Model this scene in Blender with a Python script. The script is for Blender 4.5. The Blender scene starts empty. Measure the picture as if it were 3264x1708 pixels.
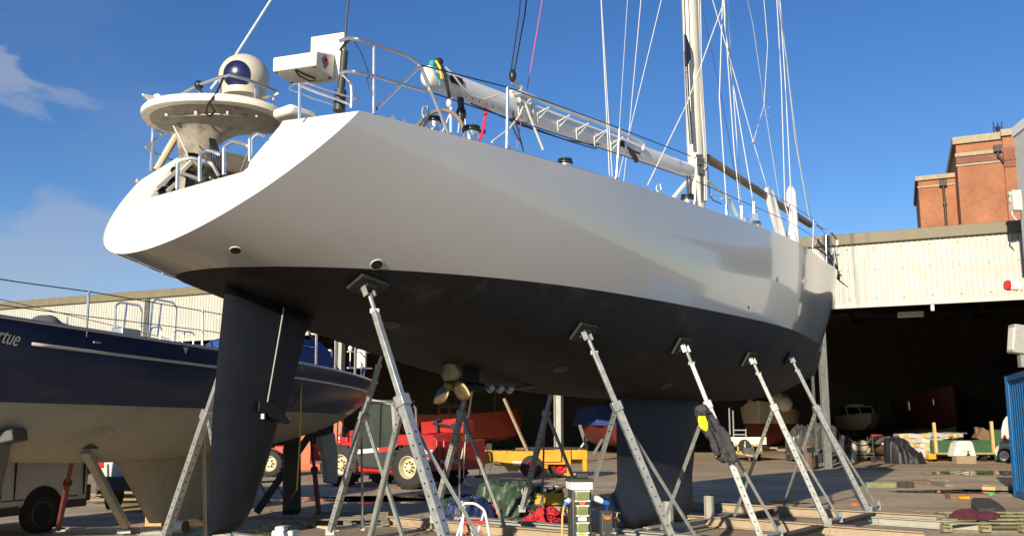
import bpy, bmesh, math, random
from mathutils import Vector as V, Matrix
from mathutils.bvhtree import BVHTree
random.seed(7)
SC = bpy.context.scene
COL = SC.collection
R = math.radians
PI = math.pi

# ------------------------------------------------------------------ camera
FPX, PCX, PCY, EYE = 2822.0, 1632.0, 947.0, 1.6
PITCH = math.atan((1362 - 947) / FPX)
CT, ST = math.cos(PITCH), math.sin(PITCH)
cam_d = bpy.data.cameras.new("camera"); cam = bpy.data.objects.new("camera", cam_d); COL.objects.link(cam)
cam.location = (0, 0, EYE); cam.rotation_euler = (R(90) + PITCH, 0, 0)
cam_d.sensor_width = 36; cam_d.lens = 36 * FPX / 3264; cam_d.shift_y = (947 - 854) / 3264
cam_d.clip_start = .1; cam_d.clip_end = 3000
SC.camera = cam

# sight lines of the photograph (its own pixels) used to take measurements of the place
CAM = V((0, 0, EYE))
def ray(x, y):
    a = (x - PCX) / FPX; b = (PCY - y) / FPX
    return V((a, CT - b * ST, ST + b * CT))
def plane(x, y, p0, n):
    d = ray(x, y); p0 = V(p0); n = V(n)
    return CAM + d * ((p0 - CAM).dot(n) / d.dot(n))
def gp(x, y, z=0.0):
    d = ray(x, y); return CAM + d * ((z - EYE) / d.z)
def photo_y(P):
    d = P - CAM; return PCY - FPX * (-d.y * ST + d.z * CT) / (d.y * CT + d.z * ST)
def at_y(x, y, Y):
    d = ray(x, y); return CAM + d * (Y / d.y)

# ------------------------------------------------------------------ mesh builder
class MB:
    def __init__(s, tr=None):
        s.v = []; s.f = []; s.mi = []; s.cur = 0; s.tr = tr
    def add(s, vs, fs):
        n = len(s.v)
        for p in vs:
            p = V(p); s.v.append(s.tr @ p if s.tr else p)
        for f in fs:
            s.f.append([i + n for i in f]); s.mi.append(s.cur)
        return s
    def box(s, c, size, rot=None, taper=1.0):
        c = V(c); hx, hy, hz = size[0] / 2, size[1] / 2, size[2] / 2; vs = []
        for z in (-1, 1):
            k = taper if z > 0 else 1
            for x, y in ((-1, -1), (1, -1), (1, 1), (-1, 1)):
                p = V((x * hx * k, y * hy * k, z * hz))
                vs.append(c + (rot @ p if rot else p))
        return s.add(vs, [(3, 2, 1, 0), (4, 5, 6, 7), (0, 1, 5, 4), (1, 2, 6, 5), (2, 3, 7, 6), (3, 0, 4, 7)])
    def bar(s, p, q, w, h, up=(0, 0, 1)):
        p = V(p); q = V(q); d = (q - p).normalized(); up = V(up)
        if abs(d.dot(up)) > .98: up = V((0, 1, 0)) if abs(d.y) < .9 else V((1, 0, 0))
        a = d.cross(up).normalized(); b = a.cross(d).normalized(); vs = []
        for o in (p, q):
            for x, y in ((-1, -1), (1, -1), (1, 1), (-1, 1)): vs.append(o + a * (x * w / 2) + b * (y * h / 2))
        return s.add(vs, [(3, 2, 1, 0), (4, 5, 6, 7), (0, 1, 5, 4), (1, 2, 6, 5), (2, 3, 7, 6), (3, 0, 4, 7)])
    def tube(s, pts, r, n=8, closed=False, sq=1.0):
        pts = [V(p) for p in pts]; m = len(pts)
        rs = r if isinstance(r, (list, tuple)) else [r] * m
        vs = []; fs = []; nrm = None
        for i, p in enumerate(pts):
            if closed: t = (pts[(i + 1) % m] - pts[i - 1])
            else: t = pts[min(i + 1, m - 1)] - pts[max(i - 1, 0)]
            t = t.normalized() if t.length > 1e-9 else V((0, 0, 1))
            if nrm is None:
                nrm = t.cross(V((0, 0, 1)))
                if nrm.length < .05: nrm = t.cross(V((0, 1, 0)))
            nrm = (nrm - t * nrm.dot(t)).normalized(); bn = t.cross(nrm)
            for k in range(n):
                a = 2 * PI * k / n
                vs.append(p + nrm * (math.cos(a) * rs[i]) + bn * (math.sin(a) * rs[i] * sq))
        mm = m if closed else m - 1
        for i in range(mm):
            for k in range(n):
                j = (i + 1) % m
                fs.append((i * n + k, i * n + (k + 1) % n, j * n + (k + 1) % n, j * n + k))
        if not closed:
            fs.append(tuple(range(n - 1, -1, -1))); fs.append(tuple((m - 1) * n + k for k in range(n)))
        return s.add(vs, fs)
    def lathe(s, prof, o=(0, 0, 0), ax=(0, 0, 1), n=24):
        o = V(o); ax = V(ax).normalized(); a = ax.cross(V((0, 0, 1)))
        if a.length < .05: a = V((1, 0, 0))
        a.normalize(); b = ax.cross(a); vs = []; fs = []; m = len(prof)
        for r, z in prof:
            for k in range(n):
                t = 2 * PI * k / n; vs.append(o + ax * z + a * (r * math.cos(t)) + b * (r * math.sin(t)))
        for i in range(m - 1):
            for k in range(n): fs.append((i * n + k, i * n + (k + 1) % n, (i + 1) * n + (k + 1) % n, (i + 1) * n + k))
        fs.append(tuple(range(n - 1, -1, -1))); fs.append(tuple((m - 1) * n + k for k in range(n)))
        return s.add(vs, fs)
    def prism(s, poly, o, ex, ey, th):
        o = V(o); ex = V(ex); ey = V(ey); nz = ex.cross(ey).normalized() * th; m = len(poly)
        vs = [o + ex * x + ey * y for x, y in poly]; vs += [p + nz for p in vs]
        fs = [tuple(range(m - 1, -1, -1)), tuple(range(m, 2 * m))]
        fs += [(i, (i + 1) % m, (i + 1) % m + m, i + m) for i in range(m)]
        return s.add(vs, fs)
    def grid(s, rows, wrap=False, flip=False):
        m = len(rows[0]); vs = [p for r in rows for p in r]; fs = []
        for i in range(len(rows) - 1):
            for k in range(m if wrap else m - 1):
                f = (i * m + k, i * m + (k + 1) % m, (i + 1) * m + (k + 1) % m, (i + 1) * m + k)
                fs.append(f[::-1] if flip else f)
        return s.add(vs, fs)
    def sphere(s, c, r, n=20, sc=(1, 1, 1)):
        c = V(c); m = n // 2; rows = []
        for i in range(m + 1):
            a = PI * i / m
            rows.append([c + V((r * sc[0] * math.sin(a) * math.cos(2 * PI * k / n), r * sc[1] * math.sin(a) * math.sin(2 * PI * k / n), -r * sc[2] * math.cos(a))) for k in range(n)])
        return s.grid(rows, wrap=True, flip=False)

MW = {}
def build(mb, name, mats, parent=None, loc=None, bev=0, sub=0, solid=0, uv=False, ang=35, segs=2):
    """ONE mesh object from world-space geometry (parent's local space when MB has tr set by a local builder)"""
    base = MW.get(parent.name, Matrix()) if parent else (Matrix.Translation(loc) if loc is not None else Matrix())
    inv = base.inverted()
    me = bpy.data.meshes.new(name); me.from_pydata([inv @ p for p in mb.v], [], mb.f)
    if not isinstance(mats, (list, tuple)): mats = [mats]
    for m in mats: me.materials.append(m)
    if len(mats) > 1: me.polygons.foreach_set("material_index", mb.mi)
    bm = bmesh.new(); bm.from_mesh(me)
    bmesh.ops.remove_doubles(bm, verts=bm.verts, dist=1e-5)
    bmesh.ops.dissolve_degenerate(bm, dist=1e-6, edges=bm.edges)
    bmesh.ops.recalc_face_normals(bm, faces=bm.faces)
    bm.to_mesh(me); bm.free()
    me.polygons.foreach_set("use_smooth", [True] * len(me.polygons))
    if ang: me.set_sharp_from_angle(angle=R(ang))
    if uv:
        l = me.uv_layers.new(name="UVMap")
        for p in me.polygons:
            n = p.normal
            if abs(n.z) > .8: tx, ty = V((1, 0, 0)), V((0, 1, 0))
            else: tx = V((0, 0, 1)).cross(n).normalized(); ty = V((0, 0, 1))
            for li in p.loop_indices:
                co = me.vertices[me.loops[li].vertex_index].co; l.data[li].uv = (co.dot(tx), co.dot(ty))
    o = bpy.data.objects.new(name, me); COL.objects.link(o)
    if parent: o.parent = parent; MW[o.name] = base
    else:
        o.matrix_world = base; MW[o.name] = base
    if solid: md = o.modifiers.new("solid", "SOLIDIFY"); md.thickness = solid; md.offset = 0
    if bev: md = o.modifiers.new("bevel", "BEVEL"); md.width = bev; md.segments = segs; md.limit_method = 'ANGLE'; md.angle_limit = R(40)
    if sub: md = o.modifiers.new("sub", "SUBSURF"); md.levels = sub; md.render_levels = sub
    return o
def tag(o, label=None, cat=None, group=None, kind=None):
    if label: o["label"] = label
    if cat: o["category"] = cat
    if group: o["group"] = group
    if kind: o["kind"] = kind
    return o
def thing(name, label, cat, loc=(0, 0, 0), yaw=0, group=None):
    o = bpy.data.objects.new(name, None); COL.objects.link(o); o.empty_display_size = .2
    o.location = loc; o.rotation_euler = (0, 0, yaw)
    MW[o.name] = Matrix.Translation(V(loc)) @ Matrix.Rotation(yaw, 4, 'Z')
    return tag(o, label, cat, group)
def solo(mb, name, mats, label, cat, group=None, **k):
    xs = [p.x for p in mb.v]; ys = [p.y for p in mb.v]; zs = [p.z for p in mb.v]
    o = build(mb, name, mats, loc=V(((min(xs) + max(xs)) / 2, (min(ys) + max(ys)) / 2, min(zs))), **k)
    return tag(o, label, cat, group)
def structure(mb, name, mats, **k):
    o = build(mb, name, mats, **k); o["kind"] = "structure"; return o
def L(parent): return MB(MW[parent.name])       # a builder that works in the thing's own axes
def copy_tree(o, parent=None):
    c = o.copy(); COL.objects.link(c)
    if parent: c.parent = parent
    for ch in [x for x in bpy.data.objects if x.parent == o]: copy_tree(ch, c)
    return c
def text(body, name, mat, parent, o, ex, ey, size, depth=.004, shear=0, align='CENTER', sx=1.0):
    """lettering laid on a surface: o centre, ex reading direction, ey up"""
    cu = bpy.data.curves.new(name, 'FONT'); cu.body = body; cu.size = size; cu.extrude = depth; cu.shear = shear
    cu.align_x = align; cu.align_y = 'CENTER'; cu.materials.append(mat)
    ob = bpy.data.objects.new(name, cu); COL.objects.link(ob)
    ex = V(ex).normalized(); ey = V(ey); ey = (ey - ex * ey.dot(ex)).normalized(); ez = ex.cross(ey)
    m = Matrix((ex * sx, ey, ez)).transposed().to_4x4(); m.translation = V(o)
    if parent:
        ob.parent = parent; m = MW[parent.name].inverted() @ m
    dg = bpy.context.evaluated_depsgraph_get(); me = bpy.data.meshes.new_from_object(ob.evaluated_get(dg)); bpy.data.objects.remove(ob)
    if not me.materials: me.materials.append(mat)
    ob = bpy.data.objects.new(name, me); COL.objects.link(ob)
    if parent: ob.parent = parent
    ob.matrix_local = m
    return ob

# ------------------------------------------------------------------ materials
def nodes_of(name):
    m = bpy.data.materials.new(name); m.use_nodes = True
    return m, m.node_tree.nodes, m.node_tree.links, m.node_tree.nodes["Principled BSDF"]
def mat(name, col, rough=.5, metal=0, var=.12, vs=5, bump=0, bs=60, coat=0, dirt=None, ds=3, da=.5, stretch=None, rvar=.08, spec=.5):
    m, n, l, b = nodes_of(name)
    tc = n.new("ShaderNodeTexCoord"); src = tc.outputs["Object"]
    if stretch:
        mp = n.new("ShaderNodeMapping"); mp.inputs["Scale"].default_value = stretch; l.new(src, mp.inputs[0]); src = mp.outputs[0]
    nz = n.new("ShaderNodeTexNoise"); nz.inputs["Scale"].default_value = vs; nz.inputs["Detail"].default_value = 6; nz.inputs["Roughness"].default_value = .6
    l.new(src, nz.inputs["Vector"])
    rp = n.new("ShaderNodeValToRGB"); e = rp.color_ramp.elements
    e[0].position = .3; e[1].position = .7
    e[0].color = [max(0, c * (1 - var)) for c in col] + [1]; e[1].color = [min(1, c * (1 + var)) for c in col] + [1]
    l.new(nz.outputs["Fac"], rp.inputs[0]); out = rp.outputs[0]
    if dirt:
        n2 = n.new("ShaderNodeTexNoise"); n2.inputs["Scale"].default_value = ds; n2.inputs["Detail"].default_value = 8; n2.inputs["Roughness"].default_value = .7
        l.new(src, n2.inputs["Vector"])
        r2 = n.new("ShaderNodeValToRGB"); r2.color_ramp.elements[0].position = 1 - da; r2.color_ramp.elements[1].position = min(1, 1 - da + .18)
        l.new(n2.outputs["Fac"], r2.inputs[0])
        mx = n.new("ShaderNodeMix"); mx.data_type = 'RGBA'; l.new(r2.outputs[0], mx.inputs[0]); l.new(out, mx.inputs[6]); mx.inputs[7].default_value = list(dirt) + [1]
        out = mx.outputs[2]
    l.new(out, b.inputs["Base Color"])
    if rvar:
        mr = n.new("ShaderNodeMapRange"); mr.inputs[3].default_value = max(.02, rough - rvar); mr.inputs[4].default_value = min(1, rough + rvar)
        l.new(nz.outputs["Fac"], mr.inputs[0]); l.new(mr.outputs[0], b.inputs["Roughness"])
    else: b.inputs["Roughness"].default_value = rough
    b.inputs["Metallic"].default_value = metal; b.inputs["Specular IOR Level"].default_value = spec
    if coat: b.inputs["Coat Weight"].default_value = coat; b.inputs["Coat Roughness"].default_value = .06
    if bump:
        n3 = n.new("ShaderNodeTexNoise"); n3.inputs["Scale"].default_value = bs; n3.inputs["Detail"].default_value = 5; l.new(src, n3.inputs["Vector"])
        bp = n.new("ShaderNodeBump"); bp.inputs["Strength"].default_value = bump; bp.inputs["Distance"].default_value = .02
        l.new(n3.outputs["Fac"], bp.inputs["Height"]); l.new(bp.outputs[0], b.inputs["Normal"])
    return m
M = dict(
    hull=mat("grey_hull_paint", (.46, .465, .465), .3, var=.04, vs=.9, coat=1, rvar=.05, bump=.04, bs=1.0, dirt=(.40, .39, .37), ds=1.7, da=.36),  # even grey, well below the white of the transom
    hullwhite=mat("white_gelcoat", (.80, .78, .72), .25, var=.03, vs=2, coat=.2),
    anti=mat("navy_antifouling", (.009, .0105, .014), .62, var=.3, vs=1.4, bump=.15, bs=30, dirt=(.040, .035, .029), ds=1.5, da=.47, spec=.3),
    foil=mat("lit_navy_foil_paint", (.020, .025, .037), .55, var=.3, vs=2.0, bump=.1, bs=40, spec=.4, dirt=(.045, .05, .06), ds=1.3, da=.4),  # keel paint held lighter because its lower part catches sun
    rudderp=mat("unlit_foil_paint", (.009, .011, .016), .5, var=.3, vs=2.0, bump=.12, bs=40, spec=.35, dirt=(.024, .028, .034), ds=1.6, da=.42),  # darker copy of the keel's foil paint; lit and unlit are in the colour
    deck=mat("white_deck", (.72, .71, .66), .55, var=.06, vs=6),
    cream=mat("cream_gelcoat", (.74, .70, .58), .35, var=.05, vs=4, dirt=(.45, .30, .14), ds=5, da=.33),
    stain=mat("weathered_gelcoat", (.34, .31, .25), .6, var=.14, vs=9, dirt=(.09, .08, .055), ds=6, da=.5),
    steel=mat("polished_stainless", (.78, .77, .75), .3, .9, var=.05, vs=20),
    alu=mat("brushed_aluminium", (.55, .55, .54), .35, 1, var=.08, vs=10),
    galv=mat("galvanised_steel", (.40, .42, .40), .45, .55, var=.22, vs=14, bump=.05, bs=60, dirt=(.24, .23, .20), ds=7, da=.42),
    galvdark=mat("weathered_galvanised_steel", (.10, .105, .10), .6, .3, var=.25, vs=14, dirt=(.05, .045, .04), ds=6, da=.5),
    bolt=mat("dark_hole", (.012, .012, .012), .8, var=0),
    black=mat("black_plastic", (.018, .018, .02), .4, var=.15, vs=10),
    rubber=mat("black_rubber", (.022, .021, .02), .75, var=.25, vs=9, bump=.2, bs=30, dirt=(.07, .06, .05), ds=4, da=.4),
    blackrope=mat("black_rope", (.02, .02, .025), .85, var=.3, vs=60),
    rope=mat("white_rope", (.66, .64, .58), .8, var=.15, vs=60),
    creamrope=mat("cream_webbing", (.62, .55, .40), .85, var=.15, vs=40),
    pink=mat("pink_cord", (.62, .10, .22), .7, var=.1, vs=40),
    redstrap=mat("red_strap", (.55, .03, .08), .7, var=.15, vs=30),
    teal=mat("teal_cord", (.03, .32, .38), .7, var=.15, vs=30),
    yellow=mat("yellow_cord", (.75, .55, .05), .7, var=.1, vs=30),
    spar=mat("white_spar_paint", (.72, .72, .70), .25, var=.03, vs=3, coat=.2),
    mastp=mat("cream_mast_paint", (.72, .68, .56), .3, var=.03, vs=3, coat=.2),
    pole=mat("bronze_spinnaker_pole", (.19, .145, .075), .5, .2, var=.3, vs=3, dirt=(.06, .05, .035), ds=1.2, da=.45),
    bronze=mat("worn_bronze", (.25, .19, .10), .5, .85, var=.3, vs=8, dirt=(.16, .11, .05), ds=6, da=.42),
    domeblue=mat("navy_dome_panel", (.012, .014, .075), .25, var=.2, vs=5),
    dome=mat("ivory_dome", (.60, .55, .43), .45, var=.06, vs=4, dirt=(.42, .36, .24), ds=3, da=.35),
    red=mat("red_machine_paint", (.42, .02, .016), .42, var=.18, vs=4, dirt=(.13, .045, .035), ds=3.5, da=.45, rvar=.15),
    orange=mat("orange_machine_paint", (.48, .10, .02), .5, var=.15, vs=5, dirt=(.12, .05, .03), ds=4, da=.4),
    yel=mat("yellow_machine_paint", (.66, .33, .018), .48, var=.12, vs=4, dirt=(.26, .15, .05), ds=3.5, da=.44, rvar=.15),
    paleyel=mat('pale_yellow_paint', (.46, .36, .12), .55, var=.12, vs=5, dirt=(.2, .15, .07), ds=4, da=.42),
    leaf=mat('weed_leaf', (.05, .09, .025), .6, var=.3, vs=20),
    redwheel=mat("red_wheel_paint", (.55, .02, .03), .45, var=.12, vs=9),
    rim=mat("cream_wheel_rim", (.60, .54, .36), .5, var=.1, vs=8, dirt=(.25, .2, .12), ds=6, da=.4),
    glass=mat("dark_glass", (.014, .018, .02), .06, var=.1, vs=2, rvar=.01),
    cabglass=mat("dusty_cab_glass", (.035, .045, .04), .12, var=.2, vs=3, rvar=.04),
    charcoal=mat("charcoal_panel", (.04, .042, .044), .5, var=.12, vs=6, dirt=(.10, .09, .08), ds=5, da=.4),
    van=mat("white_van_paint", (.62, .61, .58), .28, var=.05, vs=3, coat=.3, dirt=(.40, .37, .31), ds=2, da=.36),
    white=mat("white_paint", (.78, .77, .74), .45, var=.05, vs=8),
    navy=mat("navy_topside_paint", (.010, .026, .085), .32, var=.12, vs=1.2, coat=.12, rvar=.05),
    oldwhite=mat("stained_white_antifouling", (.38, .36, .29), .6, var=.10, vs=2, dirt=(.27, .23, .165), ds=1.1, da=.45, bump=.08, bs=25),
    rustkeel=mat("rust_spotted_antifouling", (.40, .34, .235), .7, var=.10, vs=3, dirt=(.17, .09, .045), ds=9, da=.40, bump=.15, bs=25),
    silver=mat("silver_vinyl", (.60, .59, .55), .35, .2, var=.05, vs=10),
    canvas=mat("grey_canvas", (.07, .075, .085), .85, var=.2, vs=7, bump=.3, bs=20),
    bluecanvas=mat("blue_canvas", (.02, .05, .20), .8, var=.2, vs=7, bump=.2, bs=20),
    clad=mat("cream_cladding", (.46, .455, .395), .5, var=.05, vs=1.2, dirt=(.36, .33, .25), ds=.8, da=.42, stretch=(1, 1, .22)),
    gutter=mat("brown_fascia", (.17, .145, .09), .6, var=.16, vs=2, dirt=(.085, .07, .045), ds=1.5, da=.4),
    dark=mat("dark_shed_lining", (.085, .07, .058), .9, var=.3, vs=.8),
    paleframe=mat("pale_steel_column", (.36, .36, .31), .6, var=.15, vs=4, dirt=(.12, .11, .09), ds=3, da=.4),
    pale=mat("pale_render", (.52, .54, .50), .8, var=.08, vs=3, dirt=(.36, .36, .32), ds=2, da=.35),
    stone=mat("grey_coping_stone", (.36, .30, .21), .85, var=.18, vs=4, bump=.1),
    iron=mat("black_iron_pipe", (.022, .02, .02), .6, var=.2, vs=6),
    container=mat("blue_container_paint", (.016, .14, .36), .45, var=.14, vs=3, dirt=(.03, .09, .19), ds=2, da=.4),
    ibeam=mat("tan_painted_beam", (.36, .28, .19), .65, var=.14, vs=5, bump=.1, dirt=(.16, .12, .085), ds=4, da=.42),
    greybeam=mat("pale_grey_beam", (.33, .33, .285), .6, var=.12, vs=5, dirt=(.24, .23, .19), ds=4, da=.42),
    darkbeam=mat("dark_steel_channel", (.075, .07, .065), .65, var=.25, vs=6, dirt=(.16, .13, .1), ds=4, da=.4),
    rustprop=mat("red_oxide_prop", (.17, .045, .03), .7, var=.3, vs=9, dirt=(.09, .04, .03), ds=6, da=.5),
    wood=mat("weathered_timber", (.30, .23, .14), .85, var=.25, vs=6, bump=.2, bs=30, stretch=(1, 1, 6)),
    newwood=mat("fresh_timber", (.62, .40, .18), .75, var=.15, vs=7),
    greywood=mat("grey_timber", (.20, .17, .13), .9, var=.25, vs=6, bump=.2, bs=30),
    darkwood=mat("dark_tarred_block", (.06, .05, .042), .85, var=.25, vs=6, bump=.3, bs=20),
    brownblock=mat("brown_timber", (.19, .11, .065), .85, var=.25, vs=6, bump=.2, bs=25),
    mossy=mat("mossy_timber", (.20, .21, .10), .9, var=.25, vs=6, bump=.2, bs=25),
    greenpallet=mat("green_tinted_timber", (.22, .22, .10), .85, var=.25, vs=8, bump=.15, dirt=(.34, .25, .14), ds=5, da=.5),
    tarpgreen=mat("green_tarpaulin", (.035, .065, .035), .42, var=.3, vs=4, bump=.3, bs=12),
    tarpblue=mat("blue_tarpaulin", (.02, .03, .10), .42, var=.3, vs=5, bump=.3, bs=12),
    tarpgrey=mat("shaded_grey_sheet", (.06, .06, .058), .35, var=.35, vs=3, bump=.3, bs=10),  # grey darkened to stand for the yacht's shadow on the sheeted boat
    tarpblack=mat("black_tarpaulin", (.016, .017, .02), .55, var=.25, vs=4, bump=.3, bs=12),
    redrope=mat("red_rope_fibre", (.48, .02, .03), .8, var=.25, vs=30, bump=.3, bs=60),
    maroon=mat("maroon_cloth", (.07, .012, .022), .9, var=.25, vs=9, bump=.3, bs=30),
    jacket=mat("black_jacket_cloth", (.045, .042, .045), .8, var=.25, vs=7, bump=.25, bs=25),
    hivis=mat("hi_vis_lining", (.72, .85, .01), .7, var=.06, vs=10),
    hdpe=mat("milky_plastic", (.70, .68, .60), .4, var=.05, vs=6),
    socket=mat("green_socket_cover", (.20, .27, .11), .3, var=.12, vs=10),
    orangelabel=mat("orange_label", (.75, .17, .02), .5, var=.04),
    pedestal=mat("dark_grey_pedestal", (.055, .055, .052), .5, var=.14, vs=8, dirt=(.12, .11, .09), ds=6, da=.35),
    blueplug=mat("blue_plug", (.02, .15, .50), .4, var=.05),
    redplastic=mat("red_plastic", (.62, .03, .02), .4, var=.08, vs=6),
    boatred=mat("orange_red_hull", (.34, .045, .015), .45, var=.10, vs=3, dirt=(.18, .035, .02), ds=2, da=.45),
    redbottom=mat("dull_red_antifouling", (.16, .022, .018), .7, var=.2, vs=4),
    maroonhull=mat("maroon_hull", (.10, .015, .012), .5, var=.15, vs=3),
    creamhull=mat("cream_hull", (.52, .45, .32), .5, var=.08, vs=3, dirt=(.32, .26, .17), ds=2, da=.4),
    bin=mat("shaded_brown_plastic", (.12, .078, .052), .6, var=.12, vs=5),  # brown lowered to stand for the shade over the bin
    greenbox=mat("green_trailer_paint", (.035, .10, .045), .55, var=.2, vs=5, dirt=(.11, .12, .07), ds=4, da=.4),
    bag=mat("white_plastic_sack", (.46, .45, .41), .4, var=.12, vs=6, bump=.2, bs=14),
    bagyel=mat("yellow_print", (.62, .38, .02), .45, var=.08, vs=8),
    amber=mat("amber_lens", (.75, .16, .01), .3, var=.05),
    redlens=mat("red_lens", (.65, .02, .015), .25, var=.05),
    plate=mat("yellow_plate", (.70, .50, .04), .5, var=.05),
    diamond=mat("red_hazard_label", (.45, .03, .07), .5, var=.08, vs=20),
    tape=mat("pale_tape", (.62, .61, .56), .6, var=.1, vs=20),
    hose=mat("yellow_hose", (.62, .42, .10), .6, var=.1, vs=20),
    brownpole=mat("tan_wheel_leather", (.22, .17, .10), .7, var=.2, vs=20),
)

def brick(name, c1, c2, mortar, scale=1.0):
    m, n, l, b = nodes_of(name)
    tc = n.new("ShaderNodeTexCoord"); br = n.new("ShaderNodeTexBrick"); l.new(tc.outputs["UV"], br.inputs["Vector"])
    br.inputs["Color1"].default_value = c1 + (1,); br.inputs["Color2"].default_value = c2 + (1,); br.inputs["Mortar"].default_value = mortar + (1,)
    br.inputs["Scale"].default_value = scale; br.inputs["Brick Width"].default_value = .24; br.inputs["Row Height"].default_value = .085; br.inputs["Mortar Size"].default_value = .009; br.inputs["Mortar Smooth"].default_value = .2; br.inputs["Bias"].default_value = -.1
    nz = n.new("ShaderNodeTexNoise"); nz.inputs["Scale"].default_value = .5; nz.inputs["Detail"].default_value = 8; l.new(tc.outputs["UV"], nz.inputs["Vector"])
    mr = n.new("ShaderNodeMapRange"); mr.inputs[1].default_value = .3; mr.inputs[2].default_value = .7; mr.inputs[3].default_value = .78; mr.inputs[4].default_value = 1.15; l.new(nz.outputs["Fac"], mr.inputs[0])
    mx = n.new("ShaderNodeMix"); mx.data_type = 'RGBA'; mx.blend_type = 'MULTIPLY'; mx.inputs[0].default_value = 1; l.new(br.outputs["Color"], mx.inputs[6]); l.new(mr.outputs[0], mx.inputs[7])
    l.new(mx.outputs[2], b.inputs["Base Color"]); b.inputs["Roughness"].default_value = .85
    bp = n.new("ShaderNodeBump"); bp.inputs["Strength"].default_value = .4; bp.inputs["Distance"].default_value = .01; bp.invert = True; l.new(br.outputs["Fac"], bp.inputs["Height"]); l.new(bp.outputs[0], b.inputs["Normal"])
    return m
M['brick'] = brick("orange_brick", (.37, .135, .055), (.29, .098, .042), (.36, .22, .14))
M['brickdark'] = brick("red_brick", (.26, .085, .05), (.20, .065, .04), (.26, .17, .12))

def ground_mat():
    m, n, l, b = nodes_of("yard_concrete_and_grit")
    tc = n.new("ShaderNodeTexCoord"); o = tc.outputs["Object"]
    def noise(s, d=8, r=.65, mp=None):
        x = n.new("ShaderNodeTexNoise"); x.inputs["Scale"].default_value = s; x.inputs["Detail"].default_value = d; x.inputs["Roughness"].default_value = r
        if mp:
            q = n.new("ShaderNodeMapping"); q.inputs["Scale"].default_value = mp; q.inputs["Rotation"].default_value = (0, 0, R(23)); l.new(o, q.inputs[0]); l.new(q.outputs[0], x.inputs["Vector"])
        else: l.new(o, x.inputs["Vector"])
        return x.outputs["Fac"]
    def ramp(f, stops):
        r = n.new("ShaderNodeValToRGB"); e = r.color_ramp.elements
        while len(e) < len(stops): e.new(.5)
        for i, (p, c) in enumerate(stops): e[i].position = p; e[i].color = tuple(c) + (1,)
        l.new(f, r.inputs[0]); return r.outputs[0]
    def mix(f, a, c, mode='MIX'):
        x = n.new("ShaderNodeMix"); x.data_type = 'RGBA'; x.blend_type = mode
        if isinstance(f, float): x.inputs[0].default_value = f
        else: l.new(f, x.inputs[0])
        for i, y in ((6, a), (7, c)):
            if isinstance(y, tuple): x.inputs[i].default_value = y + (1,)
            else: l.new(y, x.inputs[i])
        return x.outputs[2]
    base = ramp(noise(.22, 10), [(.28, (.36, .27, .17)), (.5, (.50, .39, .26)), (.7, (.63, .50, .345))])
    worn = ramp(noise(.7, 10, .7, (.35, 1.6, 1)), [(.44, (0, 0, 0)), (.62, (1, 1, 1))])
    c = mix(worn, base, (.34, .28, .205))
    grit = ramp(noise(38, 6, .7), [(.35, (.74, .72, .69)), (.5, (1.06, 1.05, 1.03)), (.66, (1.36, 1.32, 1.26))])
    c = mix(1.0, c, grit, 'MULTIPLY')
    stain = ramp(noise(.45, 6, .6), [(.60, (0, 0, 0)), (.72, (.75, .75, .75))])
    c = mix(stain, c, (.15, .13, .105))
    tracks = ramp(noise(1.1, 5, .55, (.16, .9, 1)), [(.50, (0, 0, 0)), (.60, (.35, .35, .35)), (.70, (0, 0, 0))])
    c = mix(tracks, c, (.17, .15, .12))
    specks = ramp(noise(9, 3, .5), [(.66, (0, 0, 0)), (.70, (.8, .8, .8))])
    c = mix(specks, c, (.20, .17, .13))
    l.new(c, b.inputs["Base Color"]); b.inputs["Roughness"].default_value = .92; b.inputs["Specular IOR Level"].default_value = .2
    bp = n.new("ShaderNodeBump"); bp.inputs["Strength"].default_value = .55; bp.inputs["Distance"].default_value = .03
    ad = n.new("ShaderNodeMath"); ad.operation = 'ADD'; l.new(noise(30, 8, .75), ad.inputs[0]); l.new(noise(4, 6), ad.inputs[1]); l.new(ad.outputs[0], bp.inputs["Height"]); l.new(bp.outputs[0], b.inputs["Normal"])
    return m
M['ground'] = ground_mat()
def puddle_mat():
    m, n, l, b = nodes_of("wet_puddle")
    b.inputs["Base Color"].default_value = (.028, .024, .02, 1)
    tc = n.new("ShaderNodeTexCoord"); z = n.new("ShaderNodeTexNoise"); z.inputs["Scale"].default_value = 3; z.inputs["Detail"].default_value = 6; l.new(tc.outputs["Object"], z.inputs["Vector"])
    mr = n.new("ShaderNodeMapRange"); mr.inputs[1].default_value = .45; mr.inputs[2].default_value = .6; mr.inputs[3].default_value = .03; mr.inputs[4].default_value = .45; l.new(z.outputs["Fac"], mr.inputs[0]); l.new(mr.outputs[0], b.inputs["Roughness"])
    return m
M['puddle'] = puddle_mat()

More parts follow.
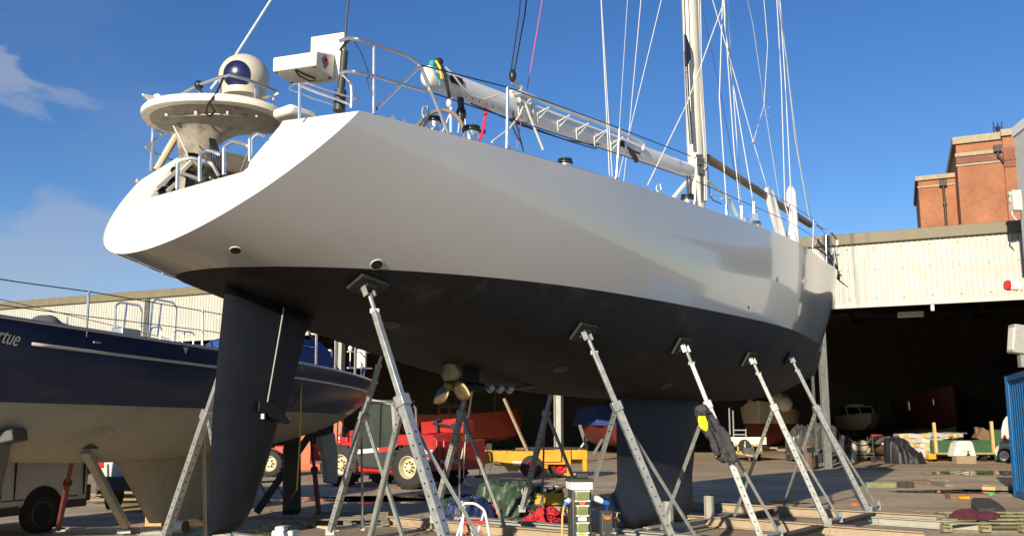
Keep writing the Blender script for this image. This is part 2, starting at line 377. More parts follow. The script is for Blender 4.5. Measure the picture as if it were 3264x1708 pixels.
# ------------------------------------------------------------------ sky, clouds and sun
SUN_EL, SHD = R(16.5), V((.44, .898, 0)).normalized()
w = bpy.data.worlds.new("World"); SC.world = w; w.use_nodes = True
n = w.node_tree.nodes; l = w.node_tree.links; bg = n["Background"]
sky = n.new("ShaderNodeTexSky"); sky.sky_type = 'NISHITA'; sky.sun_disc = False
sky.sun_elevation = SUN_EL; sky.sun_rotation = math.atan2(-SHD.x, -SHD.y) % (2 * PI)
sky.altitude = 0; sky.air_density = 1.0; sky.dust_density = 0.0; sky.ozone_density = 3.2
tc = n.new("ShaderNodeTexCoord"); gen = tc.outputs["Generated"]
sep = n.new("ShaderNodeSeparateXYZ"); l.new(gen, sep.inputs[0])
def math_n(op, a, b=None, c=None):
    x = n.new("ShaderNodeMath"); x.operation = op
    for i, y in enumerate((a, b, c)):
        if y is None: continue
        if isinstance(y, (int, float)): x.inputs[i].default_value = y
        else: l.new(y, x.inputs[i])
    return x.outputs[0]
def mapr(v, a, b, c, d):
    x = n.new("ShaderNodeMapRange"); x.interpolation_type = 'SMOOTHSTEP'
    l.new(v, x.inputs[0])
    for i, q in ((1, a), (2, b), (3, c), (4, d)): x.inputs[i].default_value = q
    return x.outputs[0]
mp = n.new("ShaderNodeMapping"); mp.inputs["Scale"].default_value = (1, 1, 1.9); l.new(gen, mp.inputs[0])
cn = n.new("ShaderNodeTexNoise"); cn.inputs["Scale"].default_value = 7.5; cn.inputs["Detail"].default_value = 9; cn.inputs["Roughness"].default_value = .58; cn.inputs["Distortion"].default_value = .5; l.new(mp.outputs[0], cn.inputs["Vector"])
cover = None                                           # cloud banks low in the north-west
for cx_, cy_, rad, dens in ((-10, 260, .050, .5), (60, 330, .04, .34), (170, 730, .085, .42), (290, 770, .075, .42), (60, 900, .12, .45), (330, 880, .10, .3), (500, 600, .12, .08), (150, 40, .12, .05)):
    d_ = ray(cx_, cy_).normalized(); vm = n.new("ShaderNodeVectorMath"); vm.operation = 'DISTANCE'; nm_ = n.new("ShaderNodeVectorMath"); nm_.operation = 'NORMALIZE'
    l.new(gen, nm_.inputs[0]); l.new(nm_.outputs[0], vm.inputs[0]); vm.inputs[1].default_value = d_
    k_ = math_n('MULTIPLY', mapr(math_n('ADD', vm.outputs["Value"], math_n('MULTIPLY', math_n('SUBTRACT', .5, cn.outputs["Fac"]), .30)), rad, rad * .25, 0, 1), dens)
    cover = k_ if cover is None else math_n('MAXIMUM', cover, k_)
fac = cover
cm = n.new("ShaderNodeMix"); cm.data_type = 'RGBA'; l.new(fac, cm.inputs[0]); hsv = n.new('ShaderNodeHueSaturation'); hsv.inputs['Saturation'].default_value = 1.22; hsv.inputs['Hue'].default_value = .512; l.new(sky.outputs[0], hsv.inputs['Color']); l.new(hsv.outputs[0], cm.inputs[6]); cm.inputs[7].default_value = (3.3, 3.5, 4.2, 1)
l.new(cm.outputs[2], bg.inputs[0]); bg.inputs[1].default_value = .10
sd = bpy.data.lights.new("sun", 'SUN'); sd.energy = 5.0; sd.angle = R(.53); sd.color = (1.0, .87, .68)
so = bpy.data.objects.new("sun", sd); COL.objects.link(so); so.location = (-20, -30, 30)
so.rotation_euler = V((SHD.x * math.cos(SUN_EL), SHD.y * math.cos(SUN_EL), -math.sin(SUN_EL))).to_track_quat('-Z', 'Y').to_euler()
SC.view_settings.view_transform = 'Standard'; SC.view_settings.look = 'None'; SC.view_settings.exposure = .45; SC.view_settings.gamma = 1
SC.cycles.max_bounces = 8; SC.cycles.caustics_reflective = False; SC.cycles.caustics_refractive = False
# ------------------------------------------------------------------ ground, shed, tower, right-hand buildings
g = MB(); g.add([(-900, -900, 0), (900, -900, 0), (900, 900, 0), (-900, 900, 0)], [(0, 1, 2, 3)])
structure(g, "ground", M['ground'])
def blotch(cx, cy, rx, ry, seed, z=.004, yaw=0):
    rn = random.Random(seed); pts = []
    ph = [rn.uniform(0, 6.3) for _ in range(4)]
    for k in range(48):
        a = 2 * PI * k / 48; r = 1 + .18 * math.sin(2 * a + ph[0]) + .14 * math.sin(3 * a + ph[1]) + .1 * math.sin(5 * a + ph[2]) + .06 * math.sin(9 * a + ph[3])
        x, y = rx * r * math.cos(a), ry * r * math.sin(a)
        pts.append((cx + x * math.cos(yaw) - y * math.sin(yaw), cy + x * math.sin(yaw) + y * math.cos(yaw), z))
    return MB().add(pts, [tuple(range(48))])
for i, (x, y, rx, ry) in enumerate([(3150, 1507, 2.4, 1.5), (3065, 1566, 1.4, .9), (1330, 1588, 2.2, 1.3), (1120, 1590, 1.6, .9), (3215, 1563, 1.2, .6), (2440, 1600, .9, .4)]):
    p = gp(x, y); structure(blotch(p.x, p.y, rx, ry, i), "puddle", M['puddle'])

E1 = V((.9175, -.3977, 0)); N1 = V((-.3977, -.9175, 0)); F0 = V((12.42, 35.45, 0))       # shed front: along, outward
def FA(x, y, off=0): return plane(x, y, F0 + N1 * off, N1)
def FP(k, off, z): return F0 + E1 * k + N1 * off + V((0, 0, z))
KA, KB, EAVE, DOOR = -62.0, 10.6, 8.85, 6.42
shed = thing("boat_shed", "long boat shed clad in cream corrugated sheet with a dark open front", "shed", F0, 0)
c = MB(); pitch = .2
for z0_, z1_, o_ in ((DOOR, 7.72, 0), (7.66, EAVE, .008)):          # two lapped rows of sheets
    rows = [[], []]; kk = KA
    while kk < KB:
        for dk, of in ((0, 0), (.11, 0), (.13, .032), (.18, .032)):
            for r_, z in ((0, z0_), (1, z1_)): rows[r_].append(FP(kk + dk, of + o_, z))
        kk += pitch
    c.grid(rows, flip=True)
build(c, "corrugated_cladding", M['clad'], shed, ang=20)
b = MB()
for k in range(-60, 11):
    for z in (DOOR + .22, 7.78, EAVE - .2): b.box(FP(k * 1.0 + .155, .036, z), (.035, .035, .035))
sf = build(b, "sheet_fixings", M['gutter'], shed); sf["kind"] = "stuff"
b = MB(); b.bar(FP(KA, .02, EAVE + .22), FP(KB, .02, EAVE + .22), .36, .44); build(b, "fascia", M['gutter'], shed, bev=.02)
b = MB(); b.bar(FP(KA, .0, DOOR - .05), FP(KB, .0, DOOR - .05), .12, .14); build(b, "door_head_rail", M['clad'], shed)
b = MB()
DP = 34
b.add([FP(KA, -.1, EAVE + .3), FP(KB + 14, -.1, EAVE + .3), FP(KB + 14, -DP, EAVE + 1.0), FP(KA, -DP, EAVE + 1.0)], [(0, 1, 2, 3)])
build(b, "roof", M['gutter'], shed, solid=.2)
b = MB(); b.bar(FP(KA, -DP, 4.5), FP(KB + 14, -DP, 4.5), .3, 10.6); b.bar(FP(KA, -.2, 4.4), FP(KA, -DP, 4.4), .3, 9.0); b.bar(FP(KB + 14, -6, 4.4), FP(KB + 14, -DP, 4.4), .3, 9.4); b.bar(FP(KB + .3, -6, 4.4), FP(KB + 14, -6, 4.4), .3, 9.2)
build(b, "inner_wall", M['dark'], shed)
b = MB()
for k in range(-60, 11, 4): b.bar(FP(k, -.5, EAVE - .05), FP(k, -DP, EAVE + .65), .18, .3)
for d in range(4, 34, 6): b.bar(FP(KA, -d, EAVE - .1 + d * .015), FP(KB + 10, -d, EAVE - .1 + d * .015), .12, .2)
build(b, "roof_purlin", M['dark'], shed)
for k in (0, -11.4, -23.2, -35.3, -47.2):
    b = MB(); b.bar(FP(k, -.42, 0), FP(k, -.42, EAVE), .28, .22, up=tuple(N1)); b.bar(FP(k - .14, -.34, 0), FP(k - .14, -.34, EAVE), .03, .34, up=tuple(N1)); b.bar(FP(k + .16, -.34, 0), FP(k + .16, -.34, EAVE), .03, .34, up=tuple(N1))
    build(b, "column", M['paleframe'] if k else M['galvdark'], shed)
b = MB(); b.bar(FP(-.42, -.3, 0), FP(-.42, -.3, DOOR), .1, .1); build(b, "door_guide_rail", M['galvdark'], shed)
b = MB(); p = FA(471, 960, .06); b.bar(FP((p - F0).dot(E1), .07, 5.3), FP((p - F0).dot(E1), .07, EAVE), .34, .1, up=tuple(N1)); build(b, "downpipe_cover", M['galvdark'], shed)
for x, y in ((2902, 1002), (2990, 1012)):
    b = MB(); p = FA(x, y, -3 if x < 2950 else -.1)
    if x < 2950: b.box(p, (1.0, .25, .22), Matrix.Rotation(R(-23), 3, 'Z'))
    else: b.box(FA(2971, 968, -.05) + V((0, 0, -.12)), (.1, .1, .3))
    build(b, "hanging_lamp", M['white'], shed)

# brick tower behind the shed
TB = 36.5                                                            # metres behind the shed front
def TP(x, y, off): return FA(x, y, -off)
def tpt(x, y, off): p = TP(x, y, off); return (p - F0).dot(E1), p.z
tow = thing("brick_tower", "tall orange brick building with stone coping rising behind the shed", "building", FP(18, -TB, 0))
def wallbox(mb, k0, k1, d0, d1, z0, z1):
    P = [FP(k0, -d0, z0), FP(k1, -d0, z0), FP(k1, -d1, z0), FP(k0, -d1, z0)]
    mb.add(P + [p + V((0, 0, z1 - z0)) for p in P], [(0, 1, 5, 4), (1, 2, 6, 5), (2, 3, 7, 6), (3, 0, 4, 7), (4, 5, 6, 7), (3, 2, 1, 0)])
kl0, zl = tpt(2926, 578, TB + 3.2); kt0, zt = tpt(3046, 462, TB); kt1, _ = tpt(3190, 445, TB); kr, zr = tpt(3194, 436, TB - .35)
b = MB(); wallbox(b, kt0, kt1 + 12, TB, TB + 12, 0, zt); wallbox(b, kr, kr + 11, TB - .35, TB + 4, 0, zr)
build(b, "main_wall", M['brick'], tow, uv=True)
b = MB(); wallbox(b, kl0, kt0 + .5, TB + 3.2, TB + 12, 0, zl); build(b, "lower_wing", M['brick'], tow, uv=True)
b = MB(); wallbox(b, kt0 - .22, kr, TB - .22, TB + 12.2, zt, zt + .55); wallbox(b, kl0 - .2, kt0 + .1, TB + 3, TB + 12, zl, zl + .36); wallbox(b, kr - .1, kr + 11, TB - .6, TB + 4, zr, zr + .5)
wallbox(b, kt0 - .1, kr, TB - .14, TB + .02, zt - 1.0, zt - .72); wallbox(b, kt0 - .08, kr, TB - .1, TB + .02, zt - 1.75, zt - 1.6); wallbox(b, kl0 - .08, kt0, TB + 3.1, TB + 3.22, zl - .6, zl - .45)
build(b, "stone_coping", M['stone'], tow, uv=True)
b = MB(); wallbox(b, kt0 - .05, kr, TB - .07, TB + .02, zt - 1.55, zt - 1.05); wallbox(b, kr - .02, kr + 11, TB - .45, TB - .3, zr - 2.4, zr - .9)
for j in range(30): wallbox(b, kr + j * .32, kr + j * .32 + .16, TB - .55, TB - .4, zr - 1.9, zr - 1.5)
build(b, "corbel_band", M['brickdark'], tow, uv=True)
b = MB(); b.cur = 0
for d in (1.0, 4.2):                                                 # flat panels; the shade of the arched recesses is in the darker brick
    pts = [(d, 3), (d + 1.3, 3)] + [(d + .65 + .65 * math.cos(a * PI / 10), zt - 3.4 + .65 * math.sin(a * PI / 10)) for a in range(11)]
    b.prism(pts, FP(kt0 - .012, -TB, 0), -N1, (0, 0, 1), .01)
build(b, "recess_shade_panel", M['brickdark'], tow, uv=True)
def drainpipe(x0, y0, x1, y1, off, jog):
    p = TP(x0, y0, off); q = TP(x1, y1, off); b = MB(); k0 = (p - F0).dot(E1); k1 = k0 + jog
    b.tube([FP(k0, -off, p.z), FP(k0, -off, p.z - .5), FP(k1, -off, p.z - 1.3), FP(k1, -off, 5)], .11)
    b.box(FP(k0, -off, p.z + .1), (.55, .4, .5), Matrix.Rotation(R(-23), 3, 'Z'))
    for z in (1.6, 4, 6.4): b.box(FP(k1, -off, p.z - z), (.3, .26, .12), Matrix.Rotation(R(-23), 3, 'Z'))
    build(b, "drainpipe", M['iron'], tow)
drainpipe(3180, 478, 3210, 700, TB - .2, .55); drainpipe(3006, 588, 3018, 720, TB + 3.0, .02)
p = TP(3183, 437, TB + 1); q = TP(3183, 392, TB + 1)
ant = thing("rooftop_aerial", "small grey aerial on the roof of the brick building", "aerial", (p.x, p.y, zt + .4))
b = MB(); b.tube([(p.x, p.y, zt + .3), (p.x, p.y, q.z)], .06); build(b, "mast", M['iron'], ant)
b = MB()
for s in (-1, 1):
    b.bar((p.x, p.y, q.z - .35), (p.x + s * .32, p.y, q.z - .35), .05, .05); b.tube([(p.x + s * .32, p.y, q.z - .75), (p.x + s * .32, p.y, q.z + .1)], .05)
b.box((p.x, p.y, q.z - .45), (.25, .25, .3)); build(b, "dipole", M['iron'], ant)

# workshop wing on the right, its yard wall turned to catch more sun
WD = V((.14, .99, 0)).normalized(); WN = V((-WD.y, WD.x, 0))         # along its yard wall, out of it
WY = 31.2
wc = at_y(3254, 700, WY); wc.z = 0
ztop = at_y(3238, 437, WY).z
wk = thing("workshop_building", "pale rendered workshop corner at the right edge of the yard", "building", wc)
def wb(mb, a0, a1, o0, o1, z0, z1):
    P = [wc + WD * a0 + WN * o0, wc + WD * a1 + WN * o0, wc + WD * a1 + WN * o1, wc + WD * a0 + WN * o1]
    mb.add([p + V((0, 0, z0)) for p in P] + [p + V((0, 0, z1)) for p in P], [(0, 1, 5, 4), (1, 2, 6, 5), (2, 3, 7, 6), (3, 0, 4, 7), (4, 5, 6, 7), (3, 2, 1, 0)])
b = MB(); wb(b, -2.2, 0, 0, -6, 7.6, ztop); build(b, "upper_wall", M['pale'], wk)
b = MB(); wb(b, -2.3, .05, .05, -6.1, ztop, ztop + .35); build(b, "roof_edge", M['white'], wk)
b = MB(); wb(b, -8, -2.2, -.03, -6, 0, 5.4); wb(b, -2.2, -.8, -.03, -6, 0, 7.6); build(b, "lower_wall", M['pale'], wk)  # unseen low wing, kept short and low for the hull's reflection
b = MB(); wb(b, -.8, -.1, -.12, -6, 0, 7.6); build(b, "corner_pier", M['dark'], wk)
b = MB()
for j in range(20): wb(b, -.5, -.02, -.02, -.25, .3 + j * .36, .5 + j * .36)
build(b, "cable_ladder", M['iron'], wk)
p = at_y(3226, 640, 30.6)
b = MB(); b.box(p + V((.12, 0, 0)), (.32, .26, .72)); b.box(p + V((-.06, 0, .25)), (.1, .12, .1)); b.tube([p + V((.0, 0, -.28)), p + V((-.05, 0, -.5)), p + V((.1, 0, -.7))], .03); b.tube([p + V((-.04, 0, .2)), p + V((-.1, 0, 0)), p + V((0, 0, -.1))], .02)
build(b, "junction_box", M['pale'], wk)
sr = thing("siren_beacon", "white siren with a red lens on the workshop wall", "siren", at_y(3225, 910, 30.3))
p = at_y(3246, 911, 30.4); q = at_y(3205, 909, 30.4); ax = (q - p).normalized(); ln = (q - p).length
b = MB(); b.lathe([(.07, 0), (.178, .03), (.178, ln * .66), (.16, ln * .72)], p, ax, 20); b.box(p, (.16, .16, .16)); b.bar(p, p + V((1.2, .2, 0)), .08, .08); build(b, "siren_body", M['white'], sr)
b = MB(); b.lathe([(.16, ln * .72), (.185, ln * .76), (.17, ln * .98), (.06, ln)], p, ax, 20); build(b, "red_lens", M['redlens'], sr)
fl = thing("floodlight", "weathered grey floodlight hanging on the workshop wall above the blue container", "floodlight", at_y(3245, 1085, 29.6))
p = at_y(3247, 1082, 29.6); b = MB(); b.box(p, (.55, .44, .97), Matrix.Rotation(R(8), 3, 'Y')); build(b, "lamp_housing", M['greybeam'], fl, bev=.05)
b = MB(); b.box(p + V((-.27, -.03, .02)), (.05, .34, .76), Matrix.Rotation(R(8), 3, 'Y')); build(b, "lamp_lens", M['hdpe'], fl, bev=.02)
b = MB(); b.box(p + V((.08, 0, -.68)), (.24, .2, .48)); b.bar(p + V((.05, 0, 0)), p + V((1.0, .2, -.1)), .06, .06); build(b, "bracket", M['galv'], fl)

# blue shipping container
CD = V((math.sin(R(20.2)), math.cos(R(20.2)), 0)); CN = V((-CD.y, CD.x, 0))
cc = gp(3240, 1584); cc.z = 0; ctop = at_y(3207, 1199, cc.y).z
con = thing("shipping_container", "blue corrugated shipping container at the right edge", "container", cc)
def cp(a, o, z): return cc - CD * a + CN * o + V((0, 0, z))
rows = [[], []]; a = .1
while a < 6:
    for da, of in ((0, -.02), (.1, -.02), (.14, -.06), (.24, -.06)):
        rows[0].append(cp(a + da, of, .14)); rows[1].append(cp(a + da, of, ctop - .12))
    a += .28
b = MB(); b.grid(rows); b.add([cp(0, -.08, .14), cp(0, -2.4, .14), cp(0, -2.4, ctop - .1), cp(0, -.08, ctop - .1), cp(6.1, -.08, .14), cp(6.1, -2.4, .14), cp(6.1, -2.4, ctop - .1), cp(6.1, -.08, ctop - .1)], [(0, 1, 2, 3), (5, 4, 7, 6), (1, 5, 6, 2), (3, 2, 6, 7), (0, 4, 5, 1)])
build(b, "corrugated_side", M['container'], con, ang=20)
b = MB()
for z in (.08, ctop - .06): b.bar(cp(-.02, -.04, z), cp(6.1, -.04, z), .1, .13); b.bar(cp(0, -.04, z), cp(0, -2.4, z), .1, .13)
b.bar(cp(0, -.04, .02), cp(0, -.04, ctop), .14, .14); b.bar(cp(0, -2.36, .02), cp(0, -2.36, ctop), .14, .14)
build(b, "frame", M['container'], con, bev=.008)
# ------------------------------------------------------------------ the racing yacht
YA, YX, YY = .661, -2.6523, 8.2264
YU = V((math.sin(YA), math.cos(YA), 0)); YR = V((math.cos(YA), -math.sin(YA), 0)); YO = V((YX, YY, 0))
Z0, Z1, Z2, KR, LH, RK1, RK2 = 4.2448, .0462, .0005, .8151, 16.8264, .3374, .6739
def W(t, y, z): return YO + YU * t + YR * y + V((0, 0, z))
def YL(x, y, lat): return plane(x, y, YO + YR * lat, YR)
def YT(x, y, t): return plane(x, y, YO + YU * t, YU)
def tb(p): d = V(p) - YO; return d.dot(YU), d.dot(YR), p.z
def spline(xk, yk):
    n_ = len(xk); h = [xk[i + 1] - xk[i] for i in range(n_ - 1)]
    A = [0] * n_; B = [1.0] * n_; Cc = [0] * n_; D = [0] * n_
    for i in range(1, n_ - 1):
        A[i] = h[i - 1]; B[i] = 2 * (h[i - 1] + h[i]); Cc[i] = h[i]; D[i] = 6 * ((yk[i + 1] - yk[i]) / h[i] - (yk[i] - yk[i - 1]) / h[i - 1])
    for i in range(1, n_):
        w_ = A[i] / B[i - 1]; B[i] -= w_ * Cc[i - 1]; D[i] -= w_ * D[i - 1]
    m_ = [0] * n_; m_[-1] = D[-1] / B[-1]
    for i in range(n_ - 2, -1, -1): m_[i] = (D[i] - Cc[i] * m_[i + 1]) / B[i]
    def f(x):
        i = 0
        while i < n_ - 2 and x > xk[i + 1]: i += 1
        t = x - xk[i]; u = xk[i + 1] - x
        return (m_[i] * u ** 3 + m_[i + 1] * t ** 3) / (6 * h[i]) + (yk[i] / h[i] - m_[i] * h[i] / 6) * u + (yk[i + 1] / h[i] - m_[i + 1] * h[i] / 6) * t
    return f
hb = spline([0, .2, .4, .6, .78, .9, 1], [1.7306, 2.0276, 2.0224, 1.8316, 1.2855, .8664, .063])
hk = spline([0, .15, .35, .55, .75, .9, 1], [3.0957, 2.6202, 2.1294, 2.0533, 2.1487, 2.4533, 2.8078])
def q3(v, s): return v[0] * (2 * s - 1) * (s - 1) + v[1] * 4 * s * (1 - s) + v[2] * s * (2 * s - 1)
def sheer(t): return Z0 + Z1 * t + Z2 * t * t
def hpt(s, h, side=1):
    n_ = q3((2.0507, 3.4996, .6111), s); m_ = q3((1.6304, 2.4041, .6963), s)
    zk = hk(s); zs = sheer(s * LH); z = zk + (zs - zk) * h
    y = max(hb(s), .01) * max(1 - max(0, 1 - h) ** m_, 0) ** (1 / n_)
    ta = -KR * (Z0 - z); tf = LH - RK1 * (1 - h) - RK2 * (1 - h) ** 4
    t = ta * (1 - s) ** 3 + s * tf
    return t, y * side, z
def wlz(t): return 3.0736 + .0191 * t - .0035 * max(0, 4 - t) ** 2
def hwl(s):
    f = lambda h: (lambda q: q[2] - wlz(q[0]))(hpt(s, h))
    if f(0) >= 0: return 0
    lo, hi = 0, 1
    for _ in range(40):
        m_ = (lo + hi) / 2
        if f(m_) < 0: lo = m_
        else: hi = m_
    return lo
yacht = thing("racing_yacht", "big white racing yacht with a navy bottom, propped up ashore on steel stands", "yacht", W(8, 0, 0), -YA)
SS = [i / 70 * .9 for i in range(70)] + [.9 + i / 30 * .1 for i in range(31)]
NH = 30
def hs(j, N): return 1 - math.cos(PI / 2 * j / N)
WLs = [hwl(s) for s in SS]
def both(mb, rows):          # starboard and port skins joined along the stem
    for sd_ in (1, -1): mb.grid([[W(t, y * sd_, z) for t, y, z in r] for r in rows], flip=sd_ > 0)
top_rows = []; bot_rows = []
for s, hw in zip(SS, WLs):
    top_rows.append([hpt(s, hw + (1 - hw) * (hs(j, NH) if hw == 0 else j / NH)) for j in range(NH + 1)])
i0 = next(i for i, h in enumerate(WLs) if h > 0)
sb = SS[i0 - 1]
# exact waterline tip
lo, hi = SS[i0 - 1], SS[i0]
for _ in range(30):
    m_ = (lo + hi) / 2
    if hwl(m_) > 0: hi = m_
    else: lo = m_
bs_ = [hi + (SS[i0] - hi) * (k / 6) ** 2 for k in range(6)] + SS[i0:]
for s in bs_:
    hw = max(hwl(s), 1e-5); bot_rows.append([hpt(s, hw * hs(j, NH) / hs(NH, NH)) for j in range(NH + 1)])
# re-grid the aft topsides on the same stations so that both meet
ts_ = SS[:i0] + bs_
top_rows = []
for s in ts_:
    hw = hwl(s); top_rows.append([hpt(s, hw + (1 - hw) * (hs(j, NH) * (1 - min(1, hw * 5)) + (j / NH) * min(1, hw * 5))) for j in range(NH + 1)])
b = MB(); both(b, top_rows)
st = top_rows[-1]; b.grid([[W(t, y, z) for t, y, z in st], [W(t + .03, 0, z) for t, y, z in st], [W(t, -y, z) for t, y, z in st]], flip=True)
topsides = build(b, "topsides", M['hull'], yacht, ang=50)
b = MB(); both(b, bot_rows)
st = bot_rows[-1]; b.grid([[W(t, y, z) for t, y, z in st], [W(t + .03, 0, z) for t, y, z in st], [W(t, -y, z) for t, y, z in st]], flip=True)
hull_bvh = BVHTree.FromPolygons([tuple(p) for p in b.v], b.f)
bottom = build(b, "bottom", M['anti'], yacht, ang=50)
def hull_hit(x, y):
    d = ray(x, y).normalized(); h = hull_bvh.ray_cast(CAM, d)
    if h[0] is None: return None, None
    nn = h[1] if h[1].dot(d) < 0 else -h[1]
    return h[0], nn

# transom with its cut-out
def TZ(y, z, off=0): return W(-KR * (Z0 - z) + off, y, z)
def tzp(x, y):
    nn = YU - V((0, 0, KR)); p = plane(x, y, W(0, 0, Z0), nn); return tb(p)[1], p.z
so_ = [hpt(0, hs(j, 40)) for j in range(41)]
outline = [(y, z) for t, y, z in so_][::-1] + [(-y, z) for t, y, z in so_][1:]
pin, pbl, pbr, sin_ = tzp(569, 500), tzp(471, 631), tzp(775, 546), tzp(901, 384)
cut = [pin, pbl] + [(pbl[0] + (pbr[0] - pbl[0]) * k / 5, pbl[1] + (pbr[1] - pbl[1]) * k / 5) for k in range(1, 5)]
cut += [pbr, tzp(788, 535), tzp(793, 518)] + [tzp(905 - 112 * k / 6, 384 + 134 * k / 6) for k in range(5, 0, -1)] + [sin_]
b = MB(); poly = outline + cut; m_ = len(poly)
vs = [TZ(y, z, -.004) for y, z in poly]; vs += [TZ(y, z, .09) for y, z in poly]
b.add(vs, [tuple(range(m_)), tuple(range(2 * m_ - 1, m_ - 1, -1))] + [(i, i + m_, (i + 1) % m_ + m_, (i + 1) % m_) for i in range(m_)])
build(b, "transom", M['hullwhite'], yacht, bev=.018, segs=3)

# deck, cockpit well
def deckz(t, y): k = max(hb(min(max(t / LH, 0), 1)), .05); return sheer(t) + .10 * max(0, 1 - (y / k) ** 2)
b = MB(); rows = []
TD = 3.3
for i in range(60):
    t = TD + (LH - .02 - TD) * i / 59; s = t / LH; k = max(hb(s) - .004, .02)
    rows.append([W(t, k * j / 8, deckz(t, k * j / 8) - .002) for j in range(-8, 9)])
b.grid(rows)
for sd_ in (1, -1):
    rows = []
    for i in range(14):
        t = .22 + (TD - .22) * i / 13; k = hb(t / LH) - .004; a0 = .95 if t > .8 else .5
        rows.append([W(t, sd_ * (a0 + (k - a0) * j / 5), sheer(t) + .12 * (1 - j / 5)) for j in range(6)])
    b.grid(rows)
build(b, "deck", M['deck'], yacht)
b = MB()
for sd_ in (1, -1):
    b.add([W(.15, sd_ * 1.02, 3.72), W(TD, sd_ * 1.0, 3.72), W(TD, sd_ * 1.0, 4.48), W(.25, sd_ * 1.02, 4.42)], [(0, 1, 2, 3)])
b.add([W(-.3, -1.3, 3.72), W(TD, -1.3, 3.74), W(TD, 1.3, 3.74), W(-.3, 1.3, 3.72)], [(0, 1, 2, 3)])
b.add([W(TD, -1.3, 3.72), W(TD, 1.3, 3.72), W(TD, 1.3, 4.5), W(TD, -1.3, 4.5)], [(0, 1, 2, 3)])
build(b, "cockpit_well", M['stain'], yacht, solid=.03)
b = MB()                                                             # ribs and port holes on the port inside wall
for x0, y0, x1, y1 in ((497, 602, 560, 545), (577, 549, 611, 514), (611, 514, 634, 533), (530, 612, 558, 585), (572, 552, 640, 575)):
    b = MB(); b.bar(YL(x0, y0, -.98), YL(x1, y1, -.98), .05, .035); build(b, "inner_rib", M['cream'], yacht)
b = MB()
for x, y in ((596, 556), (512, 605), (556, 546), (551, 590)):
    p = YL(x, y, -.985); b = MB(); b.lathe([(.045, 0), (.045, .02)], p, YR, 14); build(b, "drain_hole", M['bolt'], yacht)

b = MB()
for k in range(5):
    p0 = YL(668 + k * 4, 440 + k, -.7); p1 = YL(695 + k * 3, 548 + k * 6, -.55); md = (p0 + p1) / 2 + V((.02 * k - .03, .03, -.05)); b.tube([p0, md, p1, p1 + V((.05 * k - .1, .02, -.1))], .008, 6)
b.tube([YL(650, 560, -.6), YL(670, 545, -.6), YL(690, 560, -.6), YL(680, 580, -.6), YL(655, 572, -.6)], .009, 6)
build(b, "loose_cable", M['black'], yacht)
def hoop(mb, pts, r=.016, n=8):
    out = [V(pts[0])]
    for i in range(1, len(pts) - 1):
        p, q, s_ = V(pts[i - 1]), V(pts[i]), V(pts[i + 1]); ra = min((q - p).length, (s_ - q).length) * .35
        a = q + (p - q).normalized() * ra; c_ = q + (s_ - q).normalized() * ra
        for k in range(7):
            u = k / 6; out.append(a * (1 - u) ** 2 + q * 2 * u * (1 - u) + c_ * u * u)
    out.append(V(pts[-1])); mb.tube(out, r, n)
# four transom hoops
for pts in ([(565, 604), (567, 513), (610, 503), (675, 520), (697, 560)], [(637, 580), (637, 497), (660, 478), (705, 492)],
            [(714, 558), (714, 470), (740, 450), (800, 468), (772, 545)], [(797, 515), (797, 440), (815, 425), (842, 435)]):
    b = MB(); q = []
    for i, (x, y) in enumerate(pts):
        yy, zz = tzp(x, y); q.append(YT(x, y, tb(TZ(*tzp(*pts[0])))[0] + .03 + .06 * max(0, i - 1)))
    hoop(b, q, .019); build(b, "transom_hoop", M['steel'], yacht)

# radar wing and its pedestal
WC = W(.35, -.88, 4.83)
wx, wy = V((1, 0, 0)), V((0, 1, 0))
def wing_ring(kx, ky, z, n_=48, ex=2.6):
    out = []
    for i in range(n_):
        a = 2 * PI * i / n_; cx, cy = math.cos(a), math.sin(a)
        out.append(WC + wx * (kx * math.copysign(abs(cx) ** (2 / ex), cx)) + wy * (ky * math.copysign(abs(cy) ** (2 / ex), cy)) + V((0, 0, z + .05 * (1 - cx * cx))))
    return out
b = MB(); b.grid([wing_ring(.72, .50, -.045), wing_ring(.755, .53, -.03), wing_ring(.76, .54, .02), wing_ring(.74, .52, .05), wing_ring(.6, .4, .07), wing_ring(.02, .02, .09)], wrap=True)
b.grid([wing_ring(.72, .50, -.045), wing_ring(.67, .46, -.045)], wrap=True, flip=True)
arch = build(b, "radar_wing", M['cream'], yacht, ang=50)
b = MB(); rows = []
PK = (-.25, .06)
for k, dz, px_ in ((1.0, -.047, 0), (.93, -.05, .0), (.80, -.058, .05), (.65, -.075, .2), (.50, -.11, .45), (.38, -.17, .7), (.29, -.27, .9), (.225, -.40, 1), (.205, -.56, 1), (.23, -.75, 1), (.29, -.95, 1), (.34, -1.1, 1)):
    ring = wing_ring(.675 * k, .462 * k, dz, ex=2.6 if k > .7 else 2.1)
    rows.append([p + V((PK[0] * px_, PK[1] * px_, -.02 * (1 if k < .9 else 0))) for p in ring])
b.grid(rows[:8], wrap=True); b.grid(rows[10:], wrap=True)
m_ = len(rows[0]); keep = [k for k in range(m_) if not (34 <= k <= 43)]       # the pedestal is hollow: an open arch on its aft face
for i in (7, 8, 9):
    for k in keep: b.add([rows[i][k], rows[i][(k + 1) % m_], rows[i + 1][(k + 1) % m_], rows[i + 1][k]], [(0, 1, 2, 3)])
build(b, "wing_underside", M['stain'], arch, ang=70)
def UZ(x, y):      # height of the underside below the wing
    r_ = math.hypot(x / .675, y / .462); return -.052 - .03 * max(0, 1 - r_ / .9) 
b = MB()
b.tube([WC + V((-.60, -.12, -.05)), WC + V((-.35, -.28, -.055)), WC + V((.1, -.34, -.055)), WC + V((.58, -.2, -.05))], .006, 6)
build(b, "panel_seam", M['cream'], arch)
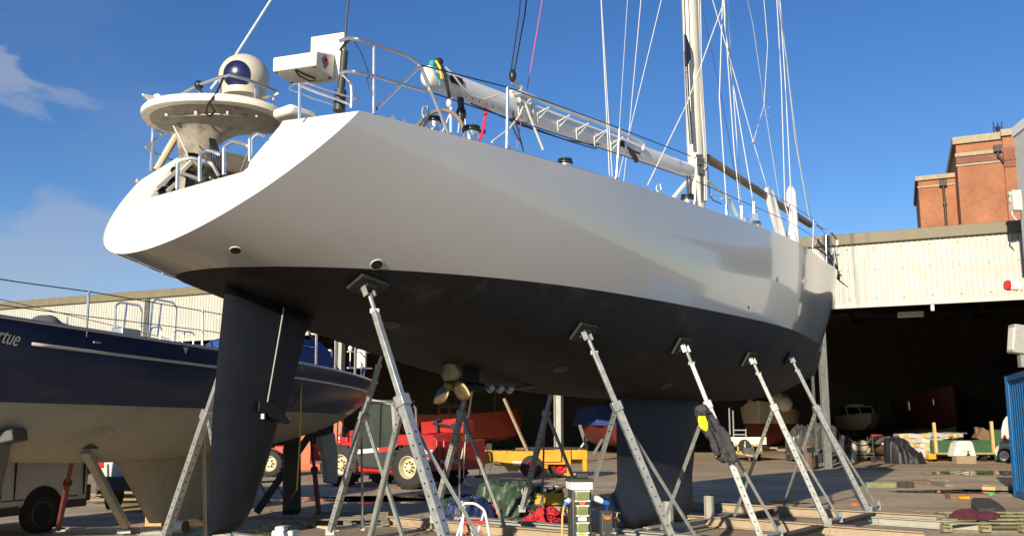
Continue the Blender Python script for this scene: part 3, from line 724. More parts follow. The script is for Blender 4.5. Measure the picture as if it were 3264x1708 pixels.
for x, y in ((-.42, -.31), (-.1, -.36), (.22, -.36), (.50, -.28)):
    b = MB(); b.lathe([(.016, 0.02), (.016, -.012)], WC + V((x, y, -.055)), (0, 0, 1), 10); build(b, "screw_cap", M['white'], arch)
# rail round the wing
def zp(x, y, z): return gp(x, y, z)
b = MB(); rz = WC.z + .30
rail = [zp(467, 376, WC.z - .02), zp(515, 335, WC.z + .16), zp(635, 270, rz), zp(705, 246, rz), zp(733, 240, rz), zp(780, 252, rz), zp(880, 290, rz), zp(888, 300, rz - .03), zp(862, 308, rz - .06), zp(840, 312, rz - .04)]
b.tube(rail, .017, 8)
for x, y0, y1 in ((704, 248, 296), (815, 268, 308), (640, 278, 296), (873, 305, 320)):
    p = zp(x, y0, rz); b.tube([p, V((p.x, p.y, WC.z + .08))], .013, 8)
build(b, "wing_rail", M['steel'], arch)
b = MB(); b.tube([zp(625, 266, rz + .02), zp(640, 290, rz - .1), zp(668, 330, WC.z + .02), zp(684, 355, WC.z - .1), zp(670, 372, WC.z - .2), zp(656, 362, WC.z - .18), zp(662, 335, WC.z - .05), zp(690, 298, WC.z + .1), zp(718, 235, rz + .06)], .012, 7)
b.sphere(zp(634, 272, rz), .05, 10); build(b, "hanging_cable", M['black'], arch)
# wind vane sensor at the port tip
b = MB(); p0, p1 = zp(455, 302, WC.z + .12), zp(522, 338, WC.z + .10)
b.tube([p0, p0.lerp(p1, .35), p0.lerp(p1, .6), p0.lerp(p1, .85), p1], [.012, .035, .05, .03, .03], 12); b.sphere(zp(503, 316, WC.z + .14), .055, 14)
build(b, "wind_sensor", M['white'], arch)
# satellite dome
dc = at_y(779, 252, WC.y + .12); DRD = .268
b = MB(); b.lathe([(DRD * .86, -.225)] + [(DRD * math.cos(a), DRD * .98 * math.sin(a)) for a in [R(-33 + 4 * k) for k in range(31)]] + [(.004, DRD * .98)], dc, (0, 0, 1), 48)
dome = build(b, "satellite_dome", M['dome'], yacht, ang=60)
fd = V((-.05, -.95, -.17)).normalized()
b = MB(); rows = []
e1 = fd.cross(V((0, 0, 1))).normalized(); e2 = e1.cross(fd)
for k in range(9):
    a = R(33) * (1 - k / 8) + .0005; rows.append([dc + (fd * math.cos(a) + (e1 * math.cos(j * PI / 20) + e2 * math.sin(j * PI / 20)) * math.sin(a)) * (DRD + .004) for j in range(40)])
b.grid(rows, wrap=True); build(b, "dome_panel", M['domeblue'], dome, ang=60)
# antenna wand behind the dome
b = MB(); p = at_y(733, 205, WC.y + .4); b.tube([at_y(672, 285, WC.y + .35), p, at_y(870, -10, WC.y + 1.0), at_y(935, -110, WC.y + 1.2)], .014, 7); build(b, "antenna_wand", M['white'], yacht)

# stern lockers on the rail
BZ = 5.02
bc = [gp(*q, BZ) for q in ((869, 229), (1008, 209), (1087, 246), (941, 263))]
ba = (bc[1] - bc[0]); bw = ba.length; ba.normalize(); bd = bc[2] - bc[1]; bl = bd.length; bd = (bd - ba * bd.dot(ba)).normalized()
bo = bc[0]; bh = at_y(1012, 164, bc[1].y).z - BZ
lock = MB()
def lp(x, y, z): return bo + ba * x + bd * y + V((0, 0, BZ - bo.z + z))
def lbox(mb, x0, x1, y0, y1, z0, z1):
    P = [lp(x, y, z) for z in (z0, z1) for x, y in ((x0, y0), (x1, y0), (x1, y1), (x0, y1))]
    mb.add(P, [(3, 2, 1, 0), (4, 5, 6, 7), (0, 1, 5, 4), (1, 2, 6, 5), (2, 3, 7, 6), (3, 0, 4, 7)])
P_ = [lp(x, y, z) for x, y, z in ((0, 0, 0), (bw, 0, 0), (bw, bl, 0), (0, bl, 0), (0, 0, bh), (bw, 0, bh), (bw, bl, bh * 1.75), (0, bl, bh * 1.75))]
lock.add(P_, [(3, 2, 1, 0), (4, 5, 6, 7), (0, 1, 5, 4), (1, 2, 6, 5), (2, 3, 7, 6), (3, 0, 4, 7)])
lidz = at_y(1090, 110, lp(bw * 1.18, bl, 0).y).z - BZ; locker = build(lock, "stern_locker", M['cream'], yacht, bev=.008)
b = MB(); lbox(b, bw * .46, bw * 1.18, bl * 1.02, bl * 1.02 + .03, -.02, lidz); lid = build(b, "open_lid", M['cream'], locker, bev=.008)
b = MB(); lbox(b, bw * .43, bw * .46, bl * 1.0, bl * 1.02 + .04, -.02, lidz + .01); lbox(b, bw * .43, bw * 1.2, bl * 1.0, bl * 1.02 + .04, lidz, lidz + .02); lbox(b, bw * 1.18, bw * 1.21, bl * 1.0, bl * 1.02 + .05, -.02, lidz + .015); build(b, "lid_rim", M['cream'], locker)
b = MB(); c0 = lp(bw + .004, bl * .48, bh * .72); k = bh * .55
b.prism([(0, -k), (k * .8, 0), (0, k), (-k * .8, 0)], c0, bd, V((0, 0, 1)), .003); hz = build(b, "hazard_label", M['diamond'], locker)
b = MB(); b.tube([c0 + ba * .004 + bd * (-.012) + V((0, 0, -.0)), c0 + ba * .004 + V((0, 0, .03)), c0 + ba * .004 + bd * .014 + V((0, 0, .005))], .006, 6); b.bar(c0 + ba * .004 + bd * (-.02) + V((0, 0, -.02)), c0 + ba * .004 + bd * .02 + V((0, 0, -.02)), .004, .006); build(b, "flame_mark", M['black'], hz)
b = MB(); b.tube([lp(bw * .5, .02, -.01), lp(bw * .52, bl * .25, -.045), lp(bw * .6, bl * .65, -.05), lp(bw * .64, bl * .8, -.02)], .014, 6, sq=.4); b.tube([lp(bw * .5, .02, -.005), lp(bw * .56, bl * .4, -.012), lp(bw * .64, bl * .8, -.006)], .012, 6, sq=.4); build(b, "carry_strap", M['black'], locker)
b = MB()
for x, y in ((.06, .06), (.94, .06), (.94, .9), (.06, .9)): b.lathe([(.014, 0), (.014, -.008)], lp(bw * x, bl * y, 0), (0, 0, 1), 10)
build(b, "bolt_head", M['black'], locker)

# pushpit
def PL(x, y): return YL(x, y, 1.74 if x < 1400 else 1.8)
b = MB(); hoop(b, [YL(1085, 131, 1.45), YL(1108, 122, 1.62), PL(1142, 126), PL(1193, 142), PL(1300, 178), PL(1338, 206), PL(1429, 424)], 0.0164)
hoop(b, [YL(1085, 234, 1.45), YL(1105, 228, 1.62), PL(1130, 229), PL(1188, 241), PL(1300, 275), PL(1373, 295)], 0.0148)
b.tube([PL(1193, 143), PL(1192, 364)], 0.0156, 8); b.tube([PL(1201, 347), PL(1338, 212)], 0.0140, 8)
hoop(b, [YL(1090, 236, 1.5), YL(1118, 262, 1.5), YL(1122, 300, 1.5), YL(1120, 345, 1.5)], 0.0140)
b.tube([YL(956, 268, .9), YL(955, 380, .9)], 0.0164, 8)
b.tube([YL(956, 274, .9), YL(1072, 317, 1.2), YL(1120, 335, 1.5)], 0.0140, 8); hoop(b, [YL(1000, 268, .6), YL(935, 268, .3), YL(920, 285, .3), YL(1000, 315, .7), YL(1060, 335, 1.0)], 0.0094); b.tube([YL(975, 264, .6), YL(1072, 298, 1.2), YL(1150, 320, 1.5)], 0.0094)
build(b, "pushpit", M['steel'], yacht)
b = MB(); hoop(b, [YL(520, 432, -1.74), YL(467, 385, -1.74), YL(472, 395, -1.74), YL(560, 430, -1.74), YL(590, 450, -1.74)], 0.0148)
hoop(b, [YL(555, 405, -1.74), YL(463, 470, -1.74), YL(478, 480, -1.74), YL(540, 508, -1.74), YL(575, 520, -1.74)], 0.0133)
b.tube([YL(487, 408, -1.74), YL(481, 546, -1.74)], 0.0164, 8); b.tube([YL(500, 340, -1.74), YL(468, 376, -1.74), YL(472, 398, -1.74), YL(590, 440, -1.74)], 0.0148, 8)
build(b, "port_pushpit", M['steel'], yacht)
b = MB(); b.tube([YL(497, 545, -1.74), YL(530, 490, -1.74), YL(565, 430, -1.74), YL(590, 390, -1.74)], [.045, .04, .045, .03], 10); build(b, "danbuoy", M['creamrope'], yacht)
b = MB(); b.tube([YL(553, 402, -.9), YL(575, 445, -.8), YL(600, 500, -.75)], 0.0070); build(b, "white_halyard_tail", M['rope'], yacht)
b = MB(); b.lathe([(.03, 0), (.03, .05), (.05, .06), (.04, .1)], YL(441, 585, -1.84) + V((0, 0, -.06)), (0, 0, 1), 12); build(b, "quarter_cleat", M['steel'], yacht)
# whip antenna and base
b = MB(); b.tube([YL(1081, 355, 1.15), YL(1086, 290, 1.15)], .055, 12); b.tube([YL(1086, 290, 1.15), YL(1092, 240, 1.15), YL(1098, 165, 1.15)], .035, 12); b.tube([YL(1098, 165, 1.15), YL(1103, 70, 1.15), YL(1113, -20, 1.15), YL(1122, -120, 1.15)], .011, 6)
build(b, "whip_antenna", M['charcoal'], yacht)
b = MB(); b.tube([YL(1085, 160, 1.4), YL(1100, 140, 1.5), YL(1118, 124, 1.6)], .012); b.tube([YL(1130, 134, 1.66), YL(1150, 165, 1.7), YL(1168, 215, 1.72), YL(1180, 242, 1.74), YL(1170, 250, 1.74), YL(1177, 278, 1.74), YL(1183, 300, 1.74)], .012, 6, sq=.35); build(b, "lashing_strap", M['black'], yacht)
# wheels and stern gear
for cx, lat, rr in ((1085, .75, .42), (1150, -.55, .36)):
    c0 = W(2.0 if lat > 0 else 2.0, lat, 4.62); b = MB()
    b.tube([c0 + YR * (rr * math.cos(k * PI / 20)) + (V((0, 0, 1)) * rr * math.sin(k * PI / 20)) + YU * .0 for k in range(40)], .022, 8, closed=True)
    wl_ = build(b, "steering_wheel", M['brownpole'], yacht); b = MB()
    for k in range(3):
        a = k * PI / 3; d = YR * math.cos(a) + V((0, 0, 1)) * math.sin(a); b.tube([c0 - d * rr, c0 + d * rr], .009, 6)
    b.lathe([(.05, -.05), (.05, .05)], c0, YU, 14); build(b, "spokes", M['steel'], wl_)
b = MB(); b.box(YL(940, 368, .3), (.30, .34, .10), Matrix.Rotation(-YA, 3, 'Z')); build(b, "helm_console", M['hullwhite'], yacht, bev=.04)
b = MB(); b.box(YL(938, 354, .32), (.2, .2, .05), Matrix.Rotation(-YA, 3, 'Z')); build(b, "compass_cover", M['black'], yacht, bev=.02)
b = MB()
for k in range(4): b.tube([W(.75 + .15 * k, 1.2, sheer(1) + .10), W(.85 + .15 * k, 1.25, sheer(1) + .25), W(1.0 + .15 * k, 1.2, sheer(1) + .1)], .02, 8)
build(b, "mooring_cleat", M['steel'], yacht)
def winch(x, y, lat, rr, hh):
    p = YL(x, y, lat); t, l_, z = tb(p); q = W(t, l_, sheer(t) + .02); b = MB(); h2 = max(hh, z - q.z)
    b.lathe([(rr * 1.12, 0), (rr * 1.05, h2 * .1), (rr * .86, h2 * .2), (rr * .78, h2 * .45), (rr * .86, h2 * .76)], q, (0, 0, 1), 28); d_ = build(b, "winch", M['steel'], yacht)
    b = MB(); b.lathe([(rr * .9, h2 * .76), (rr * 1.12, h2 * .79), (rr * 1.14, h2 * .85), (rr * .95, h2 * .88), (rr * 1.06, h2 * .92), (rr * 1.02, h2 * .98), (rr * .5, h2), (rr * .2, h2 * 1.01)], q, (0, 0, 1), 28); build(b, "winch_top", M['black'], d_)
winch(1385, 374, 1.55, .066, .15); winch(1503, 404, 1.55, .088, .18); winch(1801, 507, 1.5, .082, .16); winch(2191, 620, 1.45, .09, .2)
b = MB()
for x0, x1, y0, y1 in ((1548, 1600, 452, 468), (1642, 1770, 481, 515), (1822, 1955, 530, 572), (2010, 2080, 590, 610), (2110, 2190, 622, 645), (2225, 2290, 655, 675), (2315, 2370, 683, 702)):
    p, q = YL(x0, y0 + 3, 1.55), YL(x1, y1 + 3, 1.55); t0, t1 = tb(p)[0], tb(q)[0]; b = MB(); b.bar(W(t0, 1.55, sheer(t0) + .045), W(t1, 1.55, sheer(t1) + .045), .16, .09); build(b, "track_box", M['alu'], yacht, bev=.01)
b = MB(); b.tube([W(1.0, 1.3, sheer(1) + .1), W(1.35, 1.35, sheer(1.3) + .2), W(1.9, 1.3, sheer(1.9) + .12), W(2.3, 1.3, sheer(2) + .06)], .035); build(b, "cockpit_coaming", M['cream'], yacht)
for x, y in ((1355, 372), (2100, 604)):
    b = MB(); p = YL(x, y + 22, 1.62); b.lathe([(.05, 0), (.03, .04), (.03, .1)], p - V((0, 0, .06)), (0, 0, 1), 12); b.tube([p + V((0, 0, .04)), p + V((-.03, 0, .10)), p + V((-.02, 0, .16)), p + V((.02, 0, .17)), p + V((.035, 0, .10)), p + V((.01, 0, .04))], .011, 8); build(b, "stand_up_block", M['galv'], yacht)

# stanchions, guard wires, pulpit
stn = [((1618, 279), (1616, 475)), ((1975, 410), (1963, 573)), ((2219, 505), (2214, 650))]
tops = [PL(1340, 208)]; mids = [PL(1376, 296)]
for a_, c_ in stn:
    p, q = YL(*a_, 1.78), YL(*c_, 1.78); b = MB(); b.tube([q - V((0, 0, .05)), p], .018, 8); b.lathe([(.045, 0), (.03, .09)], q - V((0, 0, .06)), (0, 0, 1), 12); build(b, "stanchion", M['steel'], yacht); tops.append(p); mids.append(q.lerp(p, .5))
bowst = [((2518, 650), (2513, 764), .75), ((2593, 700), (2589, 805), .62), ((2632, 749), (2634, 836), .4), ((2661, 790), (2657, 862), .25)]
for x0, x1, lt in bowst:
    p, q = YL(*x0, lt), YL(*x1, lt); b = MB(); b.tube([q - V((0, 0, .05)), p], .02, 8); build(b, "pulpit_post", M['steel'], yacht); tops.append(p); mids.append(q.lerp(p, .5))
b = MB(); b.tube(tops, .0065, 6); b.tube(mids, .006, 6); build(b, "guard_wire", M['black'], yacht)
b = MB()
for i in range(26):
    u = i / 25; a_ = YL(2597, 790, .6).lerp(YL(2668, 868, .1), u); c_ = YL(2606, 762, .55).lerp(YL(2664, 840, .15), u) + V((0, 0, .05 * math.sin(i)))
    b.tube([a_, a_.lerp(c_, .5) + V((.03, 0, 0)), c_], .008, 5)
b.tube([YL(2598, 785, .6), YL(2632, 812, .4), YL(2668, 862, .1)], .02); b.tube([YL(2610, 770, .5), YL(2640, 800, .3), YL(2670, 858, .1)], .018)
b.tube([YL(2661, 790, .2), YL(2648, 850, .2), YL(2672, 868, .1), YL(2661, 790, .2)], .012); b.tube([YL(2648, 814, .2), YL(2676, 812, .1)], .012)
build(b, "bow_lashing", M['charcoal'], yacht)
b = MB(); b.lathe([(.05, -.08), (.07, 0), (.05, .08)], YL(2672, 872, 0), YR, 14); b.bar(YL(2655, 850, 0), YL(2676, 878, 0), .1, .06); build(b, "bow_roller", M['steel'], yacht)
b = MB(); b.tube([YL(2671, 878, 0), YL(2676, 895, 0), YL(2702, 915, 0)], [.03, .018, .012], 7); b.sphere(YL(2672, 886, 0), .05, 10); build(b, "hanging_line", M['charcoal'], yacht)

# mast, boom, spinnaker pole
mt = W(9.95, 0, 0); b = MB(); rows = []
for z in (4.6, 8, 14, 21):
    rows.append([W(9.95 - .012 * (z - 4.6) + .195 * math.cos(2 * PI * k / 24), .14 * math.sin(2 * PI * k / 24), z) for k in range(24)])
b.grid(rows, wrap=True); mast = build(b, "mast", M['mastp'], yacht, ang=60)
def MP(x, y): return YL(x, y, .125)
b = MB(); b.tube([MP(2186, 165), MP(2194, 330), MP(2204, 460)], .034, 8); b.tube([MP(2180, -60), MP(2187, 165)], .010, 6); b.prism([(0, 0), (.16, .2), (.12, .45), (0, .6), (-.05, .6), (-.05, 0)], MP(2187, 212), YU, V((0, 0, 1)), .03); build(b, "batten_car_track", M['black'], mast)
b = MB(); b.tube([MP(2204, 460), MP(2206, 520)], .008)
for k in range(15):
    b = MB(); b.box(MP(2188 + k * 1.1, 232 + k * 16), (.02, .05, .045)); build(b, "batten_car", M['alu'], mast)
b = MB()
for k, (x0, x1) in enumerate(((2222, 2244), (2230, 2246), (2236, 2250))):
    p = YL(x0, 150 + 40 * k, .12); b.tube([YL(x0 - 4, -40, .13), p, YL(x1, 470, .16), YL(x1 + 2, 640, .2)], .011, 6)
build(b, "halyard", M['rope'], mast)
b = MB()
for x in (2190, 2200, 2234, 2243): b = MB(); b.tube([YL(x, 560, .14), YL(x + 2, 600, .16), YL(x + 4, 645, .2)], .016, 6); build(b, "mast_foot_line", M['charcoal'], mast)
b = MB(); b.box(YL(2228, 512, .12), (.12, .12, .2)); build(b, "line_clutch", M['charcoal'], mast); b = MB(); b.box(YL(2232, 545, .14), (.1, .1, .14)); build(b, "line_clutch", M['charcoal'], mast)
b0, b1 = YL(1360, 243, 0), YL(2212, 550, 0); bdv = (b1 - b0).normalized(); bup = YR.cross(bdv).normalized() * 1; 
if bup.z < 0: bup = -bup
def BM(u, y, z): return b0 + (b1 - b0) * u + YR * y + bup * z
b = MB(); rows = []
for u, k in ((-.006, .45), (-.003, .8), (.004, .97), (.02, 1), (.3, 1), (.7, .98), (.97, .92), (.992, .8), (1, .5)):
    rows.append([BM(u, .105 * k * math.cos(2 * PI * j / 28), .148 * k * math.sin(2 * PI * j / 28) + (0.0 if u > .01 else 0)) for j in range(28)])
b.grid(rows, wrap=True); b.add(rows[0], [tuple(range(28))]); boom = build(b, "boom", M['spar'], yacht, ang=60)
def BS(x, y): return YL(x, y, .16)
b = MB(); hoop(b, [BS(1632, 305), BS(1672, 298), BS(1745, 332), BS(1930, 400), BS(2052, 458), BS(2048, 480)], .026)
for x, y in ((1690, 316), (1750, 340), (1815, 366), (1875, 392), (1932, 414), (1985, 436), (2040, 458)):
    p = BS(x, y + 2); q = YL(x - 38, y + 24, .10); r_ = YL(x - 36, y + 42, .08)
    if x > 2020: continue
    b.tube([q, p], .014, 7); b.tube([p, r_], .014, 7); b.bar(q + V((0, 0, .05)), r_ - V((0, 0, .05)), .012, .05)
build(b, "boom_gallery", M['spar'], boom)
b = MB(); p = YL(1456, 257, .112)
b.prism([(-.10, -.05), (.10, -.05), (.13, 0), (.10, .05), (-.10, .05), (-.13, 0)], p, bdv, bup, .006); build(b, "sheave_slot", M['bolt'], boom); b = MB(); p = YL(1982, 458, .108); b.prism([(-.08, -.05), (.08, -.05), (.08, .05), (-.08, .05)], p, bdv, bup, .008)
build(b, "sheave_slot", M['bolt'], boom)
b = MB()
for k in range(10):
    p = YL(1440 + k * 22, 292 + k * 8, .085); b = MB(); b.lathe([(.01, 0), (.01, .006)], p, YR, 8); build(b, "rivet", M['bolt'], boom)
b = MB(); u_ = .245
for uu in (u_, u_ + .035): b.tube([BM(uu, .112 * math.cos(k * PI / 12), .155 * math.sin(k * PI / 12)) for k in range(24)], .016, 6, closed=True)
b.tube([BM(u_, 0, .155), BM(u_ + .005, .05, .22), BM(u_ + .02, .02, .32), YL(1633, 262, 0)], .022, 7)
b.tube([BM(u_ - .02, .03, .18), BM(u_ + .005, .08, .20), BM(u_ + .03, .08, .17)], .04, 8)
build(b, "boom_strop", M['creamrope'], boom)
b = MB(); b.tube([YL(1638, 175, 0), YL(1633, 262, 0)], .001); b = MB(); b.sphere(YL(1634, 242, .02), .075, 14, (.7, .7, 1.25)); build(b, "topping_lift_block", M['black'], boom)
b = MB(); b.tube([YL(1629, 225, .02), YL(1655, 45, .02), YL(1664, -60, .02)], .010, 6); b.tube([YL(1640, 225, -.02), YL(1673, 45, -.02), YL(1684, -60, -.02)], .010, 6); build(b, "topping_lift", M['blackrope'], yacht)
b = MB(); b.tube([YL(1678, 300, -.1), YL(1721, 45, 0), YL(1738, -60, 0)], .007, 6); b.tube([YL(1647, 473, .1), YL(1660, 390, .1), YL(1670, 345, 0)], .006, 6); build(b, "pink_line", M['pink'], yacht)
b = MB(); b.sphere(YL(1399, 198, .02), .055, 12); b.tube([YL(1403, 205, 0.135), YL(1418, 235, 0.155), YL(1428, 290, 0.165), YL(1433, 312, 0.135)], .022, 7); build(b, "black_outhaul", M['blackrope'], boom)
b = MB(); b.sphere(YL(1378, 204, .05), .045, 12); b.tube([YL(1378, 210, 0.135), YL(1388, 235, 0.160), YL(1401, 255, 0.160), YL(1402, 275, 0.155)], .014, 7); build(b, "teal_lashing", M['teal'], boom)
b = MB(); b.tube([YL(1390, 196, .05), YL(1402, 215, 0.155), YL(1408, 253, 0.155)], .016, 7); build(b, "yellow_lashing", M['yellow'], boom)
b = MB(); b.tube([YL(1420, 215, 0.135), YL(1445, 240, 0.160), YL(1475, 280, 0.165), YL(1500, 305, 0.160), YL(1540, 318, 0.155), YL(1585, 304, 0.160)], .012, 6); build(b, "reef_line", M['rope'], boom)
b = MB(); b.tube([YL(1437, 312, .05), YL(1437, 424, .1)], .016, 7); b.sphere(YL(1432, 330, .05), .05, 12, (.8, .8, 1.2)); b.tube([YL(1468, 352, .03), YL(1460, 424, .1)], .008); b.tube([YL(1474, 385, 0), YL(1473, 424, 0)], .008); b.tube([YL(1482, 380, .1), YL(1487, 424, .1)], .008); build(b, "mainsheet", M['rope'], boom)
b = MB(); b.sphere(YL(1470, 365, .03), .085, 14, (.8, .8, 1.3)); b.tube([YL(1468, 315, .02), YL(1470, 350, .03)], .045, 8); build(b, "mainsheet_block", M['black'], boom)
b = MB(); b.tube([YL(1550, 345, .03), YL(1545, 385, .1), YL(1530, 446, .3)], .022, 7, sq=.5); b.sphere(YL(1541, 420, .15), .035, 10); build(b, "preventer_strap", M['redstrap'], boom)
b = MB(); b.tube([YL(1672, 325, .14), YL(1692, 380, .14), YL(1712, 430, .14), YL(1731, 477, .14)], .017, 7); b.tube([YL(1668, 338, .12), YL(1655, 370, .2), YL(1625, 410, .4), YL(1568, 453, .8)], .013, 7); build(b, "dangling_rope", M['rope'], boom)
b = MB(); b.tube([YL(1634, 365, .1), YL(1650, 410, .15), YL(1668, 482, .2)], .011, 6); b.tube([YL(1636, 355, .1), YL(1634, 405, .15), YL(1655, 450, .2)], .011, 6); b.tube([YL(1500, 330, .05), YL(1640, 388, .05), YL(1800, 445, .05), YL(1890, 462, .05), YL(1960, 458, .05)], .009, 6); b.tube([YL(1540, 345, .06), YL(1660, 400, .06), YL(1830, 455, .06), YL(1900, 475, .06)], .009, 6); build(b, "black_control_line", M['blackrope'], boom)
b = MB(); b.tube([YL(2010, 478, .1), YL(2022, 500, .12), YL(2030, 515, .12)], .04, 8); b.tube([YL(2000, 470, .1), YL(2015, 480, .12), YL(2040, 490, .12)], .02, 7); build(b, "lashed_bag", M['black'], boom)
b = MB(); b.tube([YL(2206, 560, .0), YL(2140, 640, .0)], .045, 10); build(b, "boom_vang", M['spar'], boom)
b = MB(); pa, pb = YL(2246, 498, .05), YL(2588, 720, .12); b.tube([pa, pa.lerp(pb, .02), pa.lerp(pb, .98), pb], [.04, .075, .075, .05], 16); build(b, "spinnaker_pole", M['pole'], yacht)

# standing and running rigging
def stay(pts, lat0, lat1, r_, name, m_, px_end=None):
    b = MB(); n_ = len(pts); out = []
    for i, (x, y) in enumerate(pts): out.append(YL(x, y, lat0 + (lat1 - lat0) * i / (n_ - 1)))
    d = (out[-1] - out[-2]).normalized(); out.append(out[-1] + d * 9)
    b.tube(out, r_ * .8, 6); return build(b, name, m_, yacht)
stay([(1943, 566), (1935, 400), (1916, 0)], 1.5, .9, .0085, "runner", M['rope'])
stay([(1952, 568), (1941, 400), (1917, 0)], 1.5, .9, .0075, "runner", M['rope'])
stay([(1974, 410), (2000, 0)], 1.78, 1.6, .004, "thin_line", M['rope'])
stay([(1988, 578), (2005, 420), (2043, 0)], -1.2, -.6, .009, "runner", M['rope'])
stay([(1969, 575), (2006, 423), (2108, 0)], -1.3, -.5, .009, "runner", M['rope'])
stay([(2064, 590), (2190, 330), (2310, 0)], 1.1, 1.0, .011, "checkstay", M['rope'])
stay([(2360, 655), (2300, 310), (2233, 0)], 1.3, .3, .0055, "dark_line", M['blackrope'])
stay([(2318, 686), (2293, 309), (2303, 0)], 1.45, .9, .011, "shroud", M['rope'])
stay([(2363, 702), (2340, 480), (2320, 200), (2308, 0)], 1.38, .8, .010, "shroud", M['rope'])
stay([(2369, 700), (2345, 400), (2319, 0)], 1.3, .7, .009, "shroud", M['rope'])
stay([(2405, 672), (2371, 470), (2332, 240), (2310, 80), (2306, 0)], 1.25, .6, .010, "shroud", M['rope'])
stay([(2445, 598), (2400, 450), (2330, 200), (2271, 0)], .25, .05, .012, "inner_stay", M['rope'])
stay([(2486, 650), (2437, 338), (2400, 80), (2382, 0)], -.6, -.3, .007, "flag_halyard", M['rope'])
stay([(2401, 453), (2435, 337), (2447, 145), (2435, 0)], .3, .1, .008, "slack_halyard", M['rope'])
stay([(2513, 690), (2502, 650), (2490, 250), (2476, 0)], .5, .2, .012, "inner_stay", M['rope'])
stay([(2520, 596), (2505, 300), (2486, 0)], .05, .02, .014, "inner_stay", M['rope'])
stay([(2584, 690), (2555, 560), (2520, 300), (2487, 0)], .1, .03, .016, "forestay", M['steel'])
stay([(2580, 700), (2535, 450), (2505, 180), (2480, 0)], .3, .05, .009, "dark_line", M['silver'])
b = MB()
for x, y in ((2438, 342), (2441, 369), (2402, 452)): b.tube([YL(x - 4, y, .2), YL(x + 8, y + 3, .2), YL(x + 13, y + 1 + 8 * (x < 2410), .2)], .012, 6)
build(b, "rope_tail", M['rope'], yacht)
for a_, c_ in (((2445, 596), (2492, 760)), ((2520, 594), (2532, 785))):
    b = MB(); p, q = YL(*a_, .15), YL(*c_, .15); d = (q - p); b.tube([p, p + d * .05, p + d * .12, q], [.03, .085, .11, .115], 18); build(b, "stay_cover", M['white'], yacht)
b = MB()
for x, y in ((2318, 690), (2365, 700), (2404, 685)):
    p = YL(x, y, 1.4); b = MB(); b.tube([p - V((0, 0, .08)), p + V((0, 0, .22))], .026, 8); b.box(p - V((0, 0, .04)), (.1, .08, .12)); build(b, "turnbuckle", M['steel'], yacht)
b = MB(); b.bar(YL(2373, 701, 1.35), YL(2404, 701, 1.3), .04, .04); b.tube([YL(2404, 712, 1.3), YL(2406, 672, 1.28)], .03, 8); b.sphere(YL(2416, 716, 1.3), .07, 10)
build(b, "chainplate_bar", M['steel'], yacht)
b = MB()
for pts in (((2256, 577), (2294, 608), (2327, 640), (2350, 690)), ((2264, 620), (2283, 628)), ((2300, 633), (2350, 636), (2357, 634)), ((2600, 715), (2622, 730), (2636, 732)), ((2648, 740), (2668, 765), (2668, 782))):
    b = MB(); b.tube([YL(x, y, .9 if x < 2400 else .4) for x, y in pts], .03, 6, sq=.12); build(b, "flapping_tape", M['tape'], yacht)
b = MB(); b.tube([YL(2300, 650, 1.2), YL(2275, 640, 1.2), YL(2262, 625, 1.2), YL(2255, 530, .4), YL(2250, 545, .3)], .008); build(b, 'black_wire', M['blackrope'], yacht); b = MB(); b.tube([YL(2450, 735, .9), YL(2490, 760, .95), YL(2505, 770, .95), YL(2508, 735, .8)], .007); build(b, "black_wire", M['blackrope'], yacht)

# hull fittings
b = MB()
for x, y, r_ in ((751, 797, .045), (1201, 843, .055)):
    d = ray(x, y).normalized()
    tv = BVHTree.FromPolygons([tuple(MW['racing_yacht'] @ v_.co) for v_ in topsides.data.vertices], [tuple(p.vertices) for p in topsides.data.polygons])
    h = tv.ray_cast(CAM, d)
    if h[0] is None: h = hull_bvh.ray_cast(CAM, d)
    nn = h[1] if h[1].dot(d) < 0 else -h[1]
    b = MB(); b.cur = 1; b.lathe([(r_ * 1.15, -.02), (r_ * 1.15, .006)], h[0], nn, 20); b.cur = 0; b.lathe([(r_, 0), (r_, .010)], h[0], nn, 20); build(b, "hull_outlet", [M['bolt'], M['hullwhite']], yacht)
b = MB()
for x, y in ((2386, 980), (2477, 887), (2477, 894), (2609, 1055)):
    h = tv.ray_cast(CAM, ray(x, y).normalized())
    if h[0] is not None:
        nn = h[1] if h[1].dot(ray(x, y)) < 0 else -h[1]; b = MB(); b.lathe([(.022, -.01), (.022, .004)], h[0], nn, 12); build(b, "skin_fitting", M['bolt'], yacht)
b = MB()
for x, y in ((1246, 1034), (1783, 1176), (2120, 1230), (2490, 1222), (1625, 1222)):
    p, nn = hull_hit(x, y)
    if p: b = MB(); b.lathe([(.10, -.01), (.095, .012), (.06, .022)], p, nn, 20); build(b, "bottom_skin_fitting", M['charcoal'], yacht)

# keel, rudder, propeller
def foil(mb, secs, n_=22):      # secs: (t leading, t trailing, half thickness, z)
    rows = []
    for tl, tt_, th, z in secs:
        r_ = []
        for k in range(2 * n_):
            u = (1 - math.cos(PI * k / n_)) / 2 if k <= n_ else (1 - math.cos(PI * (2 * n_ - k) / n_)) / 2
            yy = th * 1.9 * (math.sqrt(max(u, 0)) * (1 - u) * 1.25 + .05 * u * (1 - u))
            r_.append(W(tl + (tt_ - tl) * u, yy if k <= n_ else -yy, z))
        rows.append(r_)
    mb.grid(rows, wrap=True); mb.add(rows[0], [tuple(range(2 * n_))]); mb.add(rows[-1], [tuple(range(2 * n_))])
b = MB(); foil(b, [(9.80, 6.90, .20, 2.35), (9.66, 6.92, .19, 1.9), (9.42, 6.92, .17, 1.0), (9.36, 6.92, .17, .80), (9.33, 6.84, .20, .66), (9.30, 6.62, .25, .54), (9.28, 6.28, .29, .43), (9.25, 5.95, .31, .32), (9.2, 5.85, .30, .2), (9.1, 5.95, .22, .11), (8.9, 6.3, .08, .09)])
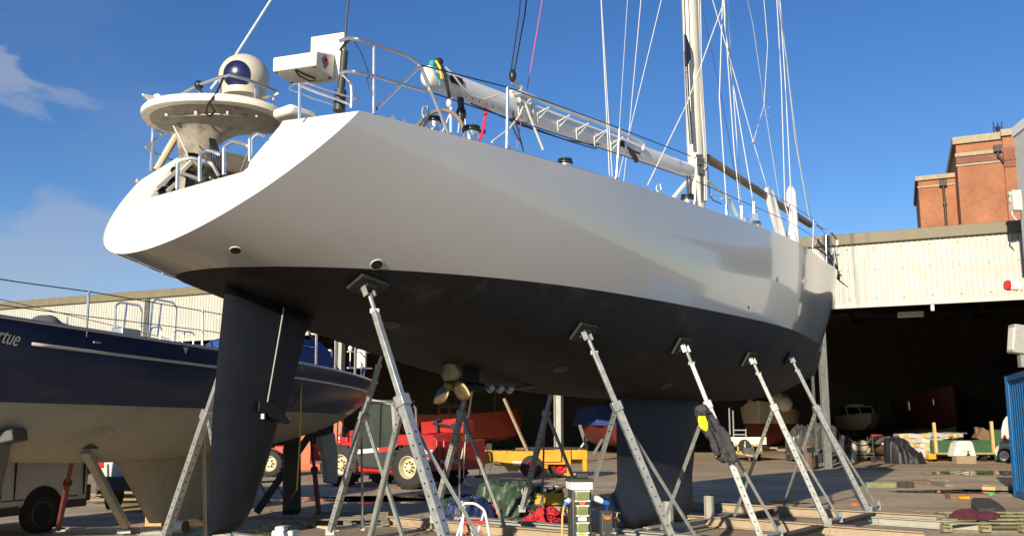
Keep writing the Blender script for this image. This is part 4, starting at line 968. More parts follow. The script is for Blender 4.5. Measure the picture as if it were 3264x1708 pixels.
keel = build(b, "keel", M['foil'], yacht, ang=50)
def RL(x, y): t, l_, z = tb(YL(x, y, 0)); return t, z
rud = [RL(720, 905), RL(1012, 1000), RL(975, 1060), RL(903, 1345), RL(885, 1350), RL(862, 1440), RL(835, 1530), RL(793, 1640), RL(766, 1678), RL(735, 1698), RL(662, 1706), RL(664, 1620), RL(676, 1340), RL(697, 1100), RL(713, 950)]
b = MB(); m_ = len(rud)
cx = sum(p[0] for p in rud) / m_; cz = sum(p[1] for p in rud) / m_
mid = [W(t, s_ * .075 * (1 if i in (0, 1) else .9), z) for s_ in (1, -1) for i, (t, z) in enumerate([(cx + (t - cx) * .62, cz + (z - cz) * .9) for t, z in rud])]
edge = [W(t, 0, z) for t, z in rud]
for s_ in (0, 1):
    b.grid([edge + [edge[0]], mid[s_ * m_:(s_ + 1) * m_] + [mid[s_ * m_]]], flip=s_ == 1); b.add(mid[s_ * m_:(s_ + 1) * m_], [tuple(range(m_))])
rudder = build(b, "rudder", M['rudderp'], yacht, ang=40)
b = MB(); b.bar(YL(905, 980, .085), YL(852, 1285, .085), .010, .010); build(b, "rudder_gap", M['greybeam'], rudder)
b = MB(); hp_ = [RL(805, 1278), RL(860, 1284), RL(905, 1345), RL(893, 1352), RL(840, 1335), RL(838, 1318), RL(803, 1312)]
b.prism([(t, z) for t, z in hp_], W(0, .085, 0), YU, V((0, 0, 1)), .02); build(b, "pintle_strap", M['anti'], rudder, bev=.006)
b = MB(); b.bar(YL(838, 1318, .12), YL(838, 1334, .12), .03, .03); build(b, "pintle_bolt", M['silver'], rudder)
pc = YL(1436, 1228, 0)
b = MB(); b.lathe([(.03, -.10), (.055, -.06), (.06, .0), (.055, .1)], pc, YU, 20); hub = build(b, "propeller", M['bronze'], yacht)
for k, a in enumerate((R(96), R(216), R(336))):
    e = YR * math.cos(a) + V((0, 0, 1)) * math.sin(a); f_ = YU.cross(e); b = MB(); rows = []
    for i in range(12):
        u = i / 11; wd = .115 * math.sin(PI * min(1, u ** .75 * .93 + .07)) ** .8 + .012; tw = R(30 - 20 * u)
        rows.append([pc + e * (.04 + .30 * u) + (f_ * math.cos(tw) + YU * math.sin(tw)) * (wd * v_) + (YU * .02 * (v_ * v_)) for v_ in (-1, -.6, -.2, .2, .6, 1)])
    b.grid(rows); build(b, "blade", M['bronze'], hub, solid=.012, ang=60)
b = MB(); b.tube([pc + YU * .1, pc + YU * 1.15, W(tb(pc)[0] + 3.2, 0, 2.32)], .03, 10); build(b, "propeller_shaft", M['galvdark'], yacht)
b = MB(); foil(b, [(tb(pc)[0] + .52, tb(pc)[0] + .22, .03, pc.z - .05), (tb(pc)[0] + .6, tb(pc)[0] + .22, .035, 2.95)], 8); b.lathe([(.05, .15), (.06, .25), (.06, .5), (.05, .6)], pc, YU, 16); build(b, "shaft_bracket", M['anti'], yacht)
b = MB()
for u in (.75, .95, 1.15): b.lathe([(.04, u - .05), (.07, u), (.04, u + .05)], pc, YU, 12)
build(b, "shaft_anode", M['galv'], yacht)
# ------------------------------------------------------------------ cradle beams and boat stands under the yacht
BT = .17                                                             # top of the cradle steelwork
def foot_on(x0, y0, x1, y1, lat):      # along a sight line in the photo, the point on the cradle at this distance from the keel line
    lo, hi = 0.0, 6.0
    def f(u): p = gp(x0 + (x1 - x0) * u, y0 + (y1 - y0) * u, BT); return tb(p)[1]
    best = None
    for k in range(1, 400):
        u = k * .02
        y = y0 + (y1 - y0) * u
        if y < 1372 + 60: continue
        v = f(u)
        if best is None or abs(v - lat) < abs(best[1] - lat): best = (u, v)
    u = best[0]; return gp(x0 + (x1 - x0) * u, y0 + (y1 - y0) * u, BT)
def stand(label, pad, nrm, foot, cf, leg, brace, m_=None, plate=True, sz=1.0):
    m_ = m_ or M['galv']; md = M['bolt']
    o = thing("boat_stand", label, "boat stand", (foot.x, foot.y, BT), 0, "steel stands propping up the white yacht")
    nrm = nrm.normalized(); ax = (pad - foot).normalized()
    tilt = nrm if nrm.dot(ax) < 0 else -nrm
    pt = pad + tilt * .03; tipp = pad + tilt * .10
    ax = (tipp - foot); ln = ax.length; ax.normalize()
    side = ax.cross(V((0, 0, 1))).normalized()
    if cf > 2:                                             # height of the collar measured in the photo
        lo_, hi_ = .2, .9
        for _ in range(30):
            md_ = (lo_ + hi_) / 2
            if photo_y(foot + ax * (ln * md_)) > cf: lo_ = md_
            else: hi_ = md_
        cf = lo_
    col = foot + ax * (ln * cf)
    a = tilt.cross(YU).normalized(); c_ = tilt.cross(a)
    rot = Matrix((c_, a, tilt)).transposed()
    b = MB(); b.box(pt, (.32 * sz, .24 * sz, .035), rot); b.box(pt + tilt * .03, (.12, .12, .03), rot); build(b, "pad", M['rubber'], o, bev=.004)  # near-black rubber chosen to stand for the shade over the pads
    b = MB(); b.tube([tipp - ax * .02, foot + ax * (ln - .30)], .022, 10); b.bar(tipp - ax * .04 + YU * .05, tipp + ax * .06 + YU * .05, .012, .06); b.bar(tipp - ax * .04 - YU * .05, tipp + ax * .06 - YU * .05, .012, .06); build(b, "screw", m_, o)
    b = MB(); b.bar(col - ax * .25, foot + ax * (ln - .20), .058, .058); b.box(foot + ax * (ln - .20), (.09, .03, .05)); build(b, "inner_tube", m_, o, bev=.006)
    b = MB(); b.bar(foot + ax * .03, col, .078, .078); b.cur = 1
    for k in range(14):
        p = foot + ax * (.14 + .115 * k)
        if (p - foot).length > (col - foot).length - .25: break
        up2 = side.cross(ax).normalized()
        for d in (up2, -up2): b.lathe([(.010, 0), (.010, .004)], p + d * .039, d, 8)
        for d in (side, -side): b.lathe([(.009, 0), (.009, .004)], p + d * .039, d, 8)
    post = build(b, "post", [m_, md], o)
    b = MB(); b.bar(col - ax * .05, col + ax * .06, .11, .11); build(b, "collar", m_, o, bev=.008)
    b = MB(); b.bar(col - ax * .3, col - ax * .2 + side * .06, .004, .06); 
    ldir = (leg - col).normalized(); lo_ = col + ldir * .07 + V((0, 0, .02))
    b = MB(); b.bar(lo_, leg, .05, .008, up=tuple(side)); b.bar(lo_ + V((.022, .0, 0)), leg + V((.022, .0, 0)), .008, .048, up=tuple(side)); b.cur = 1
    for k in range(3):
        p = lo_.lerp(leg, .05 + .05 * k); b.sphere(p, .012, 8)
    build(b, "leg", [m_, md], o)
    b = MB(); bs = col - ax * .12; b.bar(bs, brace, .038, .008, up=tuple(side)); b.bar(bs, brace, .008, .038, up=tuple(side)); build(b, "brace", m_, o)
    b = MB(); fb = V((brace.x, brace.y, BT)); b.tube([V((foot.x, foot.y, BT + .05)), fb + V((0, 0, .05))], .024, 10); b.box(fb + V((0, 0, .06)), (.06, .03, .16)); b.box(foot + V((0, 0, .03)), (.12, .05, .12)); build(b, "foot_bar", m_, o)
    return o, col, ax
def hh(x, y):
    p, nn = hull_hit(x, y)
    return p, nn
stands = [
    ("galvanised boat stand under the stern, nearest the rudder, reaching to the waterline", (1172, 905), (1201, 955, 1421, 1708), 1278, 2.35),
    ("galvanised boat stand behind the power pedestal, its pad tilted square on the hull", (1857, 1056), (1866, 1085, 2139, 1708), 1295, 2.35),
    ("galvanised boat stand with the black jacket hung on its collar", (2168, 1101), (2177, 1130, 2420, 1700), 1290, 2.45),
    ("galvanised boat stand forward of the keel, second from the bow", (2383, 1142), (2394, 1165, 2632, 1660), 1299, 2.45),
    ("galvanised boat stand closest to the bow, at the end of the cradle", (2509, 1140), (2512, 1150, 2763, 1620), 1302, 2.45),
]
SINFO = []
for lab, pd, (x0, y0, x1, y1), cf, lat in stands:
    p, nn = hh(*pd); f = foot_on(x0, y0, x1, y1, lat)
    o, col, ax = stand(lab, p, nn, f, cf, V((f.x, f.y, BT)) - YR * 1.62 + YU * .32, V((f.x, f.y, BT)) + YU * .62)
    SINFO.append((f, col, ax)); print("STAND", [round(q, 2) for q in tb(p)], [round(q, 2) for q in tb(f)])
def port_pad(t, lat):
    h = hull_bvh.ray_cast(W(t, -lat, 0), V((0, 0, 1))); nn = h[1] if h[1].z < 0 else -h[1]; return h[0], nn
ports = [("weathered boat stand on the port side, seen left of the rudder", (681, 1181, 525, 1708), 1324, .5, M['galv']),
         ("weathered boat stand on the port side, between rudder and telehandler cab", (1233, 1143, 1052, 1697), 1328, 3.2, M['galv']),
         ("shaded boat stand on the port side, behind the propeller", (1482, 1287, 1392, 1625), 1320, 5.9, M['galv']),
         ("shaded boat stand on the port side, in front of the yellow trailer", (1774, 1256, 1672, 1598), 1319, 8.4, M['galv'])]
for lab, (x0, y0, x1, y1), cf, t, m_ in ports:
    f = foot_on(x0, y0, x1, y1, -2.5); tf = tb(f)[0]
    pl = plane(x0, y0, W(tf, 0, 0), YU); lt = -tb(pl)[1]
    p, nn = port_pad(tf, min(1.6, max(.9, lt)) if tf > 1 else 1.1)
    o, col, ax = stand(lab, p, nn, f, cf, V((f.x, f.y, BT)) + YR * 1.3 + YU * .1, V((f.x, f.y, BT)) + YU * .6, m_)
    SINFO.append((f, col, ax)); print("PORT", [round(q, 2) for q in tb(p)], [round(q, 2) for q in tb(f)])

def ibeam(p, q, w_=.13, h_=.15, m_=None, label=None, group="steel cradle beams on the ground", name="cradle_beam"):
    p, q = V(p), V(q); b = MB(); d = (q - p).normalized(); sd_ = d.cross(V((0, 0, 1)))
    z = V((0, 0, 1)); b.bar(p + z * .008, q + z * .008, w_, .016); b.bar(p + z * (h_ - .008), q + z * (h_ - .008), w_, .016); b.bar(p + z * (h_ / 2), q + z * (h_ / 2), .014, h_ - .03)
    b.cur = 0
    for k in range(4):
        for u in (.06, .94): b.sphere(p.lerp(q, u) + sd_ * ((-1) ** k * .012) + z * (.05 + .03 * (k // 2)) + d * (.06 * (k % 2)), .012, 6)
    return solo(b, name, m_ or M['ibeam'], label, "steel beam", group)
fs = [s[0] for s in SINFO]
def wz(t, y, z=.01): return W(t, y, z)
T2, T3, T4, T5 = [tb(s[0])[0] for s in SINFO[1:5]]
T1 = tb(fs[0])[0]
ibeam(wz(T4 + .05, -3.2), wz(T4 + .05, 2.9), .15, .16, M['ibeam'], "tan steel cross beam lying forward of the keel")
ibeam(wz(T5 + .1, -2.8), wz(T5 + .1, 3.6), .15, .16, M['ibeam'], "tan steel cross beam below the bow, its end sticking out furthest right")
ibeam(wz(T3 + .12, -2.6), wz(T3 + .12, 2.1), .2, .15, M['greybeam'], "pale grey flat beam lying beside the jacket stand")
ibeam(wz(T2 + 1.25, -3.6), wz(T2 + 1.25, 3.0), .16, .16, M['ibeam'], "long rusty tan cross beam in front of the tarpaulin heap")
ibeam(wz(T1 + 2.0, -4.2), wz(T1 + 2.0, 1.2), .14, .14, M['greybeam'], "grey cross beam behind the rudder, below the stern stands")
ibeam(wz(T3 - .1, 2.42), wz(T4, 2.42), .12, .15, M['darkbeam'], "dark steel channel joining two stand feet at the right")
ibeam(wz(T4 + .12, 2.45), wz(T5 + .05, 2.45), .12, .15, M['darkbeam'], "dark steel channel at the outer end of the cradle below the bow")
ibeam(wz(T4 + .12, .75), wz(T5 - .1, .75), .12, .13, M['darkbeam'], "dark channel between the inner stand feet below the bow")
ibeam(wz(T4 - .1, 2.6), wz(T4 - .1, 3.9), .14, .16, M['ibeam'], "short tan beam end at the lower right, beside blue twine")
ibeam(wz(T5 - .5, 2.6), wz(T5 - .5, 4.2), .12, .13, M['greybeam'], "pale grey beam stub sticking out on the grit at right")
ibeam(wz(7.0, .45), wz(9.7, .55), .14, .13, M['greybeam'], "grey steel runner beside the keel bulb")
ibeam(wz(6.9, -.75), wz(9.4, -.7), .14, .13, M['greybeam'], "grey steel runner on the far side of the keel bulb")
for i, (t, y, lab) in enumerate(((7.35, .62, "short pale upright post beside the keel bulb, the lower one"), (8.75, .62, "short pale upright post beside the keel, the one nearer the bow"))):
    b = MB(); p = W(t, y, .14); b.bar(p, p + V((0, 0, .36)), .14, .012, up=tuple(YU)); b.bar(p + YR * .06, p + YR * .06 + V((0, 0, .36)), .012, .09, up=tuple(YU)); b.bar(p - YR * .06, p - YR * .06 + V((0, 0, .36)), .012, .09, up=tuple(YU)); solo(b, "upright_post", M['greybeam'], lab, "post", "upright posts beside the keel")
b = MB()
for k in range(3): b.bar(W(7.2 + .9 * k, -.3, .045), W(7.2 + .9 * k, .3, .045), .22, .075)
solo(b, "keel_block", M['wood'], "low timber packing blocks under the keel bulb", "timber", bev=.005)

# jacket hung on the collar of the third stand
f, col, ax = SINFO[2]
j = thing("jacket", "black work jacket with yellow hi-vis lining hung on a boat stand", "jacket", col)
o0 = YL(2228, 1310, tb(col)[1]); 
def JP(x, y, k=0): return plane(x, y, col + V((0, -.16 + k, 0)), V((0, 1, 0)))
rows = []
prof = [(1304, 2222, 2252), (1318, 2216, 2268), (1340, 2220, 2285), (1370, 2240, 2305), (1400, 2262, 2328), (1430, 2276, 2336), (1452, 2282, 2342), (1468, 2300, 2346)]
b = MB(); rng = random.Random(3)
for i, (y, xa, xb) in enumerate(prof):
    r_ = []
    for k in range(15):
        u = k / 14; x = xa + (xb - xa) * u; dpt = -.10 * math.sin(PI * u) + .025 * math.sin(u * 17 + i * .8) + rng.uniform(-.008, .008)
        r_.append(JP(x + rng.uniform(-1, 1), y + 5 * math.sin(u * 9 + i), dpt))
    rows.append(r_)
b.grid(rows); jb = build(b, "jacket_body", M['jacket'], j, solid=.03, sub=2, ang=0)
fold_tex = bpy.data.textures.new("fold", 'CLOUDS'); fold_tex.noise_scale = .14; fold_tex.noise_depth = 3
def creased(o, k):
    md = o.modifiers.new("folds", 'DISPLACE'); md.texture = fold_tex; md.strength = k; md.mid_level = .5; md.texture_coords = 'LOCAL'; return o
creased(jb, .16)
b = MB(); b.tube([JP(2232, 1330, -.06), JP(2252, 1372, -.12), JP(2270, 1400, -.10), JP(2283, 1430, -.13), JP(2292, 1452, -.13)], [.05, .06, .05, .055, .045], 14); creased(build(b, "sleeve", M['jacket'], j, sub=2, ang=0), .12)
b = MB(); b.tube([JP(2290, 1345, -.04), JP(2312, 1385, -.1), JP(2328, 1420, -.08), JP(2338, 1450, -.1), JP(2343, 1478, -.1)], [.04, .055, .045, .055, .045], 14); creased(build(b, "sleeve", M['jacket'], j, sub=2, ang=0), .12)
b = MB(); b.tube([JP(2218, 1308, -.05), JP(2232, 1300, -.09), JP(2250, 1306, -.09), JP(2264, 1320, -.07)], [.03, .05, .05, .03], 12); creased(build(b, "hood", M['jacket'], j, sub=2, ang=0), .10)
b = MB(); b.grid([[JP(x, y, -.17 + .02 * math.sin(x)) for x, y in r_] for r_ in (((2224, 1326), (2232, 1323), (2240, 1325), (2250, 1321)), ((2225, 1340), (2234, 1338), (2243, 1341), (2253, 1338)), ((2227, 1352), (2237, 1352), (2246, 1354), (2256, 1352)), ((2234, 1366), (2241, 1368), (2249, 1374), (2254, 1378)))]); creased(build(b, "hi_vis_lining", M['hivis'], j, solid=.012, sub=1, ang=0), .06)

# ------------------------------------------------------------------ blue sailing yacht on the left
BO = V((-5.4, 13.3, 0)); BU = V((math.sin(R(20.4)), math.cos(R(20.4)), 0)); BN = V((BU.y, -BU.x, 0))       # aft, toward the camera side
def B2(t, n_, z): return BO + BU * t + BN * n_ + V((0, 0, z))
def BL(x, y, off): return plane(x, y, BO + BN * off, BN)
blue = thing("sailing_boat", "navy blue sailing boat with a stained white bottom, propped ashore at left", "sailing boat", BO, -R(20.4))
bb = spline([-7.2, -5, -2.5, 0, 2.5, 4.5, 5.85], [.06, .95, 1.42, 1.55, 1.42, 1.02, .58])
bz = spline([-7.2, -5, -2.5, 0, 2.5, 4.5, 5.85], [2.1, 1.45, 1.18, 1.12, 1.28, 1.62, 1.98])
bs2 = spline([-7.2, -4, 0, 3, 5.85], [3.0, 2.78, 2.655, 2.58, 2.50])
def bwl(t): return 1.86 - .004 * t
def bpt(t, h):
    zk, zs = bz(t), bs2(t); z = zk + (zs - zk) * h; tt_ = min(1, max(0, (t + 7.2) / 13.05))
    e = 2.3 if t > -4 else 1.6 + .7 * (t + 7.2) / 3.2
    y = bb(t) * max(0, 1 - max(0, 1 - h) ** 2.1) ** (1 / e); y *= 1 - .04 * max(0, h - .7)
    return t + max(0, t - 4.5) * (-.18) * (1 - h), y, z
ts2 = [-7.2 + 13.05 * i / 60 for i in range(61)]
tr_, br_ = [], []
for t in ts2:
    hw = max(.02, min(.9, (bwl(t) - bz(t)) / (bs2(t) - bz(t))))
    tr_.append([bpt(t, hw + (1 - hw) * k / 14) for k in range(15)]); br_.append([bpt(t, hw * (1 - math.cos(PI / 2 * k / 14))) for k in range(15)])
def both2(mb, rows):
    for s_ in (1, -1): mb.grid([[B2(t, s_ * y, z) for t, y, z in r] for r in rows], flip=s_ < 0)
    for r in (rows[0], rows[-1]): mb.grid([[B2(t, y, z) for t, y, z in r], [B2(t, -y, z) for t, y, z in r]])
b = btop = MB(); both2(b, tr_); build(b, "topsides", M['navy'], blue, ang=45)
b = MB(); both2(b, br_); build(b, "bottom", M['oldwhite'], blue, ang=45)
b = MB(); b.grid([[B2(t, y * k / 4, bs2(t) - .005 + .06 * (1 - (k / 4) ** 2)) for k in range(-4, 5)] for t, y in ((t, bpt(t, 1)[1]) for t in ts2)]); build(b, "deck", M['deck'], blue)
b = MB()
for s_ in (1, -1): b.tube([B2(t, s_ * (bpt(t, 1)[1]), bs2(t) + .02) for t in ts2], .022, 6)
build(b, "toe_rail", M['alu'], blue)
b = MB(); rows = []
for t in ts2:
    if t < -3.45: continue
    r_ = []
    for zz in (.248, .212):
        h = (bs2(t) - zz - bz(t)) / (bs2(t) - bz(t)); q = bpt(t, h); r_.append(B2(q[0], q[1] + .006, q[2]))
    rows.append(r_)
b.grid(rows); build(b, "cove_stripe", M['silver'], blue, solid=.004)
b = MB()
def sec(z, tl, tt_, th): return (tl, tt_, th, z)
rows = []
def b2t(x, y): p = BL(x, y, 0); return (p - BO).dot(BU)
k0_, k1_ = b2t(365, 1453), b2t(482, 1660)
for z, tt_, th in ((1.45, 1.9, .30), (1.2, 1.75, .26), (.8, 1.6, .22), (.4, 1.45, .20), (.2, 1.4, .19)):
    tl = k1_ + (k0_ - k1_) * (z - .2) / 1.0
    r_ = []
    for k in range(32):
        u = (1 - math.cos(PI * k / 16)) / 2 if k <= 16 else (1 - math.cos(PI * (32 - k) / 16)) / 2
        y = th * 1.8 * (math.sqrt(u) * (1 - u) * 1.25 + .02); r_.append(B2(tl + (tt_ - tl) * u, y if k <= 16 else -y, z))
    rows.append(r_)
b.grid(rows, wrap=True); b.add(rows[-1], [tuple(range(32))]); build(b, "fin_keel", M['rustkeel'], blue, ang=50)
def B2r(x, y): p = BL(x, y, 0); d = p - BO; return d.dot(BU), p.z
b = MB(); pr = [B2r(*q) for q in ((1012, 1395), (1062, 1378), (1072, 1450), (1072, 1530), (1064, 1543), (1035, 1538), (1030, 1470))]
b.prism(pr, B2(0, -.05, 0), BU, V((0, 0, 1)), .1); build(b, "rudder", M['greybeam'], blue, bev=.03)
blue_bvh = BVHTree.FromPolygons([tuple(p) for p in btop.v], btop.f)
def bhit(x, y): h = blue_bvh.ray_cast(CAM, ray(x, y).normalized()); return h[0], (h[1] if h[1].dot(ray(x, y)) < 0 else -h[1])
(h0, n0), (h1, n1_), (h2, n2_) = bhit(4, 1071), bhit(30, 1076), bhit(66, 1086)
exn = (h2 - h0).normalized(); eyn = n1_.cross(exn).normalized(); eyn = eyn if eyn.z > 0 else -eyn
text("Vertue", "boat_name", M['silver'], blue, h1 + n1_ * .010 - exn * .10, exn, eyn, .24, .004, .4, sx=.60)
b = MB()
for x0, x1, y in ((298, 320, 1090),): b.bar(BL(x0, y, bb(-2) + .02), BL(x1, y + 2, bb(-2) + .02), .02, .02)
build(b, "skin_fitting", M['silver'], blue)
b = MB(); p = BL(592, 1116, bb(-.9) + .01); b.prism([(-.045, .04), (.045, .04), (0, -.05)], p, BU, V((0, 0, 1)), .006); build(b, "mark", M['silver'], blue)
for x, y0, y1 in ((281, 925, 1068), (646, 985, 1118), (214, 1010, 1052), (1009, 1060, 1154), (1070, 1078, 1190), (1133, 1097, 1205)):
    off = 1.38 if x < 700 and x != 214 else (1.1 if x > 700 else -1.3)
    b = MB(); p = BL(x + (3 if x == 281 else 0) * (1 if y0 == 925 else 1), y0, off); q = BL(x - (7 if x == 281 else 2), y1 + 6, off); b.tube([q, p], .017 if x < 700 else .022, 8); build(b, "stanchion", M['steel'], blue)
b = MB(); b.tube([BL(-60, 880, 1.38), BL(60, 899, 1.38), BL(284, 929, 1.38), BL(640, 990, 1.38), BL(860, 1030, 1.2), BL(1009, 1063, 1.1), BL(1133, 1100, 1.1)], .007, 6); b.tube([BL(-60, 964, 1.38), BL(278, 1008, 1.38), BL(645, 1052, 1.38), BL(1009, 1108, 1.1)], .006, 6); b.tube([BL(-60, 940, -1.3), BL(140, 985, -1.3), BL(540, 1080, -1.3)], .006, 6); build(b, "guard_wire", M['black'], blue)
for pts in ([(366, 1068), (370, 972), (384, 964), (445, 974), (452, 990), (448, 1068)], [(477, 1068), (486, 966), (497, 954), (552, 964), (562, 978), (556, 1086)]):
    b = MB(); hoop(b, [BL(x, y, -.2) for x, y in pts], .017); x0 = pts[2][0]; b.tube([BL((pts[2][0] + pts[3][0]) / 2 - 10, 968, -.2), BL((pts[2][0] + pts[3][0]) / 2 - 22, 1070, .25)], .013); build(b, "mast_guard", M['steel'], blue)
for pts in ([(441, 1082), (449, 1038), (470, 1038), (474, 1082)], [(476, 1080), (482, 1044), (512, 1042), (515, 1048), (510, 1088)], [(550, 1092), (557, 1052), (600, 1058), (620, 1062), (616, 1098)], [(580, 1098), (588, 1056), (612, 1058)]):
    b = MB(); hoop(b, [BL(x, y, .3) for x, y in pts], .011); build(b, "vent_guard", M['steel'], blue)
b = MB(); rows = []
for x, y, r_ in ((112, 1042, .03), (128, 1028, .13), (150, 1030, .14), (180, 1038, .09), (230, 1048, .07), (280, 1056, .04)):
    c0 = BL(x, y + 8, .2); rows.append([c0 + BN * (r_ * 1.6 * math.cos(k * PI / 7)) + V((0, 0, r_ * math.sin(k * PI / 7))) for k in range(14)])
b.grid(rows, wrap=True); build(b, "folded_sail_cover", M['canvas'], blue, ang=0)
b = MB(); p = BL(402, 1064, .4); b.box(p, (.34, .2, .14), Matrix.Rotation(R(-20) + PI / 2, 3, 'Z')); build(b, "deck_box", M['alu'], blue, bev=.01)
b = MB(); rows = []
for x, y, w_, h_ in ((685, 1110, .5, .05), (692, 1070, .55, .34), (705, 1045, .55, .42), (790, 1040, .55, .5), (985, 1092, .55, .62), (1010, 1150, .5, .2), (1018, 1168, .4, .05)):
    c0 = BL(x, 1180 if x > 700 else 1112, .2); c0.z = bs2(2) + .02; rows.append([c0 + BN * (w_ * math.cos(k * PI / 9)) + V((0, 0, h_ * math.sin(k * PI / 9))) for k in range(10)])
b.grid(rows); build(b, "spray_hood", M['bluecanvas'], blue, solid=.02, ang=0)
b = MB(); b.tube([BL(985, 1062, .3), BL(1092, 1194, .3)], .022, 8); build(b, "boom_crutch_strut", M['galvdark'], blue)
b = MB(); p = BL(1041, 1130, .2); b.box(p, (.2, .14, .2)); b.tube([p, BL(1025, 1112, .2)], .012); b.sphere(BL(1026, 1112, .2), .04, 8); b.tube([p + V((0, 0, -.08)), BL(1043, 1180, .3)], .02); build(b, "stern_light_box", M['cream'], blue, bev=.01)
b = MB(); p = BL(1153, 1143, -.1); b.box(p, (.2, .14, .42)); build(b, "life_ring_case", M['cream'], blue, bev=.03)
b = MB()
for y in (1120, 1172): b.tube([BL(1108, y, .1), BL(1185, y + 2, -.3)], .014, 7)
b.tube([BL(1150, 1110, -.2), BL(1152, 1214, .1)], .013, 7); b.tube([BL(1164, 1160, -.2), BL(1158, 1214, .1)], .013, 7); build(b, "stern_rail", M['steel'], blue)
b = MB(); p = BL(1117, 1112, .5); b.lathe([(.012, -.4), (.012, -.05), (.035, -.04), (.05, .02), (.03, .06), (.035, .1), (.01, .13)], p, (0, 0, 1), 14); build(b, "gps_mushroom", M['white'], blue)
b = MB(); p = BL(1054, 1178, .6); b.lathe([(.08, -.05), (.06, .0), (.06, .08), (.08, .12), (.03, .14)], p, (0, 0, 1), 18); build(b, "sheet_winch", M['galvdark'], blue)
b = MB(); b.lathe([(.05, 0), (.035, .03)], BL(356, 1378, bb(-1.5) * .8), BN, 14); build(b, "bottom_outlet", M['oldwhite'], blue)

# stands and props of the blue boat
GB = "props holding up the blue sailing boat"
def prop(pts, w_, m_, name, label, cat="prop", sq=True):
    b = MB()
    if sq:
        b.bar(pts[0], pts[1], w_, w_)
    else: b.tube(pts, w_ / 2, 10)
    return b
a0 = BL(272, 1436, .75); a1 = gp(404, 1682, .1)
o = thing("steel_prop", "pale galvanised prop slanting under the blue boat, in front of the white van", "prop", a1, 0, GB)
b = MB(); b.bar(a0, a1, .10, .10); build(b, "post", M['galv'], o, bev=.006)
b = MB(); b.box(a1 - V((0, 0, .04)), (.2, .2, .05)); b.tube([a1 + V((-.03, 0, 0)), a1 + V((.05, 0, .08))], .02); build(b, "foot_plate", M['galv'], o)
b = MB(); b.box(a0 + V((-.01, 0, .05)), (.25, .2, .05)); build(b, "pad", M['charcoal'], o)
a0 = BL(236, 1436, .2); a1 = gp(186, 1684, .1)
o = thing("rusty_prop", "red oxide screw prop leaning beside the white van", "prop", a1, 0, GB)
b = MB(); b.tube([a0, a0.lerp(a1, .4)], .028, 10); b.tube([a0.lerp(a1, .38), a1], .04, 10); build(b, "tube", M['rustprop'], o)
b = MB(); b.lathe([(.06, -.02), (.06, .02)], a0.lerp(a1, .38), (a0 - a1), 12); b.box(a1, (.14, .14, .02)); build(b, "nut_and_foot", M['rustprop'], o)
a0 = BL(18, 1400, .9); a1 = gp(-40, 1700, .05)
o = thing("padded_prop", "prop with a thick grey pad at the far left edge", "prop", a1, 0, GB)
b = MB(); b.bar(a0, a1, .12, .12); build(b, "post", M['galvdark'], o, bev=.006)
b = MB(); b.box(a0 + V((.0, 0, .02)), (.34, .3, .14), Matrix.Rotation(R(-12), 3, 'Y')); build(b, "pad", M['charcoal'], o, bev=.02)
a0 = BL(1003, 1362, .45); a1 = gp(818, 1632, .08)
o = thing("timber_shore", "black timber shore slanting up to the stern of the blue boat", "shore", a1, 0, GB)
b = MB(); b.bar(a0, a1, .16, .13); build(b, "shore_beam", M['iron'], o, bev=.01)
b = MB(); b.box(a0 + V((0, 0, .06)), (.32, .25, .16), Matrix.Rotation(R(20), 3, 'Y')); build(b, "pad", M['rubber'], o, bev=.02)
a0 = BL(930, 1420, .05); a1 = gp(930, 1632, .1)
o = solo(MB().bar(a0, a1, .3, .3), "timber_post", M['darkwood'], "thick black timber post upright below the blue boat's stern", "post", GB, bev=.015)
a0 = BL(992, 1395, .3); a1 = gp(1017, 1643, .1)
o = thing("rusty_prop", "red oxide screw prop standing upright near the blue boat's rudder", "prop", a1, 0, GB)
b = MB(); b.tube([a0, a0.lerp(a1, .45)], .03, 10); b.tube([a0.lerp(a1, .43), a1], .045, 10); build(b, "tube", M['rustprop'], o)
b = MB(); b.lathe([(.07, -.03), (.07, .03)], a0.lerp(a1, .43), (a0 - a1), 12); b.box(a1, (.16, .16, .02)); build(b, "nut_and_foot", M['rustprop'], o)
# blocks under its keel, base beams
for i, (x0, x1, y, m_, lab) in enumerate(((478, 500, 1668, 'newwood', "small pale timber block at the toe of the blue boat's keel"), (555, 650, 1668, 'wood', "long timber block under the blue boat's keel"))):
    p, q = gp(x0, y + 12), gp(x1, y + 2); b = MB(); b.bar(p + V((0, .12, .09)), q + V((0, .12, .09)), .26, .17); solo(b, "keel_block", m_ and M[m_], lab, "timber block", bev=.008)
p, q = gp(172, 1700), gp(445, 1702); ibeam((p.x, p.y, .0), (q.x, q.y, .0), .12, .10, M['greybeam'], "pale steel base rail below the prop at lower left", "steel base rails at lower left", "base_rail")
p, q = gp(448, 1703), gp(690, 1706); ibeam((p.x, p.y, .0), (q.x, q.y, .0), .12, .11, M['greybeam'], "pale steel base rail just left of the rudder tip", "steel base rails at lower left", "base_rail")
c0 = gp(553, 1708); c0.z = .085 + .06; b = MB(); d = V((1, -.25, 0)).normalized(); b.lathe([(.085, 0), (.095, .02), (.095, .16), (.085, .18)], c0, d, 20)
rl = thing("trailer_roller", "cream plastic roller lying on the ground left of the rudder", "roller", (c0.x, c0.y, 0)); build(b, "roller_drum", M['cream'], rl)
b = MB(); b.lathe([(.088, .18), (.088, .205), (.03, .207)], c0, d, 20); build(b, "roller_end", M['brownblock'], rl)
